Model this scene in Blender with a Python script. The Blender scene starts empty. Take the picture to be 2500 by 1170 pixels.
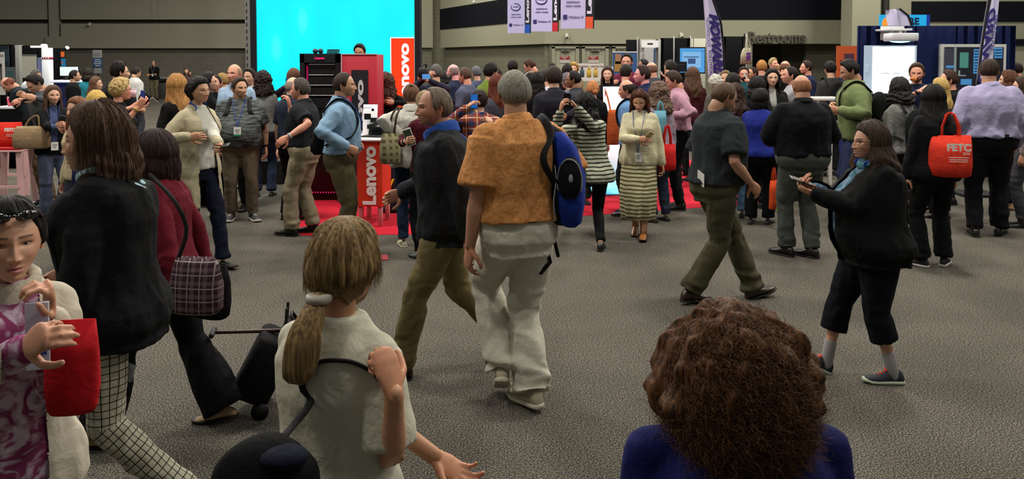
import bpy, math, random
import numpy as np
from mathutils import Vector, Matrix
from mathutils.bvhtree import BVHTree

# ---------------------------------------------------------------- camera, world, lights, exposure
SC = bpy.context.scene
COL = bpy.data.collections.new('hall')      # linked to the scene at the very end, so that mesh evaluation stays quick
F = 2014.0; CH = 1.9; PITCH = math.radians(2.5); PY0 = 233.0
cam_d = bpy.data.cameras.new('camera')
cam_d.sensor_width = 36; cam_d.lens = F * 36 / 2500
cam_d.shift_y = -(585 - PY0) / 2500
cam_d.clip_start = 0.05; cam_d.clip_end = 300
cam = bpy.data.objects.new('camera', cam_d); COL.objects.link(cam)
cam.location = (0, 0, CH); cam.rotation_euler = (math.pi / 2 - PITCH, 0, 0)
SC.camera = cam
SC.view_settings.view_transform = 'Standard'
SC.view_settings.look = 'None'
SC.view_settings.gamma = 1
SC.view_settings.use_curve_mapping = False
SC.view_settings.exposure = 0.0

W = bpy.data.worlds.new('hall_air'); SC.world = W; W.use_nodes = True
W.node_tree.nodes['Background'].inputs[0].default_value = (0.96, 1.0, 0.93, 1)
W.node_tree.nodes['Background'].inputs[1].default_value = 0.125

def area(name, loc, size, power, color, rot=(0, 0, 0), sy=None):
    l = bpy.data.lights.new(name, 'AREA'); l.size = size; l.energy = power; l.color = color
    if sy: l.shape = 'RECTANGLE'; l.size_y = sy
    o = bpy.data.objects.new(name, l); o.location = loc; o.rotation_euler = rot; COL.objects.link(o)
    return o
# high-bay lamps of the hall
for lx in (-11, -3.5, 4, 11.5):
    for ly, pw in ((1.5, 215), (8, 545), (15.5, 670), (24, 640), (33, 640)):
        area('high_bay_lamp', (lx, ly, 8.6), 1.1, pw, (1.0, 0.95, 0.86))

def px_dir(px, py):
    xc = (px - 1250) / F; yc = -(py - PY0) / F
    return Vector((xc, math.cos(PITCH) + yc * math.sin(PITCH), -math.sin(PITCH) + yc * math.cos(PITCH)))
def at(px, py, Y):
    v = px_dir(px, py); t = Y / v.y
    return Vector((v.x * t, Y, CH + v.z * t))
def gnd(px, py):
    v = px_dir(px, py); t = -CH / v.z
    return Vector((v.x * t, v.y * t, 0))

# ---------------------------------------------------------------- materials
def lin(c):
    if isinstance(c, str):
        c = c.lstrip('#'); c = [int(c[i:i + 2], 16) / 255 for i in (0, 2, 4)]
        return tuple(((v / 12.92) if v <= 0.04045 else ((v + 0.055) / 1.055) ** 2.4) for v in c) + (1,)
    return tuple(c) + ((1,) if len(c) == 3 else ())
_M = {}
def nd(nt, t, **k):
    n = nt.nodes.new(t)
    for a, b in k.items(): setattr(n, a, b)
    return n
def mat(name, color='#808080', rough=0.7, metal=0.0, emit=None, estr=1.0, spec=0.3, bump=0, bscale=60, alpha=None, trans=0):
    if name in _M: return _M[name]
    m = bpy.data.materials.new(name); m.use_nodes = True; nt = m.node_tree
    b = nt.nodes['Principled BSDF']
    b.inputs['Base Color'].default_value = lin(color); b.inputs['Roughness'].default_value = rough
    b.inputs['Metallic'].default_value = metal; b.inputs['Specular IOR Level'].default_value = spec
    if trans: b.inputs['Transmission Weight'].default_value = trans
    if emit:
        b.inputs['Emission Color'].default_value = lin(emit); b.inputs['Emission Strength'].default_value = estr
    if bump:
        tc = nd(nt, 'ShaderNodeTexCoord'); n = nd(nt, 'ShaderNodeTexNoise'); n.inputs['Scale'].default_value = bscale
        n.inputs['Detail'].default_value = 4
        bp = nd(nt, 'ShaderNodeBump'); bp.inputs['Strength'].default_value = bump; bp.inputs['Distance'].default_value = 0.01
        nt.links.new(tc.outputs['Object'], n.inputs['Vector']); nt.links.new(n.outputs[0], bp.inputs['Height'])
        nt.links.new(bp.outputs[0], b.inputs['Normal'])
    _M[name] = m
    return m
def ramp(nt, src, stops, interp='LINEAR'):
    r = nd(nt, 'ShaderNodeValToRGB'); r.color_ramp.interpolation = interp
    e = r.color_ramp.elements
    while len(e) < len(stops): e.new(0.5)
    for i, (p, c) in enumerate(stops): e[i].position = p; e[i].color = lin(c)
    nt.links.new(src, r.inputs[0]); return r
def mth(nt, op, a, b=None):
    n = nd(nt, 'ShaderNodeMath', operation=op)
    for i, v in enumerate((a, b)):
        if v is None: continue
        if isinstance(v, (int, float)): n.inputs[i].default_value = v
        else: nt.links.new(v, n.inputs[i])
    return n.outputs[0]
def cloth(name, color, pattern=None, c2='#202020', c3=None, scale=30.0, duty=0.5, rough=0.88, attr=None, coarse=1.0):
    """woven cloth: colour, fine weave bump, optional woven-in pattern"""
    if name in _M: return _M[name]
    m = mat(name, color, rough, spec=0.15); nt = m.node_tree; b = nt.nodes['Principled BSDF']
    tc = nd(nt, 'ShaderNodeTexCoord'); obj = tc.outputs['Object']
    nz = nd(nt, 'ShaderNodeTexNoise'); nz.inputs['Scale'].default_value = 22 * coarse; nz.inputs['Detail'].default_value = 6
    nz.inputs['Distortion'].default_value = 0.6
    nt.links.new(obj, nz.inputs['Vector'])
    bp = nd(nt, 'ShaderNodeBump'); bp.inputs['Strength'].default_value = 0.35; bp.inputs['Distance'].default_value = 0.02
    nt.links.new(nz.outputs[0], bp.inputs['Height'])
    mp0 = nd(nt, 'ShaderNodeMapping'); mp0.inputs['Scale'].default_value = (1, 1, .55); nt.links.new(obj, mp0.inputs[0])
    fz = nd(nt, 'ShaderNodeTexNoise'); fz.noise_type = 'RIDGED_MULTIFRACTAL'; fz.inputs['Scale'].default_value = 5.5 * coarse; fz.inputs['Detail'].default_value = 1.5; fz.inputs['Distortion'].default_value = 1.1; fz.inputs['Roughness'].default_value = .35
    nt.links.new(mp0.outputs[0], fz.inputs['Vector'])
    bp2 = nd(nt, 'ShaderNodeBump'); bp2.inputs['Strength'].default_value = 0.55; bp2.inputs['Distance'].default_value = 0.03
    nt.links.new(fz.outputs[0], bp2.inputs['Height']); nt.links.new(bp.outputs[0], bp2.inputs['Normal']); nt.links.new(bp2.outputs[0], b.inputs['Normal'])
    if pattern:
        if attr:
            at_ = nd(nt, 'ShaderNodeAttribute'); at_.attribute_name = attr; vec = at_.outputs['Vector']
        else:
            vec = obj
        sp = nd(nt, 'ShaderNodeSeparateXYZ'); nt.links.new(vec, sp.inputs[0])
        X, Y, Z = sp.outputs
        def band(v, sc, du):
            return mth(nt, 'LESS_THAN', mth(nt, 'FRACT', mth(nt, 'MULTIPLY', mth(nt, 'ADD', v, 10.0), sc)), du)
        mix = nd(nt, 'ShaderNodeMix', data_type='RGBA'); mix.inputs['A'].default_value = lin(color); mix.inputs['B'].default_value = lin(c2)
        if pattern == 'hstripe':
            wob = nd(nt, 'ShaderNodeTexNoise'); wob.inputs['Scale'].default_value = 6; nt.links.new(obj, wob.inputs['Vector'])
            zz = mth(nt, 'ADD', Z, mth(nt, 'MULTIPLY', wob.outputs[0], 0.03))
            nt.links.new(band(zz, scale, duty), mix.inputs['Factor'])
        elif pattern == 'check':
            f = mth(nt, 'MAXIMUM', band(X, scale, duty), band(Z, scale, duty))
            nt.links.new(f, mix.inputs['Factor'])
        elif pattern == 'plaid':
            fx = band(X, scale, duty); fz = band(Z, scale, duty)
            f = mth(nt, 'MULTIPLY', mth(nt, 'ADD', fx, fz), 0.5); nt.links.new(f, mix.inputs['Factor'])
            if c3:
                m2 = nd(nt, 'ShaderNodeMix', data_type='RGBA'); m2.inputs['B'].default_value = lin(c3)
                nt.links.new(mix.outputs['Result'], m2.inputs['A'])
                gx = band(mth(nt, 'ADD', X, 0.3 / scale), scale, 0.08); gz = band(mth(nt, 'ADD', Z, 0.3 / scale), scale, 0.08)
                nt.links.new(mth(nt, 'MAXIMUM', gx, gz), m2.inputs['Factor']); mix = m2
        elif pattern == 'floral':
            v = nd(nt, 'ShaderNodeTexNoise'); v.inputs['Scale'].default_value = scale; v.inputs['Detail'].default_value = 3; v.inputs['Distortion'].default_value = 1.6
            nt.links.new(obj, v.inputs['Vector'])
            r = ramp(nt, v.outputs[0], [(0.45, (0, 0, 0)), (0.6, (1, 1, 1))])
            nt.links.new(r.outputs[0], mix.inputs['Factor'])
        elif pattern == 'heather':
            mp = nd(nt, 'ShaderNodeMapping'); mp.inputs['Scale'].default_value = (0.12, 0.12, 1); nt.links.new(obj, mp.inputs[0])
            v = nd(nt, 'ShaderNodeTexNoise'); v.inputs['Scale'].default_value = scale; v.inputs['Detail'].default_value = 3
            nt.links.new(mp.outputs[0], v.inputs['Vector'])
            r = ramp(nt, v.outputs[0], [(0.42, (0, 0, 0)), (0.58, (1, 1, 1))])
            nt.links.new(r.outputs[0], mix.inputs['Factor'])
        nt.links.new(mix.outputs['Result'], b.inputs['Base Color'])
    return m
def hairmat(color, c2=None, rough=0.5):
    name = 'hair_' + color.strip('#')
    if name in _M: return _M[name]
    m = mat(name, color, .62, spec=0.16); nt = m.node_tree; b = nt.nodes['Principled BSDF']
    l = lin(color)
    tc = nd(nt, 'ShaderNodeTexCoord'); mp = nd(nt, 'ShaderNodeMapping'); mp.inputs['Scale'].default_value = (1, 1, 0.05)
    nt.links.new(tc.outputs['Object'], mp.inputs[0])
    n = nd(nt, 'ShaderNodeTexNoise'); n.inputs['Scale'].default_value = 150; n.inputs['Detail'].default_value = 3
    nt.links.new(mp.outputs[0], n.inputs['Vector'])
    hi = lin(c2) if c2 else tuple(min(1, v * 1.3) for v in l[:3])
    lo = tuple(v * 0.8 for v in l[:3])
    r = nd(nt, 'ShaderNodeValToRGB'); e = r.color_ramp.elements; e[0].position = 0.35; e[0].color = (*lo, 1); e[1].position = 0.7; e[1].color = (*hi[:3], 1)
    nt.links.new(n.outputs[0], r.inputs[0]); nt.links.new(r.outputs[0], b.inputs['Base Color'])
    bp = nd(nt, 'ShaderNodeBump'); bp.inputs['Strength'].default_value = 0.5; bp.inputs['Distance'].default_value = 0.006
    nt.links.new(n.outputs[0], bp.inputs['Height']); nt.links.new(bp.outputs[0], b.inputs['Normal'])
    return m
def skin_material():
    m = mat('skin', '#c08a68', 0.5, spec=0.35); nt = m.node_tree; b = nt.nodes['Principled BSDF']
    a = nd(nt, 'ShaderNodeAttribute'); a.attribute_name = 'Col'
    nt.links.new(a.outputs['Color'], b.inputs['Base Color'])
    b.inputs['Subsurface Weight'].default_value = 0.0
    return m
SKIN = skin_material()

# ---------------------------------------------------------------- numpy noise
_rs = np.random.RandomState(7); _T = _rs.rand(4096)
def vnoise(P, seed=0):
    P = np.asarray(P, float) + 1000.0; I = np.floor(P).astype(np.int64); f = P - I; f = f * f * (3 - 2 * f)
    out = 0
    for dx in (0, 1):
        for dy in (0, 1):
            for dz in (0, 1):
                h = ((I[:, 0] + dx) * 73856093 ^ (I[:, 1] + dy) * 19349663 ^ (I[:, 2] + dz) * 83492791 ^ (seed * 2654435)) & 4095
                w = (f[:, 0] if dx else 1 - f[:, 0]) * (f[:, 1] if dy else 1 - f[:, 1]) * (f[:, 2] if dz else 1 - f[:, 2])
                out = out + w * _T[h]
    return out * 2 - 1
def sstep(x, a, b):
    t = np.clip((x - a) / (b - a + 1e-12), 0, 1); return t * t * (3 - 2 * t)
def npv(v): return np.array(v, float)
def unit(v):
    v = npv(v); n = np.linalg.norm(v); return v / n if n > 1e-9 else npv((0, 0, 1))

# ---------------------------------------------------------------- geometry collector
class G:
    def __init__(s): s.V = []; s.Q = []; s.T = []; s.C = []; s.MI = []; s.n = 0; s.X = []
    def add(s, V, Q=None, T=None, col=None, mi=0):
        V = np.asarray(V, float).reshape(-1, 3)
        Q = np.zeros((0, 4), int) if Q is None else np.asarray(Q, int).reshape(-1, 4)
        T = np.zeros((0, 3), int) if T is None else np.asarray(T, int).reshape(-1, 3)
        s.V.append(V); s.Q.append(Q + s.n); s.T.append(T + s.n)
        if col is None: col = (0.5, 0.5, 0.5)
        col = np.asarray(col, float)
        if col.ndim == 1: col = np.tile(col[:3], (len(V), 1))
        s.C.append(col); s.MI.append((np.full(len(Q), mi), np.full(len(T), mi))); s.n += len(V)
        return s
    def merge(s, g, M=None):
        for V, Q, T, C, mi, off in zip(g.V, g.Q, g.T, g.C, g.MI, np.cumsum([0] + [len(v) for v in g.V])):
            if M is not None: V = V @ np.array(M)[:3, :3].T + np.array(M)[:3, 3]
            s.V.append(V); s.Q.append(Q - off + s.n); s.T.append(T - off + s.n); s.C.append(C); s.MI.append(mi); s.n += len(V)
        return s
    def arrays(s):
        return np.concatenate(s.V), np.concatenate(s.Q), np.concatenate(s.T), np.concatenate(s.C)
    def mesh(s, name, mats, colors=False, smooth=True, sharp=None):
        V, Q, T, C = s.arrays(); me = bpy.data.meshes.new(name)
        me.vertices.add(len(V)); me.vertices.foreach_set('co', V.astype(np.float32).ravel())
        nl = 4 * len(Q) + 3 * len(T); me.loops.add(nl)
        me.loops.foreach_set('vertex_index', np.concatenate([Q.ravel(), T.ravel()]).astype(np.int32))
        me.polygons.add(len(Q) + len(T))
        st = np.concatenate([np.arange(len(Q)) * 4, 4 * len(Q) + np.arange(len(T)) * 3]).astype(np.int32)
        me.polygons.foreach_set('loop_start', st)
        mi = np.concatenate([m[0] for m in s.MI] + [m[1] for m in s.MI]).astype(np.int32)
        for m in (mats if isinstance(mats, (list, tuple)) else [mats]): me.materials.append(m)
        me.polygons.foreach_set('material_index', mi)
        me.polygons.foreach_set('use_smooth', np.full(len(mi), smooth))
        me.update(calc_edges=True)
        if colors:
            a = me.attributes.new('Col', 'FLOAT_COLOR', 'POINT')
            a.data.foreach_set('color', np.concatenate([C, np.ones((len(C), 1))], 1).astype(np.float32).ravel())
        if sharp is not None and smooth: me.set_sharp_from_angle(angle=math.radians(sharp))
        return me
    def build(s, name, mats, parent=None, colors=False, smooth=True, sharp=None):
        me = s.mesh(name, mats, colors, smooth, sharp)
        o = bpy.data.objects.new(name, me); COL.objects.link(o)
        if parent is not None: o.parent = parent
        return o
    # shapes
    def loft(s, R, cap=True, closed=False, col=None, mi=0):
        R = np.asarray(R, float); n, k = R.shape[:2]
        idx = np.arange(n * k).reshape(n, k)
        a = idx[:-1]; b = idx[1:]
        Q = np.stack([a, np.roll(a, -1, 1), np.roll(b, -1, 1), b], -1).reshape(-1, 4)
        if closed:
            a = idx[-1:]; b = idx[:1]
            Q = np.concatenate([Q, np.stack([a, np.roll(a, -1, 1), np.roll(b, -1, 1), b], -1).reshape(-1, 4)])
        V = R.reshape(-1, 3); T = []
        if cap and not closed:
            V = np.concatenate([V, R[0].mean(0)[None], R[-1].mean(0)[None]]); c0 = n * k; c1 = c0 + 1
            i = np.arange(k); j = (i + 1) % k
            T = np.concatenate([np.stack([np.full(k, c0), j, i], 1), np.stack([np.full(k, c1), (n - 1) * k + i, (n - 1) * k + j], 1)])
        return s.add(V, Q, T if len(T) else None, col, mi)
    def tube(s, pts, rad, k=12, ref=(0, 1, 0.01), round_=True, col=None, mi=0, p=2.0):
        P = [npv(q) for q in pts]; R = [(r, r) if np.isscalar(r) else r for r in rad]
        n = len(P); T = []
        for i in range(n):
            a = P[max(0, i - 1)]; b = P[min(n - 1, i + 1)]; T.append(unit(b - a))
        if round_:
            def ext(c, t, r, sgn):
                m = (r[0] + r[1]) / 2 * 0.95; o = []
                for q in (0.55, 0.92): o.append((c + sgn * t * m * q, (r[0] * math.sqrt(1 - q * q), r[1] * math.sqrt(1 - q * q)), t))
                return o
            A = ext(P[0], T[0], R[0], -1)[::-1]; B = ext(P[-1], T[-1], R[-1], 1)
            seq = A + [(P[i], R[i], T[i]) for i in range(n)] + B
        else: seq = [(P[i], R[i], T[i]) for i in range(n)]
        u = None; rings = []
        th = np.arange(k) * 2 * math.pi / k; ct, st = np.cos(th), np.sin(th)
        if p != 2: ct = np.sign(ct) * np.abs(ct) ** (2 / p); st = np.sign(st) * np.abs(st) ** (2 / p)
        for c, r, t in seq:
            w = npv(ref) if u is None else u
            w = w - t * np.dot(w, t)
            if np.linalg.norm(w) < 1e-4: w = np.cross(t, (1, 0.2, 0.1))
            u = unit(w); v = np.cross(t, u)
            rings.append(c + np.outer(ct * r[0], u) + np.outer(st * r[1], v))
        return s.loft(rings, col=col, mi=mi)
    def box(s, c, size, bev=0.0, rotz=0, M=None, col=None, mi=0):
        sx, sy, sz = [v / 2 for v in size]; b = min(bev, sx * .9, sy * .9, sz * .9)
        if b <= 0:
            V = npv([(x, y, z) for z in (-sz, sz) for x, y in ((-sx, -sy), (sx, -sy), (sx, sy), (-sx, sy))])
            Q = [(3, 2, 1, 0), (4, 5, 6, 7), (0, 1, 5, 4), (1, 2, 6, 5), (2, 3, 7, 6), (3, 0, 4, 7)]; T = None
        else:
            rings = []
            def ring(z, e):
                o = []
                for (qx, qy, a0) in ((1, 1, 0), (-1, 1, 90), (-1, -1, 180), (1, -1, 270)):
                    for a in (0, 45, 90):
                        r = math.radians(a0 + a); o.append((qx * (sx - b) + (b - e) * math.cos(r), qy * (sy - b) + (b - e) * math.sin(r), z))
                return o
            b3 = b * 0.3
            for z, e in ((-sz, b), (-sz, b * 0.999), (-sz, b3), (-sz + b3, 0), (sz - b3, 0), (sz, b3), (sz, b * .999)): rings.append(ring(z, min(e, b)))
            g = G(); g.loft(rings[1:]); V, Q, T, _ = g.arrays()
        if rotz: 
            ca, sa = math.cos(rotz), math.sin(rotz); V = V @ npv([[ca, sa, 0], [-sa, ca, 0], [0, 0, 1]])
        if M is not None: V = V @ np.array(M)[:3, :3].T
        V = V + npv(c)
        return s.add(V, Q, T, col, mi)
    def ball(s, c, r, k=16, n=10, M=None, col=None, mi=0):
        r = (r, r, r) if np.isscalar(r) else r; rings = []
        for i in range(1, n):
            a = math.pi * i / n - math.pi / 2
            th = np.arange(k) * 2 * math.pi / k
            rings.append(np.stack([np.cos(th) * math.cos(a) * r[0], np.sin(th) * math.cos(a) * r[1], np.full(k, math.sin(a) * r[2])], 1))
        g = G(); g.loft(rings); V, Q, T, _ = g.arrays(); V[-2] = (0, 0, -r[2]); V[-1] = (0, 0, r[2])
        if M is not None: V = V @ np.array(M)[:3, :3].T
        return s.add(V + npv(c), Q, T, col, mi)

def remesh(g, voxel, smooth=4, fac=0.5):
    V, Q, T, _ = g.arrays()
    me = bpy.data.meshes.new('tmp'); me.from_pydata(V.tolist(), [], Q.tolist() + T.tolist())
    o = bpy.data.objects.new('tmp', me); SC.collection.objects.link(o)
    m = o.modifiers.new('r', 'REMESH'); m.mode = 'VOXEL'; m.voxel_size = voxel; m.adaptivity = 0
    if smooth:
        m2 = o.modifiers.new('s', 'SMOOTH'); m2.factor = fac; m2.iterations = smooth
    dg = bpy.context.evaluated_depsgraph_get()
    ev = o.evaluated_get(dg); em = ev.to_mesh()
    nv = len(em.vertices); npoly = len(em.polygons)
    co = np.empty(nv * 3, np.float32); em.vertices.foreach_get('co', co)
    no = np.empty(nv * 3, np.float32); em.vertices.foreach_get('normal', no)
    li = np.empty(len(em.loops), np.int32); em.loops.foreach_get('vertex_index', li)
    Qn = li.reshape(-1, 4) if len(li) == 4 * npoly else None
    if Qn is None:
        Qn = np.array([list(p.vertices) if len(p.vertices) == 4 else list(p.vertices) + [p.vertices[-1]] for p in em.polygons])
    ev.to_mesh_clear(); bpy.data.objects.remove(o); bpy.data.meshes.remove(me)
    return co.reshape(-1, 3).astype(float), Qn.astype(int), no.reshape(-1, 3).astype(float)

def tag(o, label, cat, group=None, kind=None):
    o['label'] = label; o['category'] = cat
    if group: o['group'] = group
    if kind: o['kind'] = kind
    return o
def struct(o): o['kind'] = 'structure'; return o
def empty(name, loc=(0, 0, 0), rz=0):
    o = bpy.data.objects.new(name, None); COL.objects.link(o); o.location = loc; o.rotation_euler = (0, 0, rz); o.empty_display_size = .1
    return o
def fit_text(s, L, Hh, name, m, par, c, yaw=0, roll=0, mir=False, **k):
    t = text(s, .3, name, m, None, None, **k); v = np.array([q.co[:] for q in t.data.vertices]); mn, mx = v.min(0), v.max(0)
    t.data.transform(Matrix.Translation((-(mn[0] + mx[0]) / 2, -(mn[1] + mx[1]) / 2, 0))); t.data.transform(Matrix.Diagonal((L / (mx[0] - mn[0]), Hh / (mx[1] - mn[1]) * (-1 if mir else 1), 1, 1)))
    t.matrix_local = face_cam(c, yaw, roll); t.parent = par; return t
def text(s, size, name, m, parent=None, M=None, ext=0.002, align='CENTER', bold=0.0, sx=1.0, shear=0.0, yalign='CENTER', space=1.0):
    cu = bpy.data.curves.new('t', 'FONT'); cu.body = s; cu.size = size; cu.extrude = ext; cu.align_x = align; cu.align_y = yalign; cu.offset = bold
    cu.shear = shear; cu.space_character = space; cu.resolution_u = 6
    o = bpy.data.objects.new('t', cu); SC.collection.objects.link(o)
    me = bpy.data.meshes.new_from_object(o.evaluated_get(bpy.context.evaluated_depsgraph_get()))
    bpy.data.objects.remove(o); bpy.data.curves.remove(cu)
    me.materials.clear(); me.materials.append(m)
    if sx != 1: me.transform(Matrix.Diagonal((sx, 1, 1, 1)))
    r = bpy.data.objects.new(name, me); COL.objects.link(r)
    if M is not None: r.matrix_local = M
    if parent is not None: r.parent = parent
    return r
def face_cam(loc, yaw=0, roll=0):
    """matrix that stands text up, reading toward -Y, turned by yaw about Z, rolled in its own plane"""
    return Matrix.Translation(loc) @ Matrix.Rotation(yaw, 4, 'Z') @ Matrix.Rotation(math.pi / 2, 4, 'X') @ Matrix.Rotation(roll, 4, 'Z')
# ---------------------------------------------------------------- head
def head_surf(az, el, sex):
    """points on the head for azimuth (0 = face, + to the person's right) and elevation, metres, centre at eye height"""
    x = np.sin(az) * np.cos(el); y = np.cos(az) * np.cos(el); z = np.sin(el)
    fm = 1.0 if sex == 'f' else 0.0
    X = .077 * x; Y = .097 * y; Z = .114 * z
    t = np.clip(-Z / .114, 0, 1)
    X = X * (1 - (.27 + .07 * fm) * t ** 1.7)
    X = X * (1 + .05 * np.exp(-((Z - .03) / .05) ** 2) * (y < .3))
    back = sstep(-Y, -.01, .03) * sstep(-Z, .015, .095)
    Y = Y * (1 - .5 * back)
    fr = sstep(y, 0.05, .45)
    def g(cx, cz, sx, sz): return np.exp(-((X - cx) / sx) ** 2 - ((Z - cz) / sz) ** 2)
    def g2(cx, cz, sx, sz): return g(cx, cz, sx, sz) + g(-cx, cz, sx, sz)
    d = 0 * X
    d += .030 * np.exp(-((Z + .096) / .03) ** 2) * np.exp(-(X / .05) ** 2)
    d += .010 * np.exp(-((Z + .05) / .04) ** 2) * np.exp(-(X / .05) ** 2)
    npf = np.interp(Z, [-.052, -.046, -.036, -.022, -.004, .014, .03], [0, .006, .0235, .0185, .0115, .005, 0]) * (.88 if fm else 1)
    nw = np.interp(Z, [-.046, -.036, -.02, .014], [.014, .0125, .009, .008])
    d += npf * np.exp(-(X / nw) ** 2)
    d += .007 * g2(.014, -.036, .006, .006)
    d -= .0125 * g2(.031, .001, .018, .0115)
    d -= .006 * g2(.031, .0005, .0125, .0042)
    d += .003 * g2(.031, .0095, .016, .004) + .002 * g2(.031, -.0085, .014, .004)
    d += (.0025 if fm else .006) * g2(.027, .022, .022, .007)
    d += .005 * g2(.045, -.030, .017, .02)
    d -= .004 * g2(.047, -.062, .015, .02)
    d += .006 * g(0, -.0575, .019, .0045) + .0075 * g(0, -.0695, .016, .0055) - .005 * g(0, -.0635, .022, .0017)
    d -= .005 * g(0, -.080, .022, .006)
    d += .004 * g(0, -.097, .02, .012)
    return np.stack([X, Y + d * fr, Z], -1)
def warp_axis(n, full, focus, w):
    """n samples over [-full, full] that crowd round 0 within focus"""
    t = np.linspace(-1, 1, n); return np.sign(t) * (w * np.abs(t) * focus + (1 - w) * np.abs(t) ** 3 * full + w * np.abs(t) ** 3 * (full - focus))
_HC = {}
def head_mesh(sex, lod, skin, lips, brow, brown=True, stubble=0.0, closed=False):
    nu, nv = {0: (150, 118), 1: (76, 60), 2: (36, 30)}[lod]
    az = warp_axis(nu + 1, math.pi, .9, .55)[:-1]; tt = np.linspace(-1, 1, nv)
    el = (np.sign(tt) * (np.abs(tt) * .55 + .45 * np.abs(tt) ** 2.2)) * math.pi / 2 * .995 - .0
    A, E = np.meshgrid(az, el); P = head_surf(A.ravel(), E.ravel(), sex)
    C = np.tile(npv(skin), (len(P), 1)); X, Y, Z = P.T; f = (Y > .03)
    def mixc(w, c):
        nonlocal C; w = np.clip(w, 0, 1)[:, None]; C = C * (1 - w) + npv(c) * w
    def g(cx, cz, sx, sz): return np.exp(-((np.abs(X) - cx) / sx) ** 2 - ((Z - cz) / sz) ** 2) * f
    red = npv(skin) * npv((1.05, .72, .66))
    mixc(.45 * g(.045, -.035, .016, .014), red); mixc(.4 * g(0, -.036, .012, .01), red)
    if stubble: mixc(stubble * sstep(-Z, .045, .07) * f, npv(skin) * .45)
    mw = sstep(.022 - np.abs(X), 0, .006) * sstep(.0125 - np.abs(Z + .0635) - np.abs(X) * .3, 0, .003) * f
    mixc(mw * .85, lips)
    mixc(.8 * g(0, -.0635, .019, .0014), npv(lips) * .3)
    arch = Z - (.0235 - 6 * (np.abs(X) - .03) ** 2)
    bw = sstep(.0045 - np.abs(arch), 0, .003) * sstep(.021 - np.abs(np.abs(X) - .031), 0, .005) * f
    if brown: mixc(bw * .85, brow)
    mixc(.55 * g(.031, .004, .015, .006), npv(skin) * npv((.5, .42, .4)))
    mixc(.9 * sstep(.0022 - np.abs(Z - .0062 + 12 * (np.abs(X) - .031) ** 2), 0, .0015) * sstep(.0135 - np.abs(np.abs(X) - .031), 0, .002) * f, npv((.03, .02, .02)))
    mixc(.8 * g(.0085, -.047, .004, .0022), npv(skin) * .25)
    g_ = G(); idx = np.arange(nu * nv).reshape(nv, nu); a = idx[:-1]; b = idx[1:]
    Q = np.stack([a, np.roll(a, -1, 1), np.roll(b, -1, 1), b], -1).reshape(-1, 4)[:, ::-1]
    V = np.concatenate([P, P[:nu].mean(0)[None], P[-nu:].mean(0)[None]]); i = np.arange(nu); j = (i + 1) % nu
    T = np.concatenate([np.stack([np.full(nu, nu * nv), i, j], 1), np.stack([np.full(nu, nu * nv + 1), (nv - 1) * nu + j, (nv - 1) * nu + i], 1)])
    g_.add(V, Q, T, np.concatenate([C, npv(skin)[None], npv(skin)[None]]))
    for sx in (-1, 1):
        # eyeball
        if lod < 2:
            ge = G(); ge.ball((0, 0, 0), .0125, 20 if lod == 0 else 12, 14 if lod == 0 else 8); V, Q, T, _ = ge.arrays()
            C2 = np.tile(npv((.62, .58, .55)), (len(V), 1)); u = V / .0125; r = np.hypot(u[:, 0], u[:, 2]); fr = u[:, 1] > 0
            C2[(r < .5) & fr] = (.10, .06, .04); C2[(r < .24) & fr] = (.01, .01, .01)
            g_.add(V + npv((sx * .031, .0645, .0008)), Q, T, C2)
        # ear
        ge = G(); ge.ball((0, 0, 0), (.0075, .0175, .031), 16, 10); V, Q, T, _ = ge.arrays()
        V[:, 1] += .004 * np.sign(V[:, 2]) * (V[:, 2] / .03) ** 2
        V[:, 0] += -.3 * V[:, 1] + .35 * np.abs(V[:, 1]); V[:, 1] *= np.where(V[:, 2] < -.012, .7, 1)
        C2 = np.tile(npv(skin) * npv((1, .86, .82)), (len(V), 1)); inner = (np.hypot(V[:, 1] / .011, V[:, 2] / .02) < 1) & (V[:, 0] > 0); V[inner, 0] -= .006; C2[inner] *= .55
        V[:, 0] *= sx; V += npv((sx * .0785, -.008, -.008)); 
        g_.add(V, Q if sx > 0 else Q[:, ::-1], T, C2)
    return g_

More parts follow.
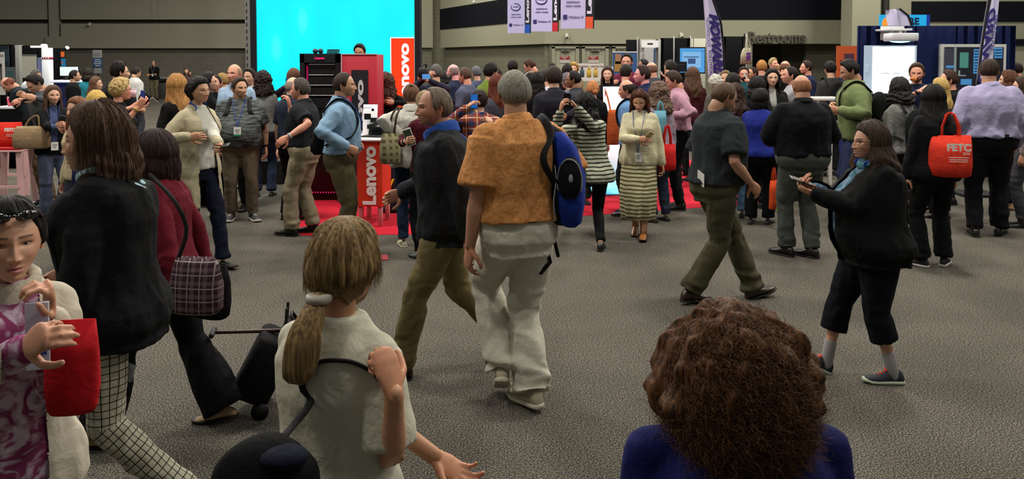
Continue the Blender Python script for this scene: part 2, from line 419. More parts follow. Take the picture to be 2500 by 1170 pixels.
# ---------------------------------------------------------------- hair
def hair_cap(g, sex, res, t=(.018, .012, .014), front=40, temple=30, side=None, nape=None, rec=0, crown=None, amp=.002, seed=1, part=None, curl=0, azf=60, lift=0):
    side = side or ((-12, -8) if sex == 'f' else (-10, -2)); nape = nape if nape is not None else (-48 if sex == 'f' else -42)
    nu, nv = res; az = np.linspace(-math.pi, math.pi, nu + 1)[:-1]; el = np.linspace(-80, 89.5, nv) * math.pi / 180
    A, E = np.meshgrid(az, el); A = A.ravel(); E = E.ravel(); P = head_surf(A, E, sex)
    ad = np.degrees(np.abs(A)); ed = np.degrees(E)
    line = np.interp(ad, [0, 25, 48, 64, 74, 84, 98, 112, 140, 180], [front + 2 + rec * .5, front + rec, temple + rec * 1.2 + 4, temple - 12 + rec * .4, side[0] + 8, side[0], side[1], nape + 14, nape + 2, nape])
    m = sstep(ed - line, -2.5, 5)
    if crown is not None: m = m * np.maximum(sstep(crown - ed, 0, 10), 0)
    th = np.interp(ed, [-50, 0, 60, 90], [t[2] * .5, t[1], t[0], t[0]])
    th = np.where(ad > 120, np.interp(ed, [-50, 0, 60, 90], [t[2] * .4, t[2], t[0], t[0]]), th)
    pol = np.clip(np.cos(E) * 1.8 - .25, 0, 1)
    nn = (vnoise(np.stack([A * 26, E * 3.0, 0 * A], 1), seed) * amp + vnoise(np.stack([A * 9, E * 2.2, 0 * A], 1), seed + 5) * amp * 1.8) * pol + vnoise(P * 30, seed + 8) * amp * (1.2 - pol)
    if curl: nn = nn + curl * np.abs(vnoise(P * 34, seed + 2)) + .5 * curl * vnoise(P * 70, seed + 3)
    if part is not None: nn = nn - .006 * np.exp(-((P[:, 0] - part) / .006) ** 2) * (ed > 35)
    m2 = (np.sqrt(sstep(ed - line, -2, np.where(ad < 75, 24, 14))) if sex == 'f' else sstep(ed - line, -3, np.where(ad < 75, 16, 26)) ** .8) if crown is None else m
    th = (th + nn) * m2 + .0025 * m - .005 * (1 - m)
    if lift: th = th + lift * m * np.exp(-((ed - 55) / 18) ** 2) * np.clip(1 - ad / 70, 0, 1)
    n = P.copy(); n[:, 2] *= .85; n /= np.linalg.norm(n, axis=1)[:, None]
    P = P + n * th[:, None]
    idx = np.arange(nu * nv).reshape(nv, nu); a = idx[:-1]; b = idx[1:]
    Q = np.stack([a, np.roll(a, -1, 1), np.roll(b, -1, 1), b], -1).reshape(-1, 4)[:, ::-1]
    V = np.concatenate([P, P[:nu].mean(0)[None], P[-nu:].mean(0)[None]]); i = np.arange(nu); j = (i + 1) % nu
    T = np.concatenate([np.stack([np.full(nu, nu * nv), i, j], 1), np.stack([np.full(nu, nu * nv + 1), (nv - 1) * nu + j, (nv - 1) * nu + i], 1)])
    g.add(V, Q, T)
def hair_long(g, sex, res, L=.30, az0=68, vol=.016, wave=0, spread=.15, seed=3, amp=.004, curl=0, back=.03, tuck=0):
    nu, nr = res; az = np.radians(np.linspace(az0, 360 - az0, nu)); cols = []
    els = np.radians(np.linspace(78, -8, nr // 2)); u = np.linspace(0, 1, nr)[1:]
    for off in (0, 1):
        A, E = np.meshgrid(az, els, indexing='ij'); P = head_surf(((A + math.pi) % (2 * math.pi) - math.pi).ravel(), E.ravel(), sex).reshape(nu, -1, 3)
        n = P / np.linalg.norm(P, axis=2)[..., None]
        P = P + n * ((vol if off == 0 else -.004))
        base = P[:, -1]; hz = base[:, 2]
        D = base[:, None, :] * np.ones((1, len(u), 1))
        D[..., 2] = hz[:, None] + (-L - hz[:, None]) * u[None]
        r = 1 + spread * np.sin(u * math.pi * .8) - tuck * u ** 2
        if off: r = r * (1 - .12 * u) ; 
        D[..., 0] *= r; D[..., 1] *= r
        D[..., 1] -= back * sstep(-D[..., 2], .08, .22) * (np.cos(az)[:, None] < .2)
        P = np.concatenate([P, D], 1); cols.append(P)
    O, I = cols; S = O.shape[1]
    def disp(P, k):
        A2 = az[:, None] * np.ones((1, S)); U = np.linspace(0, 1, S)[None] * np.ones((nu, 1))
        w = vnoise(np.stack([A2.ravel() * 14, U.ravel() * 3, 0 * U.ravel() + k], 1), seed).reshape(nu, S) * amp * 1.6
        w = w + vnoise(np.stack([A2.ravel() * 45, U.ravel() * 3, 0 * U.ravel()], 1), seed + 1).reshape(nu, S) * amp * .7
        if wave: w = w + wave * np.sin(U * 22 + 3 * np.sin(A2 * 3)) * sstep(U, .25, .7)
        if curl:
            w = w + curl * np.abs(vnoise(P.reshape(-1, 3) * 36, seed + 4)).reshape(nu, S) * sstep(U, .0, .3)
        h = P.copy(); h[..., 2] *= .2; h /= np.linalg.norm(h, axis=2)[..., None] + 1e-9
        return P + h * w[..., None]
    O = disp(O, 0)
    # ragged ends
    rag = vnoise(np.stack([az * 20, 0 * az, 0 * az], 1), seed + 9) * .02
    O[:, -1, 2] += rag; 
    I[:, :, :] = I; I[:, -1, 2] += rag
    R = np.concatenate([O, I[:, ::-1]], 1)
    g.loft(R)
def strands(g, roots, tips_fn, n, k=3, r=.0007, seg=8, seed=0, col=None):
    rng = np.random.RandomState(seed); P = tips_fn(rng, n, seg)      # n,seg,3
    T = np.gradient(P, axis=1); T /= np.linalg.norm(T, axis=2)[..., None] + 1e-9
    a = np.cross(T, npv((.3, .2, .9))); a /= np.linalg.norm(a, axis=2)[..., None] + 1e-9; b = np.cross(T, a)
    rr = r * (1 - .8 * np.linspace(0, 1, seg) ** 2)[None, :, None]
    rings = np.stack([P + rr * (a * math.cos(q) + b * math.sin(q)) for q in (0, 2.1, 4.2)], 2)   # n,seg,3,3
    idx = np.arange(n * seg * 3).reshape(n, seg, 3); A = idx[:, :-1]; B = idx[:, 1:]
    Q = np.stack([A, np.roll(A, -1, 2), np.roll(B, -1, 2), B], -1).reshape(-1, 4)
    g.add(rings.reshape(-1, 3), Q)
def make_hair(kind, sex, lod, seed):
    g = G(); res = {0: (260, 130), 1: (150, 84), 2: (84, 50)}[lod]; rl = {0: (220, 60), 1: (100, 36), 2: (50, 22)}[lod]
    k = kind; o = {}
    if isinstance(kind, tuple): k, o = kind
    if k == 'short': hair_cap(g, sex, res, **{**dict(t=(.020, .010, .010), seed=seed, front=47, temple=36, part=None, lift=.005), **o})
    elif k == 'crop': hair_cap(g, sex, res, **{**dict(t=(.009, .006, .005), seed=seed, front=49, temple=38, amp=.001), **o})
    elif k == 'recede': hair_cap(g, sex, res, **{**dict(t=(.008, .010, .011), seed=seed, front=56, temple=48, rec=6), **o})
    elif k == 'fringe': hair_cap(g, sex, res, **{**dict(t=(.004, .010, .012), seed=seed, front=60, temple=50, crown=34, amp=.003), **o})
    elif k == 'stub': hair_cap(g, sex, res, **{**dict(t=(.003, .003, .003), seed=seed, front=70, temple=60, crown=40, amp=.0004), **o})
    elif k == 'long':
        hair_cap(g, sex, res, t=(.020, .016, .018), side=(-10, -30), seed=seed, front=38, temple=24, part=.015)
        hair_long(g, sex, rl, **{**dict(L=.34, seed=seed, vol=.021, wave=.003), **o})
    elif k == 'wavy':
        hair_cap(g, sex, res, t=(.024, .020, .022), side=(-10, -30), seed=seed, front=38, temple=24, part=.01, curl=.006)
        hair_long(g, sex, rl, **{**dict(L=.34, seed=seed, vol=.026, wave=.008, curl=.02, spread=.3), **o})
    elif k == 'curly':
        hair_cap(g, sex, res, t=(.035, .040, .040), side=(-15, -35), seed=seed, front=36, temple=26, curl=.022)
        hair_long(g, sex, rl, **{**dict(L=.26, seed=seed, vol=.045, curl=.035, spread=.3), **o})
    elif k == 'bob':
        hair_cap(g, sex, res, t=(.026, .022, .026), side=(-10, -30), seed=seed, front=36, temple=22, part=.012)
        hair_long(g, sex, rl, **{**dict(L=.15, seed=seed, vol=.028, wave=.004, spread=.28, back=0, tuck=.12), **o})
    elif k == 'fluffy':
        hair_cap(g, sex, res, **{**dict(t=(.030, .026, .030), side=(-5, -25), seed=seed, front=36, temple=26, curl=.014, nape=-50), **o})
    elif k == 'bun':
        hair_cap(g, sex, res, t=(.012, .009, .011), seed=seed, front=40, temple=28, amp=.003)
        bg = G(); bg.ball(o.get('at', (0, -.085, .075)), o.get('r', (.038, .036, .034)), 28, 18); V, Q, T, _ = bg.arrays()
        V = V + .006 * vnoise(V * 70, seed)[:, None] * unit((0, -1, 1)); g.add(V, Q, T)
    elif k == 'pony':
        hair_cap(g, sex, res, t=(.014, .011, .013), seed=seed, front=42, temple=30, amp=.0028)
        L = o.get('L', .3); y0, z0 = o.get('at', (-.108, -.005)); n = 12
        pts = [(o.get('dx', 0) * u, y0 - .035 * math.sin(min(1, u * 1.5) * 1.6) + o.get('dy', 0) * u, z0 - L * u) for u in np.linspace(0, 1, n)]
        rr = [(.018 + .016 * math.sin(u * math.pi * .75), .020 + .022 * math.sin(u * math.pi * .75)) for u in np.linspace(0, 1, n)]
        bg = G(); bg.tube(pts, rr, {0: 40, 1: 20, 2: 12}[lod]); V, Q, T, _ = bg.arrays()
        c = vnoise(np.stack([np.arctan2(V[:, 1] - y0, V[:, 0]) * 5, V[:, 2] * 8, 0 * V[:, 0]], 1), seed)
        V[:, 0] += .006 * c; V[:, 1] += .004 * c; g.add(V, Q, T)
    return g
def beard_mesh(sex, lod):
    g = G(); nu, nv = (60, 34) if lod < 2 else (36, 22)
    az = np.radians(np.linspace(-100, 100, nu)); el = np.radians(np.linspace(-88, 6, nv)); A, E = np.meshgrid(az, el); P = head_surf(A.ravel(), E.ravel(), sex)
    X, Y, Z = P.T; ad = np.degrees(np.abs(A.ravel())); ed = np.degrees(E.ravel())
    top = np.interp(ad, [0, 14, 26, 45, 70, 92, 100], [-24, -24, -32, -34, -22, 2, 4])
    m = sstep(top - ed, -2, 5) * sstep(95 - ad, 0, 6)
    mouth = np.exp(-(X / .017) ** 4 - ((Z + .064) / .0075) ** 4); m = m * (1 - sstep(mouth, .3, .6))
    n = P / np.linalg.norm(P, axis=1)[:, None]; P = P + n * (m * (.008 + .003 * vnoise(P * 120, 3)) - .004 * (1 - m))[:, None]
    idx = np.arange(nu * nv).reshape(nv, nu); a = idx[:-1]; b = idx[1:]
    Q = np.stack([a[:, :-1], a[:, 1:], b[:, 1:], b[:, :-1]], -1).reshape(-1, 4)[:, ::-1]
    g.add(P, Q); return g

# ---------------------------------------------------------------- hands
def hand(g, wrist, d, pn, side, s=1.0, curl=35, k=8, spread=3, thumb=35, index=None):
    """palm, four unequal bent fingers, thumb at the side near the wrist. d: direction, pn: way the palm faces, side: +1 right hand"""
    wrist = npv(wrist); d = unit(d); pn = npv(pn); pn = unit(pn - d * np.dot(pn, d))
    th = np.cross(pn, d) * side; th = unit(th)      # thumb side
    L = .097 * s
    P0 = wrist
    pts = [P0 - d * .012 * s, P0 + d * .018 * s, P0 + d * .05 * s, P0 + d * .082 * s, P0 + d * L]
    g.tube(pts, [(.016 * s, .025 * s), (.0155 * s, .032 * s), (.0145 * s, .040 * s), (.013 * s, .041 * s), (.0105 * s, .036 * s)], k=max(10, k + 4), ref=pn)
    lens = [(.043, .026, .021), (.048, .030, .022), (.044, .028, .021), (.034, .021, .018)]; offs = [.0285, .0095, -.0095, -.0275]
    for f in range(4):
        c = math.radians(curl if not (f == 0 and index is not None) else index) * (1 + .08 * f)
        a = math.radians(spread) * (1.5 - f); dd = unit(d * math.cos(a) + th * math.sin(a))
        p = P0 + d * (L - .012 * s - (.004 if f in (0, 3) else 0) * s - (.006 * s if f == 3 else 0)) + th * offs[f] * s
        ps = [p]; ang = c * .75
        for j, l in enumerate(lens[f]):
            dj = dd * math.cos(ang) + pn * math.sin(ang); p = p + dj * l * s * (1.08 if j == 0 else 1); ps.append(p); ang += c * (1.1 if j == 0 else .8)
        r0 = (.0090 if f < 3 else .0080) * s
        g.tube(ps, [r0, r0 * .97, r0 * .88, r0 * .74], k=k, ref=pn)
    ta = math.radians(thumb); t0 = P0 + d * .022 * s + th * .024 * s + pn * .004 * s
    t1 = t0 + unit(th * math.sin(ta + .35) + d * math.cos(ta + .35) + pn * .35) * .044 * s
    t2 = t1 + unit(th * math.sin(ta - .1) * .8 + d * math.cos(ta - .1) + pn * .5) * .032 * s
    t3 = t2 + unit(th * math.sin(ta - .5) * .6 + d + pn * .45) * .026 * s
    g.tube([t0, t1, t2, t3], [.0145 * s, .0115 * s, .0102 * s, .0085 * s], k=k, ref=pn)
    return P0 + d * .085 * s + pn * .03 * s
def spl(P, m=4):
    """points on a smooth curve through P"""
    P = [npv(p) for p in P]; Q = [2 * P[0] - P[1]] + P + [2 * P[-1] - P[-2]]; out = []
    for i in range(1, len(Q) - 2):
        for t in np.arange(m) / m:
            a, b, c, d = Q[i - 1], Q[i], Q[i + 1], Q[i + 2]; out.append(.5 * (2 * b + (c - a) * t + (2 * a - 5 * b + 4 * c - d) * t * t + (3 * b - a - 3 * c + d) * t ** 3))
    return out + [P[-1]]
def ik(a, t, l1, l2, pole):
    a = npv(a); t = npv(t); d = t - a; D = np.linalg.norm(d); dn = d / D; D = min(D, (l1 + l2) * .997); t = a + dn * D
    c = np.clip((l1 * l1 + D * D - l2 * l2) / (2 * l1 * D), -1, 1); h = l1 * math.sqrt(1 - c * c)
    pp = npv(pole) - dn * np.dot(pole, dn); return a + dn * l1 * c + unit(pp) * h, t
def shoe_geo(M, s, kind, lod):
    up = G(); so = G(); k = 16 if lod < 2 else 10
    hh = {'dress': 1.0, 'sneaker': 1.05, 'boot': 1.0, 'flat': .62}[kind]
    sec = [(-.072, .016, .05), (-.062, .028, .075), (-.045, .034, .098), (-.015, .0365, .108), (.02, .037, .098), (.06, .041, .078), (.105, .047, .060), (.150, .046, .052), (.180, .037, .044), (.198, .024, .034), (.206, .008, .024)]
    ru = []; rs = []
    for y, w, z in sec:
        z = z * hh; th = np.arange(k) * 2 * math.pi / k; c, sn = np.cos(th), np.sin(th)
        e = .75; cx = np.sign(c) * np.abs(c) ** e; sz = np.sign(sn) * np.abs(sn) ** e
        ru.append(np.stack([cx * w * (1 - .25 * (sn > 0) * np.abs(sn)), np.full(k, y), .012 + (z - .012) / 2 + sz * (z - .012) / 2], 1))
    h = .026 if kind == 'sneaker' else .017
    for y, w, z in sec:
        th = np.arange(k) * 2 * math.pi / k; c, sn = np.cos(th), np.sin(th)
        cx = np.sign(c) * np.abs(c) ** .5; sz = np.sign(sn) * np.abs(sn) ** .5
        lift = .012 * sstep(np.array(y), .13, .206)
        rs.append(np.stack([cx * (w + .005), np.full(k, y * 1.03), h / 2 + sz * h / 2 + lift], 1))
    ru = np.array(ru) * s; rs = np.array(rs) * s
    up.loft(ru[:, ::-1]); so.loft(rs[:, ::-1])
    if kind == 'boot': up.tube([(0, -.012 * s, .07 * s), (0, -.012 * s, .16 * s), (0, -.018 * s, .26 * s)], [.045 * s, .042 * s, .056 * s], k=k)
    if kind == 'sneaker':
        for q in range(4): up.tube([(-.018 * s, (.05 + .018 * q) * s, (.088 - .008 * q) * s), (0, (.052 + .018 * q) * s, (.094 - .008 * q) * s), (.018 * s, (.05 + .018 * q) * s, (.088 - .008 * q) * s)], [.0035 * s] * 3, k=6, mi=1)
        up.ball((0, .055 * s, .1 * s), (.03 * s, .008 * s, .008 * s), 10, 6, mi=1)
    a = G(); a.merge(up, M); b = G(); b.merge(so, M); return a, b

RINGS = {
 'm': [(.83, .135, .105, -.005), (.88, .168, .120, -.012), (.94, .172, .122, -.010), (1.02, .158, .112, 0), (1.10, .155, .110, .004), (1.20, .166, .118, .002), (1.30, .176, .126, -.002), (1.37, .178, .118, -.008), (1.42, .158, .096, -.014), (1.458, .108, .074, -.016), (1.51, .058, .056, -.012)],
 'f': [(.83, .140, .105, -.008), (.88, .172, .122, -.016), (.94, .172, .120, -.012), (1.02, .148, .105, 0), (1.10, .136, .098, .004), (1.20, .144, .110, .010), (1.28, .152, .130, .016), (1.36, .155, .106, -.002), (1.412, .136, .084, -.012), (1.45, .090, .064, -.014), (1.505, .048, .048, -.010)]}

SKT = {'fair': (.62, .36, .25), 'light': (.52, .29, .19), 'tan': (.46, .25, .15), 'ruddy': (.60, .28, .19), 'brown': (.28, .14, .08), 'dark': (.09, .045, .028), 'pinklit': (.72, .30, .30)}  # pinklit has pink light put into the skin colour
NP = 0
DADJ = {15: 0.1, 27: 0.02, 30: -0.02, 39: 0.2, 42: -1.1, 43: 0.3, 44: -0.03, 45: -0.36, 59: 0.05, 60: 0.17, 61: -0.17, 63: 0.2, 64: -0.21, 65: 0.25, 68: 0.02, 69: 0.1, 70: -0.1, 73: 0.2, 75: -0.21, 77: 0.31, 78: 0.27, 79: 0.22, 80: 0.05, 81: -0.22, 86: -0.4, 87: 0.13, 88: -0.08, 100: 0.17}; PLOG = []
def person(label, px, top, yaw, d=None, feet=None, x=None, H=None, sex='m', fat=1.0, belly=0.0, skin='light', hair='short', hc='#2a1c14', c2=None, beard=None,
           shirt=None, outer=None, bottom=None, shoes=('dress', '#14110f', None), lean=2, side=0, twist=0, hy=0, hp=0, hr=0, L=None, R=None, Lp=None, Rp=None,
           Lh=None, Rh=None, curl=(35, 35), fl=None, fr=None, lan=None, group=None, glasses=None, belt=None, hips=(0, 0), sq=0, sw=1.0, lod=None, hs=1.0, vox=None, watch=None, zoff=0.0, hz=0.0, seat=0.0, hairsz=1.0, neck=0.0):
    """one clothed figure. Local frame: x right, y forward, z up; wrists L/R and feet given for a 1.75 m figure"""
    global NP; NP += 1; seed = NP * 13
    if feet is not None: d = gnd(px, feet).y
    dadj = DADJ.get(NP, 0); d += dadj; PLOG.append((NP, px, d, label))
    P0 = at(px, top, d)
    if H is None: H = P0.z - zoff + sq
    s = H / 1.75; S = lambda *v: npv(v) * s
    lod = lod if lod is not None else (0 if d < 5.6 else 1 if d < 12.5 else 2)
    vox = vox or min(.024, max(.007, d * .0016)); k = {0: 20, 1: 14, 2: 10}[lod]
    _R = Matrix.Rotation(-math.radians(yaw), 3, 'Z'); _P = Vector((P0.x if x is None else x, d, zoff))
    def conv(v, foot=False):
        if v is None or not isinstance(v[0], str): return v
        if not foot: return tuple((_R @ (at(v[1], v[2], v[3] + dadj) - _P)) / s)
        q = _R @ (gnd(v[1], v[2]) - _P); q = q / s; return (q.x, q.y, 0 if len(v) < 4 else v[3], 0 if len(v) < 5 else v[4], 0 if len(v) < 6 else v[5])
    for _it in range(2):      # in a long stride the hips sink until both feet reach the floor
        F2 = [conv(f_, True) or (sd_ * .1, 0, 0, 0, 0) for f_, sd_ in ((fl, -1), (fr, 1))]; need = 0
        for f_, sd_ in zip(F2, (-1, 1)):
            az_ = .085 + f_[2] + (.16 * math.sin(math.radians(f_[3])) if f_[3] > 0 else 0); hd = math.hypot(f_[0] - sd_ * .088 - hips[0], f_[1] + (.13 * (1 - math.cos(math.radians(f_[3]))) if f_[3] > 0 else 0) - hips[1])
            need = max(need, .915 - az_ - math.sqrt(max(.3, .876 ** 2 - hd * hd)))
        seat = min(.16, max(0, need)); hz_ = hz + .010 + .0011 * max(0, hp - 6); s = H / (1.75 - seat - hz_)
    S = lambda *v: npv(v) * s; hipz = .92 * s
    L, R, fl, fr = conv(L), conv(R), conv(fl, True), conv(fr, True)
    a_l = math.radians(lean); a_t = math.radians(twist); a_s = math.radians(side)
    def bend(p):
        p = npv(p).copy(); one = p.ndim == 1; p = np.atleast_2d(p).astype(float)
        w = np.clip((p[:, 2] - .90 * s) / (.34 * s), 0, 1); w = w * w * (3 - 2 * w)
        al = -a_l * w; z = p[:, 2] - hipz; y = p[:, 1]
        y2 = y * np.cos(al) - z * np.sin(al); z2 = y * np.sin(al) + z * np.cos(al)
        x = p[:, 0]; as_ = a_s * w; x2 = x * np.cos(as_) + z2 * np.sin(as_); z3 = -x * np.sin(as_) + z2 * np.cos(as_)
        at_ = a_t * w; x3 = x2 * np.cos(at_) + y2 * np.sin(at_); y3 = -x2 * np.sin(at_) + y2 * np.cos(at_)
        o = np.stack([x3 + hips[0] * s, y3 + hips[1] * s, z3 + hipz - seat * s], 1); return o[0] if one else o
    shw = (.158 if sex == 'm' else .137) * s * sw * (1 + .35 * (fat - 1)); shj = {-1: bend((-shw, -.012 * s, 1.392 * s)), 1: bend((shw, -.012 * s, 1.392 * s))}
    rings = []
    for (z, hx, hy_, yo) in RINGS[sex]:
        f = 1 + (fat - 1) * np.interp(z, [.83, .95, 1.05, 1.25, 1.4, 1.5], [.6, 1, 1.25, 1.0, .45, .25]); b = belly * np.interp(z, [.85, .98, 1.08, 1.2, 1.35], [.1, .8, 1, .7, 0])
        rings.append((z * s, hx * f * s, (hy_ * f + b * .5) * s, (yo + b * .5) * s))
    def torso(g, off, z0=None, z1=None, kk=None, hemflare=0, p=2.3, top=1.0):
        kk = kk or k * 2; zs = [r[0] for r in rings]; z0 = zs[0] if z0 is None else z0 * s; z1 = zs[-1] if z1 is None else z1 * s
        lv = sorted(set([z0, z1] + [z for z in zs if z0 < z < z1] + list(np.linspace(z0, z1, 9))))
        out = []; th = np.arange(kk) * 2 * math.pi / kk; c, sn = np.cos(th), np.sin(th); c = np.sign(c) * np.abs(c) ** (2 / p); sn = np.sign(sn) * np.abs(sn) ** (2 / p)
        for z in lv:
            hx = np.interp(z, zs, [r[1] for r in rings]); hy_ = np.interp(z, zs, [r[2] for r in rings]); yo = np.interp(z, zs, [r[3] for r in rings])
            if z < zs[0]: hx *= 1.04
            e = off * s * (1 if z < 1.4 * s else top) + hemflare * s * np.clip((1.05 * s - z) / (.25 * s), 0, 1.5)
            out.append(bend(np.stack([c * (hx + e), yo + sn * (hy_ + e), np.full(kk, z)], 1)))
        g.loft(out)
    # joints
    def leg(sd, ft):
        ft = ft or (sd * .10, 0.0, 0.0, 0, sd * 8)
        fx, fy, fz, fp, fyaw = ft; ank = S(fx, fy - .0, .085 + fz)
        hip = bend(S(sd * .088, 0, .915)); 
        hip = npv((sd * .088 * s + hips[0] * s, hips[1] * s, .915 * s - seat * s))
        if fp: # heel lifted about the toe
            a = math.radians(fp); ank = ank + S(0, (.13) * (1 - math.cos(a)), .16 * math.sin(a)) if fp > 0 else ank
        q_ = min(1.04, max(1, np.linalg.norm(ank - hip) / (.846 * s))); kn, ank = ik(hip, ank, .43 * s * q_, .42 * s * q_, (sd * .12 + math.sin(math.radians(-fyaw)) * -.3, 1, 0))
        return hip, kn, ank, fp, fyaw
    legs = {-1: leg(-1, fl), 1: leg(1, fr)}
    Lw = S(*(L or (-.235, .03, .85))); Rw = S(*(R or (.235, .03, .85)))
    dp = (0, -1, -.25)
    arms = {}
    for sd, wt, pl in ((-1, Lw, Lp), (1, Rw, Rp)):
        pl = pl or (sd * .55, -1, -.35); e, w = ik(shj[sd], wt, .29 * s, .255 * s, pl); arms[sd] = (shj[sd], e, w)
    sk = npv(SKT[skin]) if isinstance(skin, str) else npv(skin)
    # ------- body (skin)
    gb = G(); torso(gb, -.014, z0=.90, z1=1.49, kk=k * 2)
    thm = {'m': (.078, .052, .050, .036), 'f': (.082, .052, .050, .033)}[sex]
    lq = .82 if bottom and bottom.get('n') != 'skirt' else 1; aq = .80 if (outer or shirt or {}).get('sl', 'long') == 'long' else 1
    for sd in (-1, 1):
        hip, kn, ank, fp, fyaw = legs[sd]; gb.tube([hip, (hip + kn) / 2, kn, kn * .7 + ank * .3, ank], [thm[0] * s * lq, .068 * s * lq, thm[1] * s * lq, .053 * s * lq, thm[3] * s], k=k)
        sh, e, w = arms[sd]; f = fat ** .4 * (1 if sex == 'm' else .88)
        gb.tube([sh, sh * .6 + e * .4, e, e * .7 + w * .3, e * .3 + w * .7, w], [.052 * s * f * aq, .046 * s * f * aq, .038 * s * f * aq, .041 * s * f * aq, .031 * s * f * (.5 + .5 * aq), (.0235 * s, .028 * s)], k=k)
    g = G(); V, Q, N = remesh(gb, max(vox, .008), 3); g.add(V, Q, None, sk)
    palms = {}
    gh = G(); hsx = s ** .5 * (1 if sex == 'm' else .92)
    for sd, hh, cu in ((-1, Lh, curl[0]), (1, Rh, curl[1])):
        sh, e, w = arms[sd]; dd = unit(w - e); pn = (-sd, .1, 0); thumb = 30; idx = None
        if hh: 
            dd = unit(npv(hh[0]) if hh[0] is not None else dd); pn = hh[1]; 
            if len(hh) > 2: idx = hh[2]
        palms[sd] = (hand(gh, w, dd, pn, sd, hsx, curl=cu, k=8 if lod else 12, index=idx), dd, unit(npv(pn) - dd * np.dot(pn, dd)), w)
    if lod == 0:
        V, Q, N = remesh(gh, .0042, 3); knu = 1 - .12 * sstep(vnoise(V * 60, 2), .2, .8); g.add(V, Q, None, sk * npv((1.03, .93, .9)) * knu[:, None])
    else: 
        Vh, Qh, Th, _ = gh.arrays(); g.add(Vh, Qh, Th, sk * npv((1.03, .93, .9)))
    # head and neck
    hsc = (s ** .35) * (.965 if sex == 'f' else 1.0) * hs
    nb = bend(S(0, -.018, 1.445)); hc0 = bend(S(0, .018 + neck, 1.75 - .128 * hsc / s - hz_)); 
    Rm = Matrix.Rotation(-math.radians(hy + twist), 4, 'Z') @ Matrix.Rotation(math.radians(hr), 4, 'Y') @ Matrix.Rotation(-math.radians(hp + lean * .35), 4, 'X')
    HM = Matrix.Translation(Vector(hc0)) @ Rm @ Matrix.Scale(hsc, 4)
    hcol = lin(hc)[:3]
    hg = head_mesh(sex, lod, sk, npv((.42, .14, .13)) if sex == 'f' else sk * npv((.85, .55, .5)), npv(hcol) * .8 + sk * .08, stubble=.35 if sex == 'm' and beard is None else 0)
    g.merge(hg, HM)
    nt_ = npv((HM @ Vector((0, -.022, -.055)))[:]); nm = npv((HM @ Vector((0, -.030, -.105)))[:])
    nr = (.056 if sex == 'm' else .046) * hsc * (1 + (fat - 1) * .5)
    g.tube([nt_, nm, nm * .45 + nb * .55, nb], [nr * .96, nr, nr * 1.03, nr * 1.3], k=max(16, k), col=sk * .97)
    body = g.build('person', SKIN, None, colors=True)
    body.location = (P0.x if x is None else x, d, zoff); body.rotation_euler = (0, 0, math.radians(yaw))
    tag(body, label, 'person', group)
    # ------- clothing
    info = {'ob': body, 's': s, 'bend': bend, 'arms': arms, 'palms': palms, 'rings': rings, 'HM': HM, 'hsc': hsc, 'legs': legs}
    def garment(o, lower):
        unt = o.get('hem', .93) < .965; gg = G(); off = o.get('off', .014) + (.006 if unt else 0); torso(gg, off, z0=o.get('hem', .93), z1=o.get('ztop', 1.485), hemflare=o.get('flare', 0) + (.010 if unt else 0), top=o.get('topk', .55))
        sl = o.get('sl', 'long'); so_ = o.get('soff', 0)
        for sd in (-1, 1):
            sh, e, w = arms[sd]; f = fat ** .4 * (1 if sex == 'm' else .88); ins = bend(S(sd * .06, -.012, 1.412))
            gg.tube([ins, sh], [.055 * s, (.056 + so_) * s * f], k=k)
            if sl == 'long':
                gg.tube([sh, sh * .6 + e * .4, e, e * .6 + w * .4, e * .06 + w * .94], [(.058 + so_) * s * f, (.060 + so_) * s * f, (.053 + so_) * s * f, (.050 + so_) * s * f, (.038 + so_ * .8) * s], k=k)
            elif sl == 'three': gg.tube([sh, sh * .6 + e * .4, e, e * .6 + w * .4], [(.060 + so_) * s * f, (.058 + so_) * s * f, (.05 + so_) * s * f, (.047 + so_) * s], k=k)
            elif sl == 'short': gg.tube([sh, sh * .6 + e * .4, sh * .18 + e * .82], [(.066 + so_) * s * f, (.069 + so_) * s * f, (.074 + so_) * s * f], k=k, round_=False)
        V, Q, N = remesh(gg, vox, o.get('smooth', 4)); A = o.get('wr', .0095) * s
        w1 = vnoise(V * npv((9, 9, 4.5)) / s, seed); w2 = vnoise(V * npv((20, 20, 11)) / s + w1[:, None] * 1.5, seed + 1)
        rid = 1 - np.abs(w1) * 2.2; el_w = np.zeros(len(V))
        for sd in (-1, 1):
            e = arms[sd][1]; el_w = np.maximum(el_w, np.exp(-(np.linalg.norm(V - e, axis=1) / (.09 * s)) ** 2))
        hw = np.exp(-((V[:, 2] / s - o.get('hem', .93) - .05) / .08) ** 2)
        V = V + N * (A * (.55 * rid + .45 * w2) * (1 + 1.1 * el_w + .7 * hw) * np.interp(V[:, 2] / s, [1.38, 1.5], [1, .3]))[:, None]
        gout = G()
        if o.get('open'):
            wtop, wbot, zb = o['open']; cz = V[Q].mean(1); inv = (cz - npv((hips[0], hips[1], 0)) * s)
            wz = np.interp(inv[:, 2] / s, [zb, zb + .02, 1.2, 1.5], [0, wbot, (wbot + wtop) / 2, wtop]) * s
            keep = ~((np.abs(inv[:, 0]) < wz) & (inv[:, 1] > .02 * s) & (inv[:, 2] / s > zb) & (inv[:, 2] / s < 1.53)); Q = Q[keep]
        gout.add(V, Q)
        bv = BVHTree.FromPolygons([Vector(v) for v in V], Q.tolist())
        ob = gout.build(o.get('n', 'shirt'), o['m'], body)
        cl = o.get('collar')
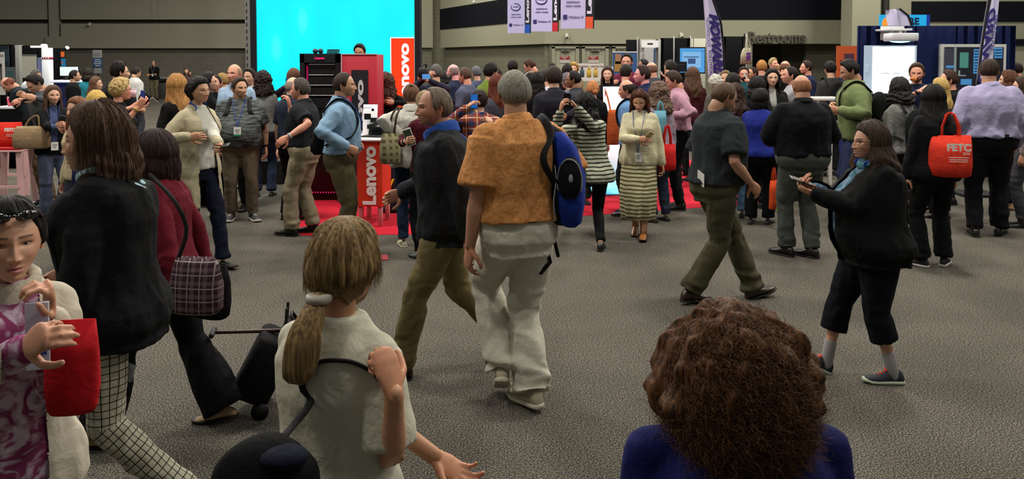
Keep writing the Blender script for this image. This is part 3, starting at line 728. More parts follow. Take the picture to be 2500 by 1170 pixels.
        if cl:
            gc = G(); nk = 26; th = np.arange(nk) * 2 * math.pi / nk; cb = bend(S(0, -.012, 1.455)); n_ = unit(nm - nb)
            u = unit(np.cross((0, 1, 0), n_)); v = np.cross(n_, u); r0 = nr * 1.12
            def rg(r, h): return cb + np.outer(np.cos(th) * r, u) + np.outer(np.sin(th) * r * 1.02, v) + np.outer(h - .020 * s * np.maximum(0, np.sin(th)), n_)
            R_ = [rg(r0 * 1.36, np.full(nk, .012 * s)), rg(r0 * 1.2, np.full(nk, .042 * s)), rg(r0 * 1.08, np.full(nk, .052 * s)), rg(r0 * 1.0, np.full(nk, .046 * s)), rg(r0 * 1.02, np.full(nk, -.01 * s))]
            if cl == 'fluffy': R_ = [rg(r0 * 1.75, np.full(nk, -.015 * s)), rg(r0 * 1.65, np.full(nk, .045 * s)), rg(r0 * 1.3, np.full(nk, .062 * s)), rg(r0 * 1.0, np.full(nk, .04 * s)), rg(r0 * .98, np.full(nk, -.02 * s))]
            gc.loft(R_, cap=False); gc.build('collar', o.get('cm', o['m']), body)
        return bv, ob
    bv = None
    if bottom and bottom.get('n', 'trousers') != 'skirt':
        o = bottom; gg = G(); off = o.get('off', .010); torso(gg, off, z0=.80, z1=o.get('waist', 1.0))
        wd = o.get('w', 1.0); hem = o.get('hem', .05); fl_ = o.get('flare', 1.0)
        for sd in (-1, 1):
            hip, kn, ank, fp, fyaw = legs[sd]; sh = unit(ank - kn); en = ank + unit(ank - kn) * 0 - sh * (hem - .05) * s
            hp2 = hip * .72 + kn * .28
            gg.tube([hip + S(0, 0, .0), hp2, (hip + kn) / 2, kn, (kn * .5 + en * .5), en],
                    [(.090 * s * fat ** .6, .098 * s * fat ** .6), .094 * s * wd * fat ** .5, .086 * s * wd * fat ** .4, .070 * s * wd, .066 * s * wd * (.3 + .7 * fl_), .064 * s * wd * fl_], k=k, round_=False)
        V, Q, N = remesh(gg, vox, 4); A = o.get('wr', .013) * s
        w = vnoise(V * npv((7, 7, 6)) / s, seed + 3); st = vnoise(V * npv((6, 6, 22)) / s + w[:, None] * 1.2, seed + 4)
        wk = np.zeros(len(V)); wh = np.zeros(len(V))
        for sd in (-1, 1):
            wk = np.maximum(wk, np.exp(-(np.linalg.norm(V - legs[sd][1], axis=1) / (.10 * s)) ** 2)); wh = np.maximum(wh, np.exp(-(np.linalg.norm(V - legs[sd][2], axis=1) / (.13 * s)) ** 2))
        vert = vnoise(V * npv((16, 16, 2.5)) / s, seed + 6)
        V = V + N * (A * (.5 * w + .45 * (1 - 2 * np.abs(vert)) * .7 + st * (.25 + 1.0 * wk + 1.5 * wh * o.get('stack', 1))))[:, None]
        gt = G(); gt.add(V, Q); pb = gt.build('trousers', o['m'], body)
        info['trousers'] = pb
        if o.get('uv'):    # coordinates that run along each leg, for woven checks
            uv = np.zeros((len(V), 3)); best = np.full(len(V), 9.)
            for sd in (-1, 1):
                hip, kn, ank = legs[sd][:3]; base = 0
                for a, b in ((hip, kn), (kn, ank)):
                    t = unit(b - a); l = np.linalg.norm(b - a); q = V - a; al = np.clip(q @ t, 0 if a is kn else -.3, l if b is kn else l + .2); dist = np.linalg.norm(q - np.outer(al, t), axis=1)
                    r = unit(np.cross(t, (0.2, 1, 0))); r2 = np.cross(t, r); an = np.arctan2(q @ r2, q @ r); sel = dist < best
                    best[sel] = dist[sel]; uv[sel, 0] = an[sel] * .075; uv[sel, 2] = base + al[sel]; base += l
            at2 = pb.data.attributes.new('leg_uv', 'FLOAT_VECTOR', 'POINT'); at2.data.foreach_set('vector', uv.astype(np.float32).ravel())
    elif bottom:
        o = bottom; gg = G(); hem = o.get('hem', .25); kk = 60; th = np.arange(kk) * 2 * math.pi / kk; R_ = []
        la, ra = legs[-1], legs[1]
        for z in np.linspace(.97, hem, 14):
            t = np.clip((.92 - z) / (.92 - hem), 0, 1)
            mid = (la[1] + ra[1]) / 2 if z > .5 else (la[2] + ra[2]) / 2 * (.5 - z) / .5 + (la[1] + ra[1]) / 2 * z / .5
            cy = mid[1] * min(1, t * 1.2); wx = (.178 * (1 - .12 * max(0, z - .9) / .07) + .02 * math.sin(t * 3) - .02 * t) * fat * s; wy = (.13 + .04 * t) * fat * s
            fold = 1 + .07 * t * np.sin(th * 9 + 2 * z) + .05 * t * np.sin(th * 5 + 1)
            R_.append(np.stack([np.cos(th) * wx * fold + hips[0] * s, cy + np.sin(th) * wy * fold, np.full(kk, z * s) + .03 * s * t * t * np.sin(th)], 1))
        gg.loft(R_); gg.build('skirt', o['m'], body)
    if shirt: bv, sob = garment(shirt, True); info['bv'] = bv
    if belt:
        gg = G(); torso(gg, .020, z0=.985, z1=1.02, kk=48); gg.build('belt', belt, body)
    if outer: bv, oob = garment({'off': .026, 'n': 'jacket', 'soff': .008, 'wr': .011, **outer}, False); info['bv'] = bv
    if shoes:
        for sd in (-1, 1):
            hip, kn, ank, fp, fyaw = legs[sd]; kind, scol, solc = shoes[:3]
            M = Matrix.Translation(Vector(ank)) @ Matrix.Rotation(math.radians(-fyaw), 4, 'Z') @ Matrix.Rotation(math.radians(-fp), 4, 'X') @ Matrix.Translation((0, 0, -.085 * s))
            a, b = shoe_geo(M, s ** .7 * (1 if sex == 'm' else .9), kind, lod)
            um = mat('leather_' + scol.strip('#'), scol, .35 if kind in ('dress', 'boot') else .8, spec=.5)
            ms = [um] + ([mat('laces_' + shoes[3].strip('#'), shoes[3], .8)] if kind == 'sneaker' and len(shoes) > 3 else [mat('laces_white', '#c8c4bc', .8)])
            ua = a.build('shoe' if kind != 'boot' else 'boot', ms, body)
            b.build('sole', mat('sole_' + (solc or '#0d0c0b').strip('#'), solc or '#0d0c0b', .6), ua)
            if shoes[0] == 'sneaker' and len(shoes) > 4:
                sg = G(); sg.tube([kn * .3 + ank * .7, ank - S(0, 0, .03)], [.042 * s, .040 * s], k=16); sg.build('sock', mat('sock_cloth', shoes[4], .9), body)
    # hair
    if hair:
        hg = make_hair(hair, sex, lod, seed); g2 = G(); 
        g2.merge(hg, HM @ Matrix.Scale(hairsz, 4)); g2.build('hair', hairmat(hc, c2), body)
    if beard:
        g2 = G(); g2.merge(beard_mesh(sex, lod), HM); g2.build('beard', hairmat(beard), body)
    if glasses:
        gg = G(); 
        for sx in (-1, 1):
            pts = [(sx * .032 + .021 * math.cos(a), .094 - .004 * abs(math.cos(a)), .001 + .014 * math.sin(a)) for a in np.linspace(0, 2 * math.pi, 17)]
            gg.tube(pts, [.0018] * 17, k=6); gg.tube([(sx * .052, .090, .004), (sx * .075, .06, .004), (sx * .082, 0, .002), (sx * .08, -.02, -.006)], [.0018] * 4, k=6)
        gg.tube([(-.012, .095, .004), (0, .098, .006), (.012, .095, .004)], [.0018] * 3, k=6)
        g2 = G(); g2.merge(gg, HM); g2.build('glasses', mat('spectacle_frame', glasses, .3, spec=.5), body)
    if watch:
        sd, c = watch; sh, e, w = arms[sd]; gg = G(); t = unit(w - e); gg.tube([w - t * .035 * s, w - t * .012 * s], [.0335 * s, .0325 * s], k=18, round_=False); gg.build('bracelet', mat('band_' + c.strip('#'), c, .4), body)
    if lan and bv:
        lz = lan.get('z', 1.12); lc = lan.get('c', '#1d3f8f'); gg = G(); 
        def front(xx, zz):
            o_ = bend(S(xx, 0, zz)); r = bv.ray_cast(Vector((o_[0], o_[1] + .6, o_[2])), Vector((0, -1, 0)))
            return npv(r[0][:]) + npv((0, .008 * s, 0)) if r[0] is not None else o_ + S(0, .14, 0)
        for sd in (-1, 1):
            pts = [bend(S(sd * .02, -.075, 1.485)), bend(S(sd * .068, -.03, 1.512)), bend(S(sd * .072, .03, 1.492))] + [front(sd * .07 * (1 - u) + .004, 1.45 - (1.45 - lz) * u) for u in (.0, .25, .5, .75, 1)]
            pts = spl(pts, 3); gg.tube(pts, [(.0022 * s, .009 * s)] * len(pts), k=6, ref=(0, 1, .2))
        gg.build('lanyard', mat('lanyard_' + lc.strip('#'), lc, .7), body)
        if lan.get('badge', True):
            p = front(.0, lz - .05) + npv((0, .006, 0)); gb2 = G(); gb2.box(p, (.082 * s, .004, .105 * s)); bo = gb2.build('badge', mat('badge_card', '#dcdcd8', .5), body, smooth=False)
            if lan.get('foot'):
                gf = G(); gf.box(p + npv((0, .0025, -.045 * s)), (.083 * s, .004, .022 * s)); gf.build('badge_ribbon', mat('ribbon_' + lan['foot'].strip('#'), lan['foot'], .6), bo, smooth=False)
            gf = G()
            for q in range(3): gf.box(p + npv((0, .003, (.02 - .018 * q) * s)), ((.055 - .012 * q) * s, .001, .005 * s))
            gf.build('print', mat('print_dark', '#333333', .6), bo, smooth=False)
    info['M'] = Matrix.Translation(body.location) @ Matrix.Rotation(math.radians(yaw), 4, 'Z')
    return info
def wpos(info, p): return info['M'] @ Vector(p)
# ================================================================= THE HALL
def rect(px0, py0, px1, py1, Y, th=.05, z0=None):
    """centre and size of an upright board measured in the photograph and standing at distance Y"""
    a = at(px0, py0, Y); b = at(px1, py1, Y); zb = b.z if z0 is None else z0
    return ((a.x + b.x) / 2, Y + th / 2, (a.z + zb) / 2), (abs(b.x - a.x), th, abs(a.z - zb))
def board(name, r, m, parent=None, bev=0, smooth=False):
    g = G(); g.box(r[0], r[1], bev); return g.build(name, m, parent, smooth=smooth, sharp=40 if smooth else None)

def floor_mat():
    m = mat('grey_carpet', '#6e6a62', .95, spec=.05); nt = m.node_tree; b = nt.nodes['Principled BSDF']
    tc = nd(nt, 'ShaderNodeTexCoord'); o = tc.outputs['Object']
    n1 = nd(nt, 'ShaderNodeTexNoise'); n1.inputs['Scale'].default_value = 120; n1.inputs['Detail'].default_value = 4; n1.inputs['Roughness'].default_value = .75
    n2 = nd(nt, 'ShaderNodeTexNoise'); n2.inputs['Scale'].default_value = 1.1; n2.inputs['Detail'].default_value = 3
    nt.links.new(o, n1.inputs['Vector']); nt.links.new(o, n2.inputs['Vector'])
    r = ramp(nt, n1.outputs[0], [(.38, '#141312'), (.5, '#45423c'), (.62, '#8e887c')])
    mx = nd(nt, 'ShaderNodeMix', data_type='RGBA', blend_type='MULTIPLY'); mx.inputs['Factor'].default_value = 1
    r2 = ramp(nt, n2.outputs[0], [(.35, (.82, .82, .82)), (.65, (1, 1, 1))])
    nt.links.new(r.outputs[0], mx.inputs['A']); nt.links.new(r2.outputs[0], mx.inputs['B']); nt.links.new(mx.outputs['Result'], b.inputs['Base Color'])
    bp = nd(nt, 'ShaderNodeBump'); bp.inputs['Strength'].default_value = .3; bp.inputs['Distance'].default_value = .006
    nt.links.new(n1.outputs[0], bp.inputs['Height']); nt.links.new(bp.outputs[0], b.inputs['Normal'])
    return m
def block_mat(name, c, c2):
    m = mat(name, c, .9, spec=.1); nt = m.node_tree; b = nt.nodes['Principled BSDF']
    tc = nd(nt, 'ShaderNodeTexCoord'); sp = nd(nt, 'ShaderNodeSeparateXYZ'); cb = nd(nt, 'ShaderNodeCombineXYZ'); nt.links.new(tc.outputs['Object'], sp.inputs[0])
    nt.links.new(sp.outputs[0], cb.inputs[0]); nt.links.new(sp.outputs[2], cb.inputs[1])
    br = nd(nt, 'ShaderNodeTexBrick'); br.inputs['Scale'].default_value = 1.0; br.inputs['Brick Width'].default_value = .41; br.inputs['Row Height'].default_value = .2; br.inputs['Mortar Size'].default_value = .008
    br.inputs['Color1'].default_value = lin(c); br.inputs['Color2'].default_value = tuple(v * 1.08 for v in lin(c)[:3]) + (1,); br.inputs['Mortar'].default_value = lin(c2)
    nt.links.new(cb.outputs[0], br.inputs['Vector']); nt.links.new(br.outputs[0], b.inputs['Base Color']); return m
WALL = mat('painted_wall_panel', '#928e7f', .9, spec=.1, bump=.1, bscale=3); BLOCK = block_mat('block_wall', '#6d695f', '#605c53')
WALL2 = mat('olive_wall_paint', '#8b8a76', .9, spec=.1); BLOCK2 = block_mat('olive_block_wall', '#656455', '#575648')
BAND = mat('black_wall_band', '#141419', .9, spec=.05); SHADE = mat('groove_shade', '#4f4b3e', .9)  # SHADE: shade of the wall grooves put into a darker colour
BLK = mat('black_drape', '#0d0d10', .95, spec=.05); GRY = mat('grey_drape', '#8b8b86', .95, spec=.05); WHT = mat('white_board', '#dcdcdc', .5)

g = G(); g.box((0, 18, -.05), (70, 62, .1)); struct(g.build('floor', floor_mat(), smooth=False))
YB = 42.0
def zz(py, Y): return at(1250, py, Y).z
xr = at(604, 100, YB).x
# left wall: two courses of precast panels over a set-back block wall
g = G()
ledge = zz(118, YB); g1a, g1b = zz(58, YB), zz(48, YB)
for xa, xb in ((-32, at(120, 0, YB).x), (at(126, 0, YB).x, at(146, 0, YB).x), (at(152, 0, YB).x, xr)):
    pil = xb - xa < 1
    for za, zb in (((ledge, 12),) if pil else ((ledge, g1a), (g1b, 12))):
        g.box(((xa + xb) / 2, YB + (.0 if not pil else -.1), (za + zb) / 2), (xb - xa, .4, zb - za))
g.box((at(136, 0, YB).x, YB - .12, (ledge + zz(90, YB)) / 2), (.8, .4, zz(90, YB) - ledge))
for pxx in (375, 392): g.box((at(pxx, 0, YB).x, YB - .21, 8), (.06, .04, 12 - zz(40, YB)))
struct(g.build('wall_left', WALL, smooth=False))
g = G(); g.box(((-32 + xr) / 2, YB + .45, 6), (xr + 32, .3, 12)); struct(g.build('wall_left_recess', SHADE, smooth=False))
g = G(); g.box(((-32 + xr) / 2, YB + .25, ledge / 2), (xr + 32, .2, ledge)); struct(g.build('wall_left_base', BLOCK, smooth=False))
# centre wall running nearer, black band along it
Y1, Y2 = 40.0, 30.0
xa, xb = at(1075, 0, Y1).x, at(1330, 0, Y2).x
yaw1 = math.atan2(Y2 - Y1, xb - xa); len1 = math.hypot(xb - xa, Y2 - Y1)
zl = zz(107, Y2); zb0, zb1 = zz(48, Y2), zz(48, Y2) + .98
def walled(name, parts, org, yaw):
    for nm, m, xs, ys, zs in parts:
        g = G(); g.box(((xs[0] + xs[1]) / 2, (ys[0] + ys[1]) / 2, (zs[0] + zs[1]) / 2), (xs[1] - xs[0], ys[1] - ys[0], zs[1] - zs[0]))
        o = g.build(name + nm, m, smooth=False); o.location = org; o.rotation_euler = (0, 0, yaw); struct(o)
walled('wall_center', [('', WALL2, (0, len1), (0, .3), (zl, 12)), ('_base', BLOCK2, (0, len1), (.22, .4), (0, zl)), ('_band', BAND, (0, len1), (-.03, 0), (zb0, zb1))], (xa, Y1, 0), yaw1)
xe = at(2072, 0, Y2).x; xn = at(1832, 0, Y2).x
walled('wall_back', [('', WALL2, (0, xe - xb), (0, .3), (zl, 12)), ('_base', BLOCK2, (0, xn - xb), (.22, .4), (0, zl)), ('_band', BAND, (0, xe - xb), (-.03, 0), (zb0, 7.5))], (xb, Y2, 0), 0)
# angled return between the screen and the corner
xc0 = at(1020, 0, Y1).x
walled('wall_return', [('', WALL2, (0, xa - xc0), (0, .3), (zl, 12)), ('_base', BLOCK2, (0, xa - xc0), (.2, .4), (0, zl))], (xc0 - .3, Y1 - .4, 0), math.atan2(.4, xa - xc0))
walled('wall_behind_screen', [('', BLOCK2, (0, xc0 - xr + 2.5), (0, .3), (0, 12))], (xr, YB - .2, 0), 0)
# restroom recess
g = G(); g.box(((xn + xe) / 2, Y2 + 4, zl / 2), (xe - xn, .2, zl)); g.box((xn, Y2 + 2, zl / 2), (.2, 4, zl)); g.box((xe + .5, Y2 + 1, zl / 2), (3.4, .2, zl)); g.box(((xn + xe) / 2 + .8, Y2 + 2.5, zl / 2), (1.3, .2, zl)); g.box(((xn + xe) / 2, Y2 + 2.1, zl + .05), (xe - xn, 4, .1))
struct(g.build('wall_restroom', BLOCK2, smooth=False))
# right wall
Y3 = 27.0; x3 = at(2072, 0, Y3).x
walled('wall_right', [('', WALL2, (0, 14), (.3, .6), (0, 12)), ('_pier', WALL2, (0, at(2140, 0, Y3).x - x3), (-.3, .3), (0, 12)), ('_band', BAND, (at(2236, 0, Y3).x - x3, 14), (.26, .3), (zz(52, Y3), zz(2, Y3))), ('_low_band', BAND, (1.5, 14), (.2, .3), (zz(110, Y3), zz(95, Y3)))], (x3, Y3, 0), 0)
g = G(); g.tube([(at(2166, 0, Y3).x, Y3 + .1, .05), (at(2166, 0, Y3).x, Y3 + .1, 11)], [.11, .11], k=16); struct(g.build('trim_1', mat('drain_pipe', '#2a2a26', .7)))
# doors in the centre wall with their alarm signs
DOOR = mat('door_paint', '#8c8b78', .7); DFR = mat('door_frame_paint', '#807f6c', .6)
for i, (p0, p1, sgn) in enumerate(((1355, 1405, 1379), (1428, 1477, 1449), (1502, 1530, None))):
    g = G(); r = rect(p0, 118, p1, 200, Y2 + .2, .06, 0); g.box(*r); dd = g.build('door_%d' % (i + 1), DOOR, smooth=False); struct(dd)
    g = G(); c, sz = r
    for sx in (-1, 1): g.box((c[0] + sx * (sz[0] / 2 + .06), Y2 + .17, c[2]), (.12, .14, sz[2] + .1))
    g.box((c[0], Y2 + .17, sz[2] + .04), (sz[0] + .24, .14, .1)); g.build('door_frame', DFR, dd, smooth=False)
    g = G(); g.box((c[0] + .0, Y2 + .12, sz[2] - .08), (.34, .12, .08), .01); g.tube([(c[0] + .15, Y2 + .1, sz[2] - .08), (c[0] - .1, Y2 - .02, sz[2] - .04)], [.012, .012], k=6); g.build('door_closer', mat('closer_metal', '#5c5a4c', .5), dd, smooth=False)
    if sgn:
        r = rect(sgn - 12, 137, sgn + 12, 153, Y2 + .17, .02); bo = board('door_sign', r, mat('sign_white', '#b9b5ae', .5)); tag(bo, 'white and red emergency exit sign on the %s olive door' % ('left hand' if i == 0 else 'right hand'), 'sign')
        r2 = rect(sgn - 12, 137, sgn + 12, 145.5, Y2 + .155, .014); rb = board('red_panel', r2, mat('sign_red', '#7e1b18', .5), bo)
        text('EMERGENCY', .048, 'lettering', WHT, bo, face_cam((at(sgn, 139.5, Y2).x, Y2 + .15, zz(139.3, Y2 + .15)))); text('EXIT', .05, 'lettering', WHT, bo, face_cam((at(sgn, 143, Y2).x, Y2 + .15, zz(143.1, Y2 + .15))))
        text('ALARM WILL SOUND', .034, 'lettering', mat('sign_red', '#7e1b18'), bo, face_cam((at(sgn, 149, Y2).x, Y2 + .16, zz(149, Y2 + .16))))
# restrooms lettering on the wall
REST = mat('restroom_letter_metal', '#4a4a3e', .6)
a = at(1826, 90, Y2); b_ = at(1964, 90, Y2)
t = text('Restrooms', .52, 'restrooms_sign', REST, None, None, ext=.05, bold=.016, align='CENTER'); w = t.dimensions.x
wv = np.array([v.co[0] for v in t.data.vertices]); sxx = (b_.x - a.x) / (wv.max() - wv.min())
t.data.transform(Matrix.Diagonal((sxx, 1.08, 1, 1))); t.matrix_local = face_cam(((a.x + b_.x) / 2, Y2 - .06, zz(93, Y2))); tag(t, 'dark grey raised Restrooms lettering mounted on the olive wall', 'sign')
# small fittings on the walls
def cctv(px, py, Y, lab):
    o = empty('security_camera', at(px, py, Y)); tag(o, lab, 'security camera')
    g = G(); g.box((0, .12, .03), (.1, .1, .14), .01); g.build('bracket', mat('cctv_white', '#b8b6a8', .5), o)
    g = G(); g.ball((0, 0, -.03), (.075, .09, .075), 16, 10); g.build('camera_dome', mat('cctv_white', '#b8b6a8', .5), o)
    g = G(); g.ball((0, -.07, -.05), .035, 12, 8); g.build('lens', mat('cctv_lens', '#101010', .2), o)
cctv(217, 60, YB - .35, 'small white security camera on the left wall panel joint')
cctv(1178, 73, 35.6, 'white security camera below the black band beside the hanging banners')
cctv(1384, 88, Y2 - .17, 'white security camera above the left emergency exit door')
cctv(1665, 87, Y2 - .17, 'white security camera above the black draped booth')
g = G(); g.box(at(1157, 4, 36.2), (.26, .05, .2), rotz=yaw1); o = g.build('fire_alarm', mat('alarm_red', '#8f1f1c', .5), smooth=False); tag(o, 'small red fire alarm box on the wall above the black band', 'alarm')
g = G(); g.tube([(0, 0, 0), (0, -.015, 0)], [.05, .05], k=14, round_=False); gl = g.build('strobe', mat('strobe_white', '#cccccc', .4), o); gl.location = at(1157, 4, 36.05)
g = G(); g.box(at(1165, 128, 37.0), (.14, .03, .2), rotz=yaw1); o = g.build('wall_notice', mat('notice_paper', '#a5a38e', .7), smooth=False); tag(o, 'small pale notice pinned low on the olive block wall', 'notice')

# grey riser pillar left of the screen
g = G(); r = rect(597, 0, 612, 190, 39.5, .3, 0); r = ((r[0][0], r[0][1], 5), (r[1][0], .3, 10)); g.box(*r); o = g.build('pillar', mat('galvanised_steel', '#7f7f7c', .5, .3), smooth=False); struct(o)
g = G()
for i in range(14): g.box((r[0][0] - .02, 39.47, 1.0 + .32 * i), (.04, .04, .16))
g.build('slots', mat('slot_dark', '#232325'), o, smooth=False)

# ---------------------------------------------------------------- LED video wall
YS = 16.0
def screen_mat():
    m = mat('led_cyan', '#000000', .6, emit='#00f4ff', estr=1.15); nt = m.node_tree; b = nt.nodes['Principled BSDF']
    tc = nd(nt, 'ShaderNodeTexCoord'); mp = nd(nt, 'ShaderNodeMapping'); mp.inputs['Rotation'].default_value = (0, .6, 0); mp.inputs['Scale'].default_value = (1.1, 1, .45)
    nt.links.new(tc.outputs['Object'], mp.inputs[0]); v = nd(nt, 'ShaderNodeTexVoronoi'); v.inputs['Scale'].default_value = 1.6; nt.links.new(mp.outputs[0], v.inputs['Vector'])
    r = ramp(nt, v.outputs['Distance'], [(0.10, '#38f0ff'), (.22, '#00f0fb'), (.6, '#00e6f6')]); nt.links.new(r.outputs[0], b.inputs['Emission Color'])
    return m
scr = empty('video_wall', at(820, 300, YS)); scr.location.z = 0; tag(scr, 'huge glowing cyan LED video wall in a black frame behind the crowd', 'screen')
def loc(o, par): 
    M = o.matrix_basis.copy(); o.parent = par; o.matrix_basis = Matrix.Translation(-par.location) @ M; return o
zbot = 1.0; ztop = 4.6
g = G(); xa_, xb_ = at(625, 0, YS).x, at(1012, 0, YS).x; g.box(((xa_ + xb_) / 2, YS + .06, (zbot + ztop) / 2), (xb_ - xa_, .08, ztop - zbot)); loc(g.build('display', screen_mat(), smooth=False), scr)
fr = mat('screen_frame', '#0a0a14', .6); g = G(); wl = .11
g.box((xa_ - wl / 2, YS + .12, (ztop) / 2), (wl, .3, ztop)); g.box((xb_ + wl / 2, YS + .12, ztop / 2), (wl, .3, ztop)); g.box(((xa_ + xb_) / 2, YS + .2, ztop + .05), (xb_ - xa_ + .22, .3, .1)); g.box(((xa_ + xb_) / 2, YS + .25, ztop / 2), (xb_ - xa_, .2, ztop)); g.box(((xa_ + xb_) / 2, YS + .1, zbot / 2), (xb_ - xa_, .25, zbot))
loc(g.build('frame', fr, smooth=False), scr)
ORG = mat('led_orange', '#000000', .6, emit='#ff3c08', estr=1.0); LW = mat('led_white', '#000000', .6, emit='#ffffff', estr=.95)
r = rect(952.5, 91, 1012, 262, YS - .02, .03); loc(board('logo_border', r, LW), scr)
r = rect(955, 93.5, 1012, 262, YS - .03, .03); loc(board('logo_panel', r, ORG), scr)
def lenovo(px0, px1, py0, py1, Y, m, name, par, s='Lenovo', yaw=0, roll=math.pi / 2, c=None, L=None, cap=None):
    t = text(s, .3, name, m, None, None, ext=.004, bold=.012); v = np.array([q.co[:] for q in t.data.vertices]); mn, mx = v.min(0), v.max(0)
    t.data.transform(Matrix.Translation((-(mn[0] + mx[0]) / 2, -(mn[1] + mx[1]) / 2, 0)))
    if L is None: L = abs(at(px0, py0, Y).z - at(px0, py1, Y).z); cap = abs(at(px0, py0, Y).x - at(px1, py0, Y).x); c = (at((px0 + px1) / 2, 0, Y).x, Y, zz((py0 + py1) / 2, Y))
    t.data.transform(Matrix.Diagonal((L / (mx[0] - mn[0]), cap / (mx[1] - mn[1]), 1, 1)))
    t.matrix_local = face_cam(c, yaw, roll)
    if par is not None: loc(t, par)
    return t
lenovo(972, 998, 106, 258, YS - .05, LW, 'lettering', scr, 'Lenovo')

# ---------------------------------------------------------------- booth on the red carpet
RC = mat('red_carpet', '#b80c28', .95, bump=.5, bscale=200)
poly = [gnd(735, 576), gnd(1035, 573), gnd(1430, 527), gnd(1650, 512), gnd(1895, 492), Vector((5.4, 15.5, 0)), Vector((-4.2, 15.5, 0)), gnd(712, 540)]
g = G(); n = len(poly); V = [(p.x, p.y, z) for z in (.0, .004) for p in poly]; cx = sum(p.x for p in poly) / n; cy = sum(p.y for p in poly) / n
V += [(cx, cy, .004)]; g.add(V, [(i, (i + 1) % n, n + (i + 1) % n, n + i) for i in range(n)], [(2 * n, n + i, n + (i + 1) % n) for i in range(n)])
o = g.build('red_carpet', RC, smooth=False); tag(o, 'bright red booth carpet laid on the grey floor under the screens', 'carpet')
g = G(); p = gnd(930, 630); g.box((p.x, p.y, .004), (.13, .2, .006), rotz=.2); g.build('flyer', mat('flyer_red', '#b02038', .6), smooth=False); tag(bpy.data.objects['flyer'], 'red flyer lying on the grey carpet by the jeans wearer', 'flyer')
g = G(); c = at(850, 0, 13.3); g.box((c.x, 13.6, .18), (2.6, 2.2, .34), .01); o = g.build('stage_riser', mat('riser_black', '#121214', .8), smooth=False); tag(o, 'low black stage riser under the presenter behind the kiosk', 'stage')

BKG = mat('kiosk_black', '#08080b', .4, spec=.4); MAG = mat('led_magenta', '#000000', emit='#ff1f7a', estr=1.1); PRT = mat('kiosk_print', '#c9c4c9', .6, emit='#8d8a90', estr=.35)
YK = 11.0; kx0, kx1 = at(731, 0, YK).x, at(829, 0, YK).x
kio = empty('server_kiosk', ((kx0 + kx1) / 2, YK, 0)); tag(kio, 'tall black server cabinet kiosk with pink lettering and light strip', 'kiosk')
kz = zz(131, YK); w_ = kx1 - kx0
g = G(); g.box((0, .35, kz / 2), (w_, .6, kz), .01); g.build('cabinet', BKG, kio)
g = G()
for sx in (-1, 1): g.box((sx * (w_ / 2 - .03), .02, kz / 2), (.06, .08, kz))
g.box((0, .02, kz - .06), (w_, .08, .12)); g.build('door_frame', mat('kiosk_frame', '#141418', .5), kio, smooth=False)
g = G(); g.box((-w_ / 2 + .085, .035, kz * .62), (.018, .01, kz * .6)); g.build('light_strip', mat('led_magenta_dim', '#000000', emit='#c01060', estr=.7), kio, smooth=False)
for i, py in enumerate((157, 183, 208, 233)):
    z = zz(py, YK); g = G(); g.box((.02, .03, z - .09), (w_ - .17, .02, .16)); sh = g.build('shelf', mat('kiosk_shelf', '#050507', .6), kio, smooth=False)
    g = G(); xx = -w_ / 2 + .11
    for j in range(13):
        l = .012 + .02 * ((j * 7 + i * 3) % 4) / 3
        if xx + l < w_ / 2 - .06: g.box((xx + l / 2, .018, z), (l, .006, .009))
        xx += l + .006
    g.build('print', PRT, sh, smooth=False)
lenovo(0, 0, 0, 0, 0, MAG, 'lettering', None, 'Lenovo', roll=0, c=(0, -.03, zz(142, YK)), L=.125, cap=.032).parent = kio
g = G()
for i in range(12): g.ball((-w_ / 2 + .12 + i * .035, -.02, .12), .008, 8, 6)
g.build('base_lights', MAG, kio)
for i, px in enumerate((770, 783)):
    o = empty('desk_speaker', at(px, 129.5, YK + .3)); o.location.z = kz + .002; tag(o, 'small dark ball speaker on the black kiosk, %s' % ('the one nearer the screen edge' if i == 0 else 'the one beside the stacked drives'), 'speaker', 'ball speakers on the kiosk')
    g = G(); g.ball((0, 0, .034), .036, 18, 12); g.build('housing', mat('goggle_dark', '#20323c', .3), o); g = G(); g.tube([(0, 0, 0), (0, 0, .008)], [.02, .02], k=14); g.build('base', BKG, o)
g = G(); p = at(813, 128, YK + .3)
for i in range(3): g.box((p.x + .004 * i, YK + .3, kz + .012 + .02 * i), (.15, .12, .016), .003)
tag(g.build('drive_stack', BKG), 'stack of flat black boxes on top of the kiosk', 'box')

RD = mat('kiosk_red', '#a3182a', .6)
YR = 10.8; rx0, rx1 = at(832, 0, YR).x, at(919, 0, YR).x; kz2 = zz(133, YR)
rw = empty('red_booth_wall', ((rx0 + rx1) / 2, YR, 0)); tag(rw, 'tall red booth wall with a black vertical letter panel', 'booth wall'); w_ = rx1 - rx0
g = G(); g.box((0, .28, kz2 / 2), (w_, .56, kz2), .006); g.build('wall_body', RD, rw)
g = G(); g.box((-w_ / 2 + .004, -.008, kz2 / 2), (.012, .014, kz2)); g.box((0, .02, kz2 + .004), (w_, .06, .01)); g.build('edge_strip', mat('edge_white', '#c9a9b0', .5), rw, smooth=False)
px_c = (at(877, 0, YR).x - rw.location.x); zt = zz(171, YR)
g = G(); g.box((px_c, -.008, (zt + .35) / 2), (.215, .016, zt - .35)); pn = g.build('logo_panel', mat('panel_charcoal', '#17171d', .6), rw, smooth=False)
lenovo(0, 0, 0, 0, 0, mat('letter_grey', '#b9b9bd', .5), 'lettering', None, 'Lenovo', c=(px_c, -.02, (zz(195, YR) + zz(395, YR)) / 2), L=zz(195, YR) - zz(395, YR), cap=.1).parent = rw

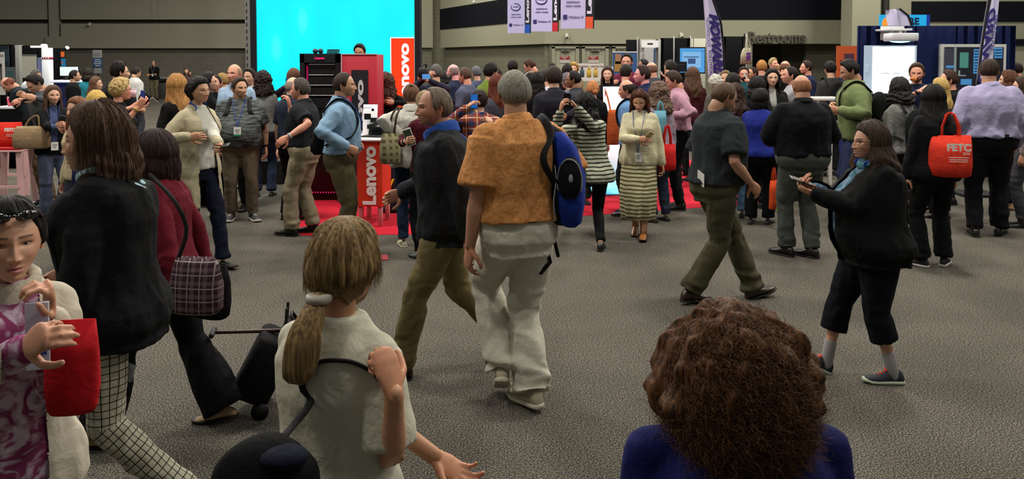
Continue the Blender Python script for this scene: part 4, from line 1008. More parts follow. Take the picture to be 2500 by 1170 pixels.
# Lenovo counter, standing on legs, corner towards the hall
p = gnd(903, 556); ct = empty('display_counter', (p.x, p.y, 0), math.radians(-3)); tag(ct, 'orange red display counter on thin legs with a purple side', 'counter')
zt = .985; zb = .24
g = G(); g.box((0, .25, (zt + zb) / 2), (.29, .5, zt - zb), .004); g.build('cabinet', mat('counter_orange', '#c8321c', .5), ct, smooth=False)
g = G(); V = [(-.147, -.002, zb), (-.147, .5, zb), (-.262, .58, zb), (-.147, -.002, zt), (-.147, .5, zt), (-.262, .58, zt)]
g.add(V, [(0, 3, 5, 2), (1, 2, 5, 4), (0, 1, 4, 3)], [(0, 2, 1), (3, 4, 5)]); sd = g.build('side_panel', mat('counter_purple', '#4a3f9c', .5), ct, smooth=False)
g = G(); g.box((-.05, .28, zt + .012), (.46, .66, .024), .008); g.build('countertop', mat('counter_white', '#f0e8ea', .3), ct)
for lx, ly in ((-.11, .05), (.11, .05), (-.11, .45), (.11, .45)):
    g = G(); g.box((lx, ly, zb / 2 + .014), (.05, .05, zb - .014), .004); g.build('leg', mat('counter_leg', '#c77a80', .5), ct)
lenovo(0, 0, 0, 0, 0, mat('letter_white', '#e6dcd8', .5), 'lettering', None, 'Lenovo', c=(.0, -.008, (zt + zb) / 2 - .02), L=.66, cap=.155).parent = ct
ya = math.atan2(-.582, .115)
for s_, z_, sz in (('experience', .52, .045), ("what's inside", .47, .04), ('Windows 10', .36, .055)):
    t = text(s_, sz, 'lettering', mat('letter_lilac', '#9d95d8', .5), sd, None, ext=.001); t.matrix_local = face_cam((-.213, .285, z_), ya)
lp = empty('laptop', (ct.location.x + .05, ct.location.y + .22, zt + .026), math.radians(-15)); tag(lp, 'open black laptop on the white top of the orange red counter', 'laptop')
g = G(); g.box((0, .0, .008), (.3, .2, .016), .004); g.build('keyboard_base', BKG, lp); g = G(); g.box((0, 0, 0), (.3, .012, .2), .004, M=Matrix.Rotation(-.35, 3, 'X')); s_ = g.build('screen', mat('laptop_screen', '#101216', .15, spec=.5), lp); s_.location = (0, .13, .11)
bs = empty('brochure_stand', (ct.location.x - .06, ct.location.y + .42, zt + .026), math.radians(-6)); tag(bs, 'white brochure display card standing on the orange red counter', 'sign')
g = G(); g.box((0, 0, 0), (.17, .012, .36), .003, M=Matrix.Rotation(-.12, 3, 'X')); c_ = g.build('card', mat('card_white', '#f4f2f6', .5), bs); c_.location = (0, 0, .18)
g = G(); g.box((0, .06, .008), (.16, .14, .014), .003); g.build('foot', WHT, bs)
g = G(); g.box((-.02, -.04, .22), (.08, .006, .07)); g.box((.045, -.045, .3), (.03, .006, .03)); g.box((0, -.025, .1), (.06, .006, .05)); g.build('print', BKG, bs, smooth=False)
text('Lenovo', .03, 'lettering', mat('print_blue', '#26408c', .5), bs, face_cam((-.02, -.05, .325)))

# ad panel behind the jeans wearer, dark with big letters
YP = 10.2; r = rect(925, 395, 985, 505, YP, .05); o = board('poster_stand', r, mat('poster_dark', '#16161a', .5)); tag(o, 'dark poster stand with bold white and yellow lettering beside the counter', 'poster')
t = text('A', .26, 'lettering', mat('poster_yellow', '#d9c020', .5), o, face_cam((at(943, 0, YP).x, YP - .005, zz(452, YP)), 0, math.pi)); t = text('ALL', .16, 'lettering', WHT, o, face_cam((at(936, 0, YP).x, YP - .005, zz(420, YP)), 0, math.pi / 2))
g = G(); g.box((r[0][0], YP + .05, .25), (.05, .05, .5)); g.box((r[0][0], YP + .05, .03), (.3, .3, .03)); g.build('stand', BKG, o, smooth=False)

# second pod: white lit pedestal with sloping info panel
YQ = 12.0; p = at(1503, 0, YQ); pd = empty('demo_pedestal', (p.x, YQ, 0)); tag(pd, 'white glowing demo pedestal with an angled info panel in the crowd', 'pedestal')
LG = mat('lit_acrylic', '#ffffff', .4, emit='#eef4ff', estr=.3)
g = G(); g.tube([(0, 0, .03), (0, 0, .5), (0, 0, .95)], [.12, .10, .12], k=28, round_=False); g.build('column', LG, pd)
g = G(); g.box((0, 0, .97), (.42, .4, .04), .01); g.build('top_shelf', WHT, pd)
g = G(); g.box((0, 0, 0), (.32, .03, .50), .006, M=Matrix.Rotation(-.15, 3, 'X')); q = g.build('info_panel', LG, pd); q.location = (.0, .1, 1.25)
g = G(); g.box((-.14, .04, 1.42), (.012, .006, .12)); g.build('mark', mat('print_pink', '#c03a70', .5), pd, smooth=False)
text('ideacentre', .06, 'lettering', mat('print_dark', '#333333'), pd, face_cam((.13, .03, 1.22), 0, -math.pi / 2))
g = G(); g.box((0, -.1, .02), (.9, .9, .012)); g.build('floor_glow', mat('glow_cyan', '#7fd8f0', .5, emit='#58c8ee', estr=.7), pd, smooth=False)  # thin emissive sheet stands in for the cyan glow on the floor

# ---------------------------------------------------------------- hanging banners
NAVY = mat('print_navy', '#2a2568', .6)
def hang_banner(p0, ps, p1, pyb0, Y, yw, blockc, blab, top):
    zb_ = zz(pyb0, Y); a = at(p0, 0, Y).x; s_ = at(ps, 0, Y).x; b = at(p1, 0, Y).x; zt_ = 4.4; o = empty('hanging_banner', (a, Y, zb_), math.radians(yw)); k = 1 / math.cos(math.radians(yw))
    tag(o, blab, 'banner', 'hanging banners above the booth'); W1 = (s_ - a) * k; W2 = (b - a) * k; Ht = zt_ - zb_
    g = G(); g.box((W1 / 2, .015, Ht / 2), (W1, .03, Ht)); g.build('panel', mat('banner_lilac', '#b4aed6', .6), o, smooth=False)
    g = G(); g.box(((W1 + W2) / 2, .015, Ht / 2), (W2 - W1, .032, Ht)); g.build('side_strip', mat('banner_black', '#1b1b22', .6), o, smooth=False)
    hb = (W2 - W1) * 1.35; g = G(); g.box(((W1 + W2) / 2 - .01, -.004, hb / 2), ((W2 - W1) * .82, .01, hb)); g.build('colour_block', mat('block' + blockc, blockc, .6), o, smooth=False)
    lenovo(0, 0, 0, 0, 0, mat('letter_white2', '#cfcbe0', .6), 'lettering', None, 'Lenovo', c=((W1 + W2) / 2 - .01, -.008, hb * 1.25 + .62 * W2 * 1.15), L=1.24 * W2 * 1.15, cap=(W2 - W1) * .55).parent = o
    u = W1; ic = empty('tmp')
    bpy.data.objects.remove(ic)
    g = G(); z0 = u * .42; x0 = u * .14; e = u * .075
    for i, j in ((0, 0), (1, 0), (0, 1), (1, 1)): g.box((x0 + i * e * 1.12, -.006, z0 + j * e * 1.3), (e, .008, e * 1.15))
    g.build('window_mark', NAVY, o, smooth=False)
    text('Windows 10', u * .135, 'lettering', NAVY, o, face_cam((u * .62, -.006, z0 + e * .6)), sx=.85)
    text('experience', u * .12, 'lettering', NAVY, o, face_cam((u * .5, -.006, u * 1.08))); text("what's inside", u * .12, 'lettering', NAVY, o, face_cam((u * .5, -.006, u * .92)))
    g = G(); g.tube([(u * .48 + u * .26 * math.cos(q), -.006, u * 1.5 + u * .2 * math.sin(q)) for q in np.linspace(2.6, 8.2, 30)], [.012 * u + .02 * u * abs(math.sin(q / 2)) for q in np.linspace(0, 6, 30)], k=6); g.build('swoosh', NAVY, o)
    text('intel', u * .17, 'lettering', NAVY, o, face_cam((u * .48, -.006, u * 1.52)))
    for wx in (.1 * W2, .9 * W2):
        g = G(); g.tube([(wx, .015, Ht), (wx, .015, Ht + 3)], [.006, .006], k=6); g.build('hanging_wire', mat('wire', '#555555', .4, .6), o)
hang_banner(1239, 1281, 1296, 81, 22, -6, '#1f4fae', 'hanging lilac banner with a blue block at the bottom of its black strip', 0)
hang_banner(1297, 1348, 1364, 77, 19.5, -6, '#b3202c', 'hanging lilac banner with a red block at the bottom of its black strip', 0)
hang_banner(1369, 1429, 1450, 70, 17, -6, '#d2512c', 'hanging lilac banner with an orange block at the bottom of its black strip', 0)

# ---------------------------------------------------------------- feather flags
FL = mat('flag_white', '#b9b6d2', .8); FK = mat('flag_black', '#101014', .8); FN = mat('flag_navy', '#2b2468', .8)
def flag(name, lab, Y, left, right, pole_right=True, texts=()):
    """left/right: lists of (px, py) down the two edges, top to bottom"""
    o = empty(name, (at(right[-1][0], 0, Y).x, Y, 0)); tag(o, lab, 'flag'); n = 24
    def samp(L, u):
        t = np.linspace(0, 1, len(L)); return np.interp(u, t, [q[0] for q in L]), np.interp(u, t, [q[1] for q in L])
    R = []; 
    for u in np.linspace(0, 1, n):
        lx, ly = samp(left, u); rx, ry = samp(right, u); row = []
        for v in np.linspace(0, 1, 16):
            q = at(lx + (rx - lx) * v, ly + (ry - ly) * v, Y); row.append((q.x - o.location.x, .035 * math.sin(v * 9 + u * 3) * (1 - v * .6), q.z))
        R.append(row)
    R = np.array(R); g = G(); back = R.copy(); back[..., 1] += .006; full = np.concatenate([R, back[:, ::-1]], 1); g.loft(full); g.build('fabric', FL, o)
    edge = R[:, -1] if pole_right else R[:, 0]; g = G(); g.tube(list(edge + npv((.02, 0, 0))), [(.035, .02)] * n, k=8); g.build('edge_sleeve', FK, o)
    base = edge[-1]; g = G(); g.tube([tuple(base), (base[0], 0, .04)], [.014, .014], k=8); g.build('pole', mat('pole_grey', '#333338', .4, .5), o)
    g = G(); g.box((base[0], 0, .02), (.5, .5, .04), .01); g.build('base', FK, o)
    for s_, px, py, Lp_, Hp_, ro, sh, bo, mir, m_ in texts:
        q = at(px, py, Y); fit_text(s_, Lp_ * Y / F, Hp_ * Y / F, 'lettering', m_, o, (q.x - o.location.x, -.042, q.z), 0, ro, mir, shear=sh, bold=bo)
    return o
flag('feather_flag', 'tall white feather flag with bold navy lettering behind the crowd', 15, [(1716, -60), (1718, 0), (1723, 60), (1726, 120), (1730, 192)], [(1722, -60), (1738, 0), (1757, 55), (1764, 120), (1766, 192)],
     texts=[('HOWARD', 1748, 112, 158, 24, -math.pi / 2 + .10, .3, .016, False, FN), ('TECHNOLOGY', 1728, 78, 74, 7, -math.pi / 2 + .04, 0, 0, False, FN), ('SOLUTIONS', 1733, 156, 68, 8, -math.pi / 2 + .04, 0, 0, False, FN)])
flag('feather_flag', 'white feather flag seen from behind with reversed navy lettering above the lilac shirt man', 11.5, [(2420, -60), (2414, 0), (2405, 60), (2394, 130), (2385, 200)], [(2445, -60), (2439, 0), (2432, 60), (2424, 130), (2418, 200)], pole_right=False,
     texts=[('HOWARD', 2402, 130, 220, 18, math.pi / 2 - .13, .3, .014, True, FN), ('SOLUTIONS', 2424, 80, 86, 8, math.pi / 2 - .13, 0, 0, True, FN)])
o = flag('feather_flag', 'small rounded white flag top showing above the navy booth wall', 17, [(2163, 24), (2165, 40), (2170, 70)], [(2195, 22), (2214, 38), (2226, 70)])

# ---------------------------------------------------------------- right booth
YN = 13.2; NV = mat('navy_drape', '#141b3a', .95, spec=.05)
x0, x1 = at(2098, 0, YN).x, at(2482, 0, YN).x; zt = zz(63, YN)
g = G(); k = 260; xs = np.linspace(x0, x1, k); fold = .003 * np.sin(xs * 42) + .002 * np.sin(xs * 23 + 1)
front = np.stack([xs, YN + fold], 1); R = []
for z in (0.01, zt * .5, zt): R.append(np.concatenate([np.c_[front, np.full(k, z)], np.c_[xs[::-1], np.full(k, YN + .06), np.full(k, z)]]))
g.loft(R); o = g.build('booth_backdrop', NV); tag(o, 'long navy blue draped backdrop wall of the projector booth', 'backdrop')
wb = empty('interactive_whiteboard', (at(2174, 0, YN).x, YN - .05, 0)); tag(wb, 'glowing interactive whiteboard hanging on the navy backdrop', 'whiteboard')
def locb(r): return ((r[0][0] - wb.location.x, r[0][1] - wb.location.y, r[0][2]), r[1])
r = rect(2112, 111, 2236, 229, YN - .07, .04); board('board_frame', locb(r), mat('board_grey', '#a9b6c4', .5, emit='#a9c4da', estr=.3), wb)
r = rect(2131, 114, 2231, 227, YN - .075, .01); board('projected_image', locb(r), mat('projection', '#ffffff', .5, emit='#f2f8ff', estr=1.15), wb)
g = G()
for i in range(4): q = at(2116, 160 + 5 * i, YN - .08); g.box((q.x - wb.location.x, -.035, q.z), (.03, .006, .014))
r = rect(2146, 178, 2172, 180.5, YN - .08, .004); g.box(*locb(r)); r = rect(2180, 178, 2198, 180.5, YN - .08, .004); g.box(*locb(r)); g.build('icons', mat('icon_pale', '#b9c2cc', .5, emit='#b4c4d4', estr=.6), wb, smooth=False)
pj = empty('projector', (at(2165, 0, YN).x, YN - .1, 0)); tag(pj, 'white short throw projector on an arm above the whiteboard', 'projector')
PJ = mat('projector_white', '#c4c4c6', .4)
q = at(2155, 91, YN - .5); g = G(); g.box((0, -.4, q.z), (.42, .34, .12), .04); g.build('housing', PJ, pj)
g = G(); g.box((.0, -.15, q.z + .12), (.36, .5, .03), .008); g.box((-.1, -.3, q.z + .085), (.05, .05, .06)); g.box((.1, -.3, q.z + .085), (.05, .05, .06)); g.build('mount_arm', PJ, pj)
r = rect(2150, 64, 2207, 98, YN - .04, .03); g = G(); g.box((r[0][0] - pj.location.x, .06, r[0][2]), r[1], .01); g.build('wall_plate', PJ, pj)
g = G(); g.ball((0, -.38, q.z - .055), (.16, .1, .03), 18, 10); g.build('lens_window', mat('lens_glow', '#ffffff', emit='#a8e4ff', estr=1.6), pj)
mo = empty('wall_monitor', (at(2376, 0, YN).x, YN - .1, 0)); tag(mo, 'large white framed interactive monitor on the navy backdrop', 'monitor')
def locm(r): return ((r[0][0] - mo.location.x, r[0][1] - mo.location.y, r[0][2]), r[1])
r = rect(2297, 108, 2455, 226, YN - .1, .07); board('frame', locm(r), mat('monitor_frame', '#b8b8b4', .4), mo, .01)
r = rect(2306, 115, 2448, 220, YN - .105, .01); board('display', locm(r), mat('monitor_dark', '#15141c', .12, emit='#1a1a24', estr=.6, spec=.6), mo)
EM = lambda n, c, e=.8: mat(n, '#000000', .5, emit=c, estr=e)
g = G()
for a_ in ((2306, 118, 2330, 190),): g.box(*locm(rect(*a_, YN - .112, .006)))
g.build('reflection_area', EM('mon_grey', '#3c3a46'), mo, smooth=False)  # reflections on the dark monitor painted as glowing shapes and lines
g = G(); g.box(*locm(rect(2344, 128, 2364, 166, YN - .114, .006))); g.build('reflection_area', EM('mon_green', '#4b8a78'), mo, smooth=False)
for a_ in ((2378, 120, 2392, 180), (2428, 116, 2447, 142), (2310, 160, 2330, 166), (2346, 193, 2372, 207)):
    g = G(); g.box(*locm(rect(*a_, YN - .116, .006))); g.build('reflection_area', EM('mon_blue', '#4a90c8'), mo, smooth=False)
g = G()
for i in range(8): g.box(*locm(rect(2379, 124 + 7 * i, 2391, 126.5 + 7 * i, YN - .12, .004)))
for i in range(3): g.box(*locm(rect(2429, 121 + 7 * i, 2446, 123.5 + 7 * i, YN - .12, .004)))
g.build('reflection_lines', EM('mon_line', '#173050', .5), mo, smooth=False)
g = G(); g.box(*locm(rect(2330, 116, 2334, 190, YN - .114, .006))); g.box(*locm(rect(2340, 172, 2344, 186, YN - .114, .006))); g.box(*locm(rect(2340, 183, 2358, 186, YN - .114, .006))); g.build('reflection_area', EM('mon_pale', '#8d9a90', .7), mo, smooth=False)
# screen above the booth
YT = 18; tv = empty('overhead_display', (at(2206, 0, YT).x, YT, 0)); tag(tv, 'bright cyan overhead display with an orange burst above the navy wall', 'screen')
r = rect(2150, 36, 2262, 75, YT, .08); r = ((r[0][0] - tv.location.x, .04, r[0][2]), r[1]); board('panel', r, EM('tv_cyan', '#18a8e0', 1.0), tv)
g = G(); g.box((r[0][0] + r[1][0] / 2 + .03, .05, r[0][2]), (.07, .12, r[1][2])); g.build('frame', mat('tv_frame', '#0c1c60', .5, emit='#0c2c90', estr=.5), tv, smooth=False)
q = at(2167, 58, YT); g = G(); g.ball((q.x - tv.location.x, -.01, q.z), (.13, .012, .15), 20, 10); g.build('orange_burst', EM('tv_orange', '#ff9a30', 1.0), tv)
text('RE', .2, 'lettering', EM('tv_text', '#0c2450', .6), tv, face_cam((at(2232, 0, YT).x - tv.location.x, -.01, zz(53, YT))), bold=.01)
g = G(); g.tube([(0, .1, 0), (0, .1, r[0][2])], [.04, .04], k=10); g.build('stand', FK, tv)
# orange roll-up banner
YO = 15.5; rb = empty('rollup_banner', (at(2069, 0, YO).x, YO, 0)); tag(rb, 'orange over navy roll up banner left of the projector booth', 'banner')
def locr(r, b): return ((r[0][0] - b.location.x, r[0][1] - b.location.y, r[0][2]), r[1])
board('orange_panel', locr(rect(2043, 112, 2094, 190, YO, .02), rb), mat('banner_orange', '#bd5428', .6), rb); board('navy_panel', locr(rect(2043, 190, 2094, 392, YO, .02, .04), rb), mat('banner_navy', '#1b2f66', .6), rb)
board('emblem', locr(rect(2062, 131, 2085, 157, YO - .012, .012), rb), mat('emblem_plum', '#4c2f3e', .6), rb, .0)
g = G()
for a_ in ((2051, 147, 2062, 149), (2050, 168, 2072, 172), (2058, 173, 2074, 176)): g.box(*locr(rect(*a_, YO - .012, .01), rb))
g.build('lettering', mat('print_dkred', '#7c2618', .6), rb, smooth=False)
g = G()
for i, w in enumerate((38, 30, 0, 34, 26, 0, 36, 30, 0, 34)):
    if w: g.box(*locr(rect(2056, 201 + 4.2 * i, 2056 + w, 203.4 + 4.2 * i, YO - .012, .01), rb))
g.build('lettering', mat('print_pale', '#7c8fb8', .6), rb, smooth=False)
g = G(); g.box((0, 0, .03), (.5, .3, .06), .01); g.build('base', FK, rb)
# low white frame table
YW = 12.3; tb = empty('frame_table', (at(2037, 0, YW).x, YW + .3, 0)); tag(tb, 'white framed trolley table between the black shirt and green hoodie men', 'table'); WF = mat('frame_white', '#b6b6b0', .4)
zt = zz(243, YW); g = G(); g.box((0, 0, zt), (.45, .6, .04), .01); g.build('tabletop', WF, tb)
for lx in (-.2, .0, .2):
    for ly in (-.27, .27):
        g = G(); g.box((lx, ly, zt / 2), (.03, .03, zt - .03)); g.build('leg', WF, tb, smooth=False)
g = G(); g.box((0, -.27, zt - .16), (.42, .02, .02)); g.box((0, .05, zt - .35), (.42, .5, .02)); g.build('shelf', WF, tb, smooth=False)

# ---------------------------------------------------------------- draped booths in the middle distance
YD = 22.0
def drape(p0, p1, py, m, Y=YD, lab=None, thick=.08):
    a, b = at(p0, 0, Y).x, at(p1, 0, Y).x; k = max(20, int((b - a) * 60)); xs = np.linspace(a, b, k); g = G(); f = .008 * np.sin(xs * 30) + .004 * np.sin(xs * 17)
    zt = zz(py, Y); R = [np.concatenate([np.c_[xs, Y + f, np.full(k, z)], np.c_[xs[::-1], np.full(k, Y + thick), np.full(k, z)]]) for z in (.01, zt)]
    g.loft(R); o = g.build('drape', m); tag(o, lab, 'drape'); return o
drape(1530, 1556, 97, BLK, lab='narrow black drape at the left end of the draped booths')
drape(1556, 1614, 96, GRY, lab='grey drape panel between the black drapes')
drape(1614, 1686, 93, BLK, lab='black drape behind the blue monitor, right of the grey panel')
drape(1686, 1724, 94, mat('cream_drape', '#9a998a', .95), lab='pale cream drape beside the tall white flag')
drape(1768, 1822, 89, BLK, lab='black drape between the tall white flag and the Restrooms sign')
for i, (px, py) in enumerate(((1556, 96), (1645, 93), (1686, 93), (1822, 88))):
    g = G(); q = at(px, py, YD - .05); g.tube([(q.x, YD - .08, .0), (q.x, YD - .08, q.z + .04)], [.02, .02], k=8); o = g.build('drape_pole', mat('drape_pole_metal', '#a5a5a0', .4, .5)); tag(o, 'thin metal drape upright pole, ' + ('left edge of the grey drape', 'between the two halves of the black drape', 'left edge of the cream drape', 'right end near the Restrooms sign')[i], 'pole')
def flat(name, lab, cat, a, Y, m, prints=(), texts=(), legs=True, bev=.004, th=.03):
    r = rect(*a, Y, th); o = empty(name, (r[0][0], Y, 0)); tag(o, lab, cat); rr = ((0, th / 2, r[0][2]), r[1]); board('panel', rr, m, o, bev)
    for nm, b, mm in prints: board(nm, locr(rect(*b, Y - .01, .012), o), mm, o)
    for s_, sz, px, py, mm in texts: q = at(px, py, Y); text(s_, sz, 'lettering', mm, o, face_cam((q.x - o.location.x, -.012, q.z)))
    if legs:
        g = G(); zb_ = r[0][2] - r[1][2] / 2
        g.tube([(0, th + .03, .02), (0, th + .03, zb_ + .2)], [.02, .02], k=8); g.box((0, th, .015), (max(.25, r[1][0] * .7), .3, .03)); g.build('stand', FK, o)
    return o
flat('booth_sign', 'small white header sign hanging on the grey drape', 'sign', (1566, 99, 1608, 116), YD - .12, WHT, [('lettering', (1581, 105, 1594, 109), mat('print_dark', '#333333'))], legs=False)
flat('poster_board', 'pale folded poster board below the white header sign', 'poster', (1573, 116, 1600, 160), YD - .2, mat('poster_pale', '#a8a9a6', .6), [('picture', (1596, 118, 1600, 158), mat('poster_blue', '#34486e', .6))])
m_ = EM('monitor_blue', '#4f9fe0', .95)
o = flat('booth_monitor', 'lit light blue monitor on a stand left of the tall white flag', 'monitor', (1658, 115, 1722, 180), 18, mat('monitor_black', '#0c0c10', .4), [('display', (1660.5, 118, 1720, 177), m_)])
board('window', locr(rect(1666, 127, 1711, 165, 17.97, .01), o), EM('mon_win', '#86bdec', .9), o); g = G()
for a_ in ((1670, 138, 1706, 140.5), (1680, 143, 1698, 156), (1712, 124, 1719, 125.5)): g.box(*locr(rect(*a_, 17.955, .008), o))
g.build('print', EM('mon_ink', '#3d5f90', .7), o, smooth=False)
flat('picture_banner', 'blue banner with an orange picture behind the bearded man in maroon', 'banner', (1496, 127, 1555, 200), 20, mat('banner_blue', '#294a78', .6), [('picture', (1502, 132, 1516, 156), mat('pic_skin', '#8f6848', .6)), ('picture', (1500, 150, 1530, 175), mat('pic_ochre', '#8d6a38', .6)), ('top_rail', (1496, 126, 1555, 128), WHT)])
o = flat('event_sign', 'white learning sign showing three small figures near the doors', 'sign', (1406, 155, 1474, 198), 19, mat('sign_cream', '#b8b2ac', .6), texts=[('Educational - Learning Tool', .055, 1442, 161, mat('print_maroon', '#5c3038'))])
for i, (px, c) in enumerate(((1421, '#2c3844'), (1438, '#a8862a'), (1454, '#a88a3a'))):
    q = at(px, 172, 19); g = G(); g.ball((q.x - o.location.x, -.004, q.z + .045), (.028, .008, .035), 12, 8); g.box((q.x - o.location.x, -.004, q.z - .07), (.1, .01, .16), .004); g.build('picture_figure', mat('fig' + c, c, .6), o)
flat('info_board', 'plain pale board standing behind the brunette presenter', 'board', (1480, 163, 1497, 200), 19.5, mat('board_pale', '#a9adb0', .6))
# tote hung on a pole
tt = empty('display_tote', (at(1820, 0, 16).x, 16, 0)); tag(tt, 'cream canvas tote with a purple emblem hung on a pole', 'tote bag')
TB = mat('canvas_cream', '#a9a48c', .9, bump=.3, bscale=80)
def ctr(px, py): q = at(px, py, 16); return (q.x - tt.location.x, q.z)
R = []
for v, (l, r_) in zip((117, 122, 135, 157), ((1816, 1833), (1812, 1834), (1808, 1834), (1807, 1836))):
    a_, z_ = ctr(l, v); b2, _ = ctr(r_, v); th = np.arange(20) * 2 * math.pi / 20; R.append(np.stack([(a_ + b2) / 2 + (b2 - a_) / 2 * np.cos(th), .035 * np.sin(th) * (v - 110) / 30 * (1.5 if v < 150 else .4), np.full(20, z_)], 1))
g = G(); g.loft(R); g.build('bag_body', TB, tt)
for dx in (-3, 3):
    a_, z1_ = ctr(1825 + dx, 118); b2, z2_ = ctr(1822 + dx * .6, 86); g = G(); g.tube([(a_ - .03, -.03, z1_), (b2, -.015, z2_), (a_ + .03, -.03, z1_)], [(.003, .010)] * 3, k=6); g.build('handle', TB, tt)
g = G(); c0, z0 = ctr(1826, 138)
for i, (dz, m2) in enumerate(((.055, 0), (0, 1), (-.05, 0))): g.add([(c0 - .05, -.05, z0 + dz - .02), (c0 + .03, -.05, z0 + dz - .02), (c0 + .05, -.05, z0 + dz + .02), (c0 - .03, -.05, z0 + dz + .02), (c0 - .05, -.03, z0 + dz - .02), (c0 + .03, -.03, z0 + dz - .02), (c0 + .05, -.03, z0 + dz + .02), (c0 - .03, -.03, z0 + dz + .02)], [(0, 1, 2, 3), (7, 6, 5, 4), (0, 4, 5, 1), (2, 6, 7, 3), (1, 5, 6, 2), (3, 7, 4, 0)])
g.build('emblem', mat('emblem_purple', '#5c2a78', .6), tt, smooth=False)
g = G(); _, zp = ctr(1822, 85); g.tube([(0, .05, .02), (0, .05, zp + .02), (0.0, -.03, zp + .01)], [.012, .012, .01], k=8); g.box((0, .05, .012), (.4, .4, .02)); g.build('pole', FK, tt)

# ---------------------------------------------------------------- left booths
YL = 25.0
drape(-60, 28, 109, BLK, YL, 'black drape of the far left booth behind the dark posters')
drape(33, 50, 110, GRY, YL, 'narrow grey drape between two black drapes on the left')
drape(50, 99, 111, BLK, YL, 'black drape behind the flip chart on the left')
drape(124, 149, 119, BLK, YL - .4, 'black drape between the starred white column and the orange display')
flat('figure_poster', 'white poster with a dark standing figure at the left edge', 'poster', (-25, 127, 12, 232), 21, mat('poster_white', '#a9a7a2', .6), [('figure', (0, 158, 5, 210), mat('fig_dark', '#2e2a28', .6)), ('figure_head', (-1, 155, 4, 162), mat('fig_skin', '#5a4438', .6)), ('lettering', (-2, 133, 9, 138), mat('print_grey', '#777777'))])
flat('dark_poster', 'dark blue photo poster high in the far left booth', 'poster', (0, 112, 22, 163), 24.2, mat('poster_night', '#1c2630', .6), [('picture', (4, 120, 20, 150), mat('poster_night2', '#2c3a46', .6))])
flat('flip_chart', 'pale blank flip chart on an easel in the left booth', 'flip chart', (53, 134, 89, 190), 20, mat('chart_paper', '#8f8f84', .6), [('clip_rail', (53, 133, 89, 136), mat('rail_grey', '#5a5a56', .5))])
o = flat('server_display', 'grey display board with rows of teal lights at far left', 'display', (12, 164, 36, 202), 19, mat('disp_grey', '#3c4244', .5))
g = G()
for i in range(6):
    for j in range(3): g.box(*locr(rect(17 + j * 6, 172 + i * 4.6, 20 + j * 6, 173.5 + i * 4.6, 18.98, .01), o))
g.build('indicator_lights', EM('teal_led', '#2c7c7c', .6), o, smooth=False)
cb = empty('starred_column', (at(112, 0, 22).x, 22, 0)); tag(cb, 'white curved booth column with a band of red stars', 'column')
g = G(); q0, q1 = at(102, 117, 22), at(126, 117, 22); g.tube([(0, 0, .02), (0, 0, q0.z)], [((q1.x - q0.x) / 2, .1)] * 2, k=28, ref=(1, 0, 0), round_=False, p=3); g.build('column_body', mat('column_white', '#ccd0d4', .5, emit='#c8ccd4', estr=.12), cb)
g = G(); g.tube([(0, -.004, zz(145, 22)), (0, -.004, zz(139.5, 22))], [((q1.x - q0.x) / 2 + .004, .104)] * 2, k=28, ref=(1, 0, 0), round_=False, p=3); g.build('red_band', mat('band_red', '#a02038', .5), cb)
g = G()
for i in range(4):
    a0 = (-.09 + .06 * i); V = [(a0 + (.022 if j % 2 == 0 else .009) * math.sin(j * math.pi / 5), y_, zz(142.2, 22) + (.022 if j % 2 == 0 else .009) * math.cos(j * math.pi / 5)) for y_ in (-.125, -.1) for j in range(10)]
    g.add(V + [(a0, -.125, zz(142.2, 22))], [(j, (j + 1) % 10, 10 + (j + 1) % 10, 10 + j) for j in range(10)], [(20, (j + 1) % 10, j) for j in range(10)])
g.build('star', WHT, cb, smooth=False)
g = G(); q = at(97, 116, 22); g.box((-.24, .05, q.z + .02), (.42, .1, .05), .01); g.ball((-.08, 0, q.z + .06), (.09, .07, .035), 14, 8); g.build('arm_light', mat('arm_lit', '#ffffff', emit='#f4f4ec', estr=.8), cb)
board('blue_side', ((-.21, .05, 1.0), (.1, .12, 1.9)), mat('side_lilac', '#6d76a0', .5), cb)
o = flat('lit_display', 'narrow display glowing orange over blue beside the monitor', 'display', (148, 124, 160, 166), 23, mat('disp_black', '#101014', .5), [('image', (148, 126, 157, 139), EM('disp_orange', '#d8642c', .9)), ('image', (149, 143, 160, 165), EM('disp_blue', '#1878a0', .8)), ('image', (149, 150, 154, 157), EM('disp_red', '#c04828', .8))])
g = G(); q = at(158, 117, 22.8); g.tube([(q.x - o.location.x, -.1, q.z + .02), (q.x - o.location.x + .06, -.16, q.z)], [.035, .045], k=10); g.build('spot_lamp', mat('arm_lit', '#ffffff'), o)
# white table with lit monitor
YM = 17.5; mt = empty('demo_table', (at(146, 0, YM).x, YM + .3, 0)); tag(mt, 'white demo table with a blue glow beneath, under the lit monitor', 'table')
zt = zz(199, YM); g = G(); g.box((0, 0, zt), (.5, .6, .05), .01); g.build('tabletop', mat('table_lit', '#e0e8f4', .4, emit='#c8dcff', estr=.25), mt)
g = G(); g.box((0, .05, zt / 2), (.44, .45, zt - .05), .01); g.build('base', mat('base_blue', '#10143c', .5, emit='#1830c0', estr=.03), mt)
o = empty('monitor', (at(144, 0, YM).x, YM + .35, zt + .026)); tag(o, 'blank white glowing monitor on the demo table at left', 'monitor'); zc = zz(178, YM) - zt
g = G(); g.box((0, 0, zc), (.41, .03, .21), .006); g.build('housing', BLK, o); g = G(); g.box((0, -.018, zc + .003), (.39, .008, .19)); g.build('display', EM('mon_white', '#e8f6f4', 1.05), o, smooth=False)
g = G(); g.box((0, 0, .01), (.2, .16, .02), .006); g.box((0, .01, zc / 2), (.05, .03, zc)); g.build('stand', BLK, o)
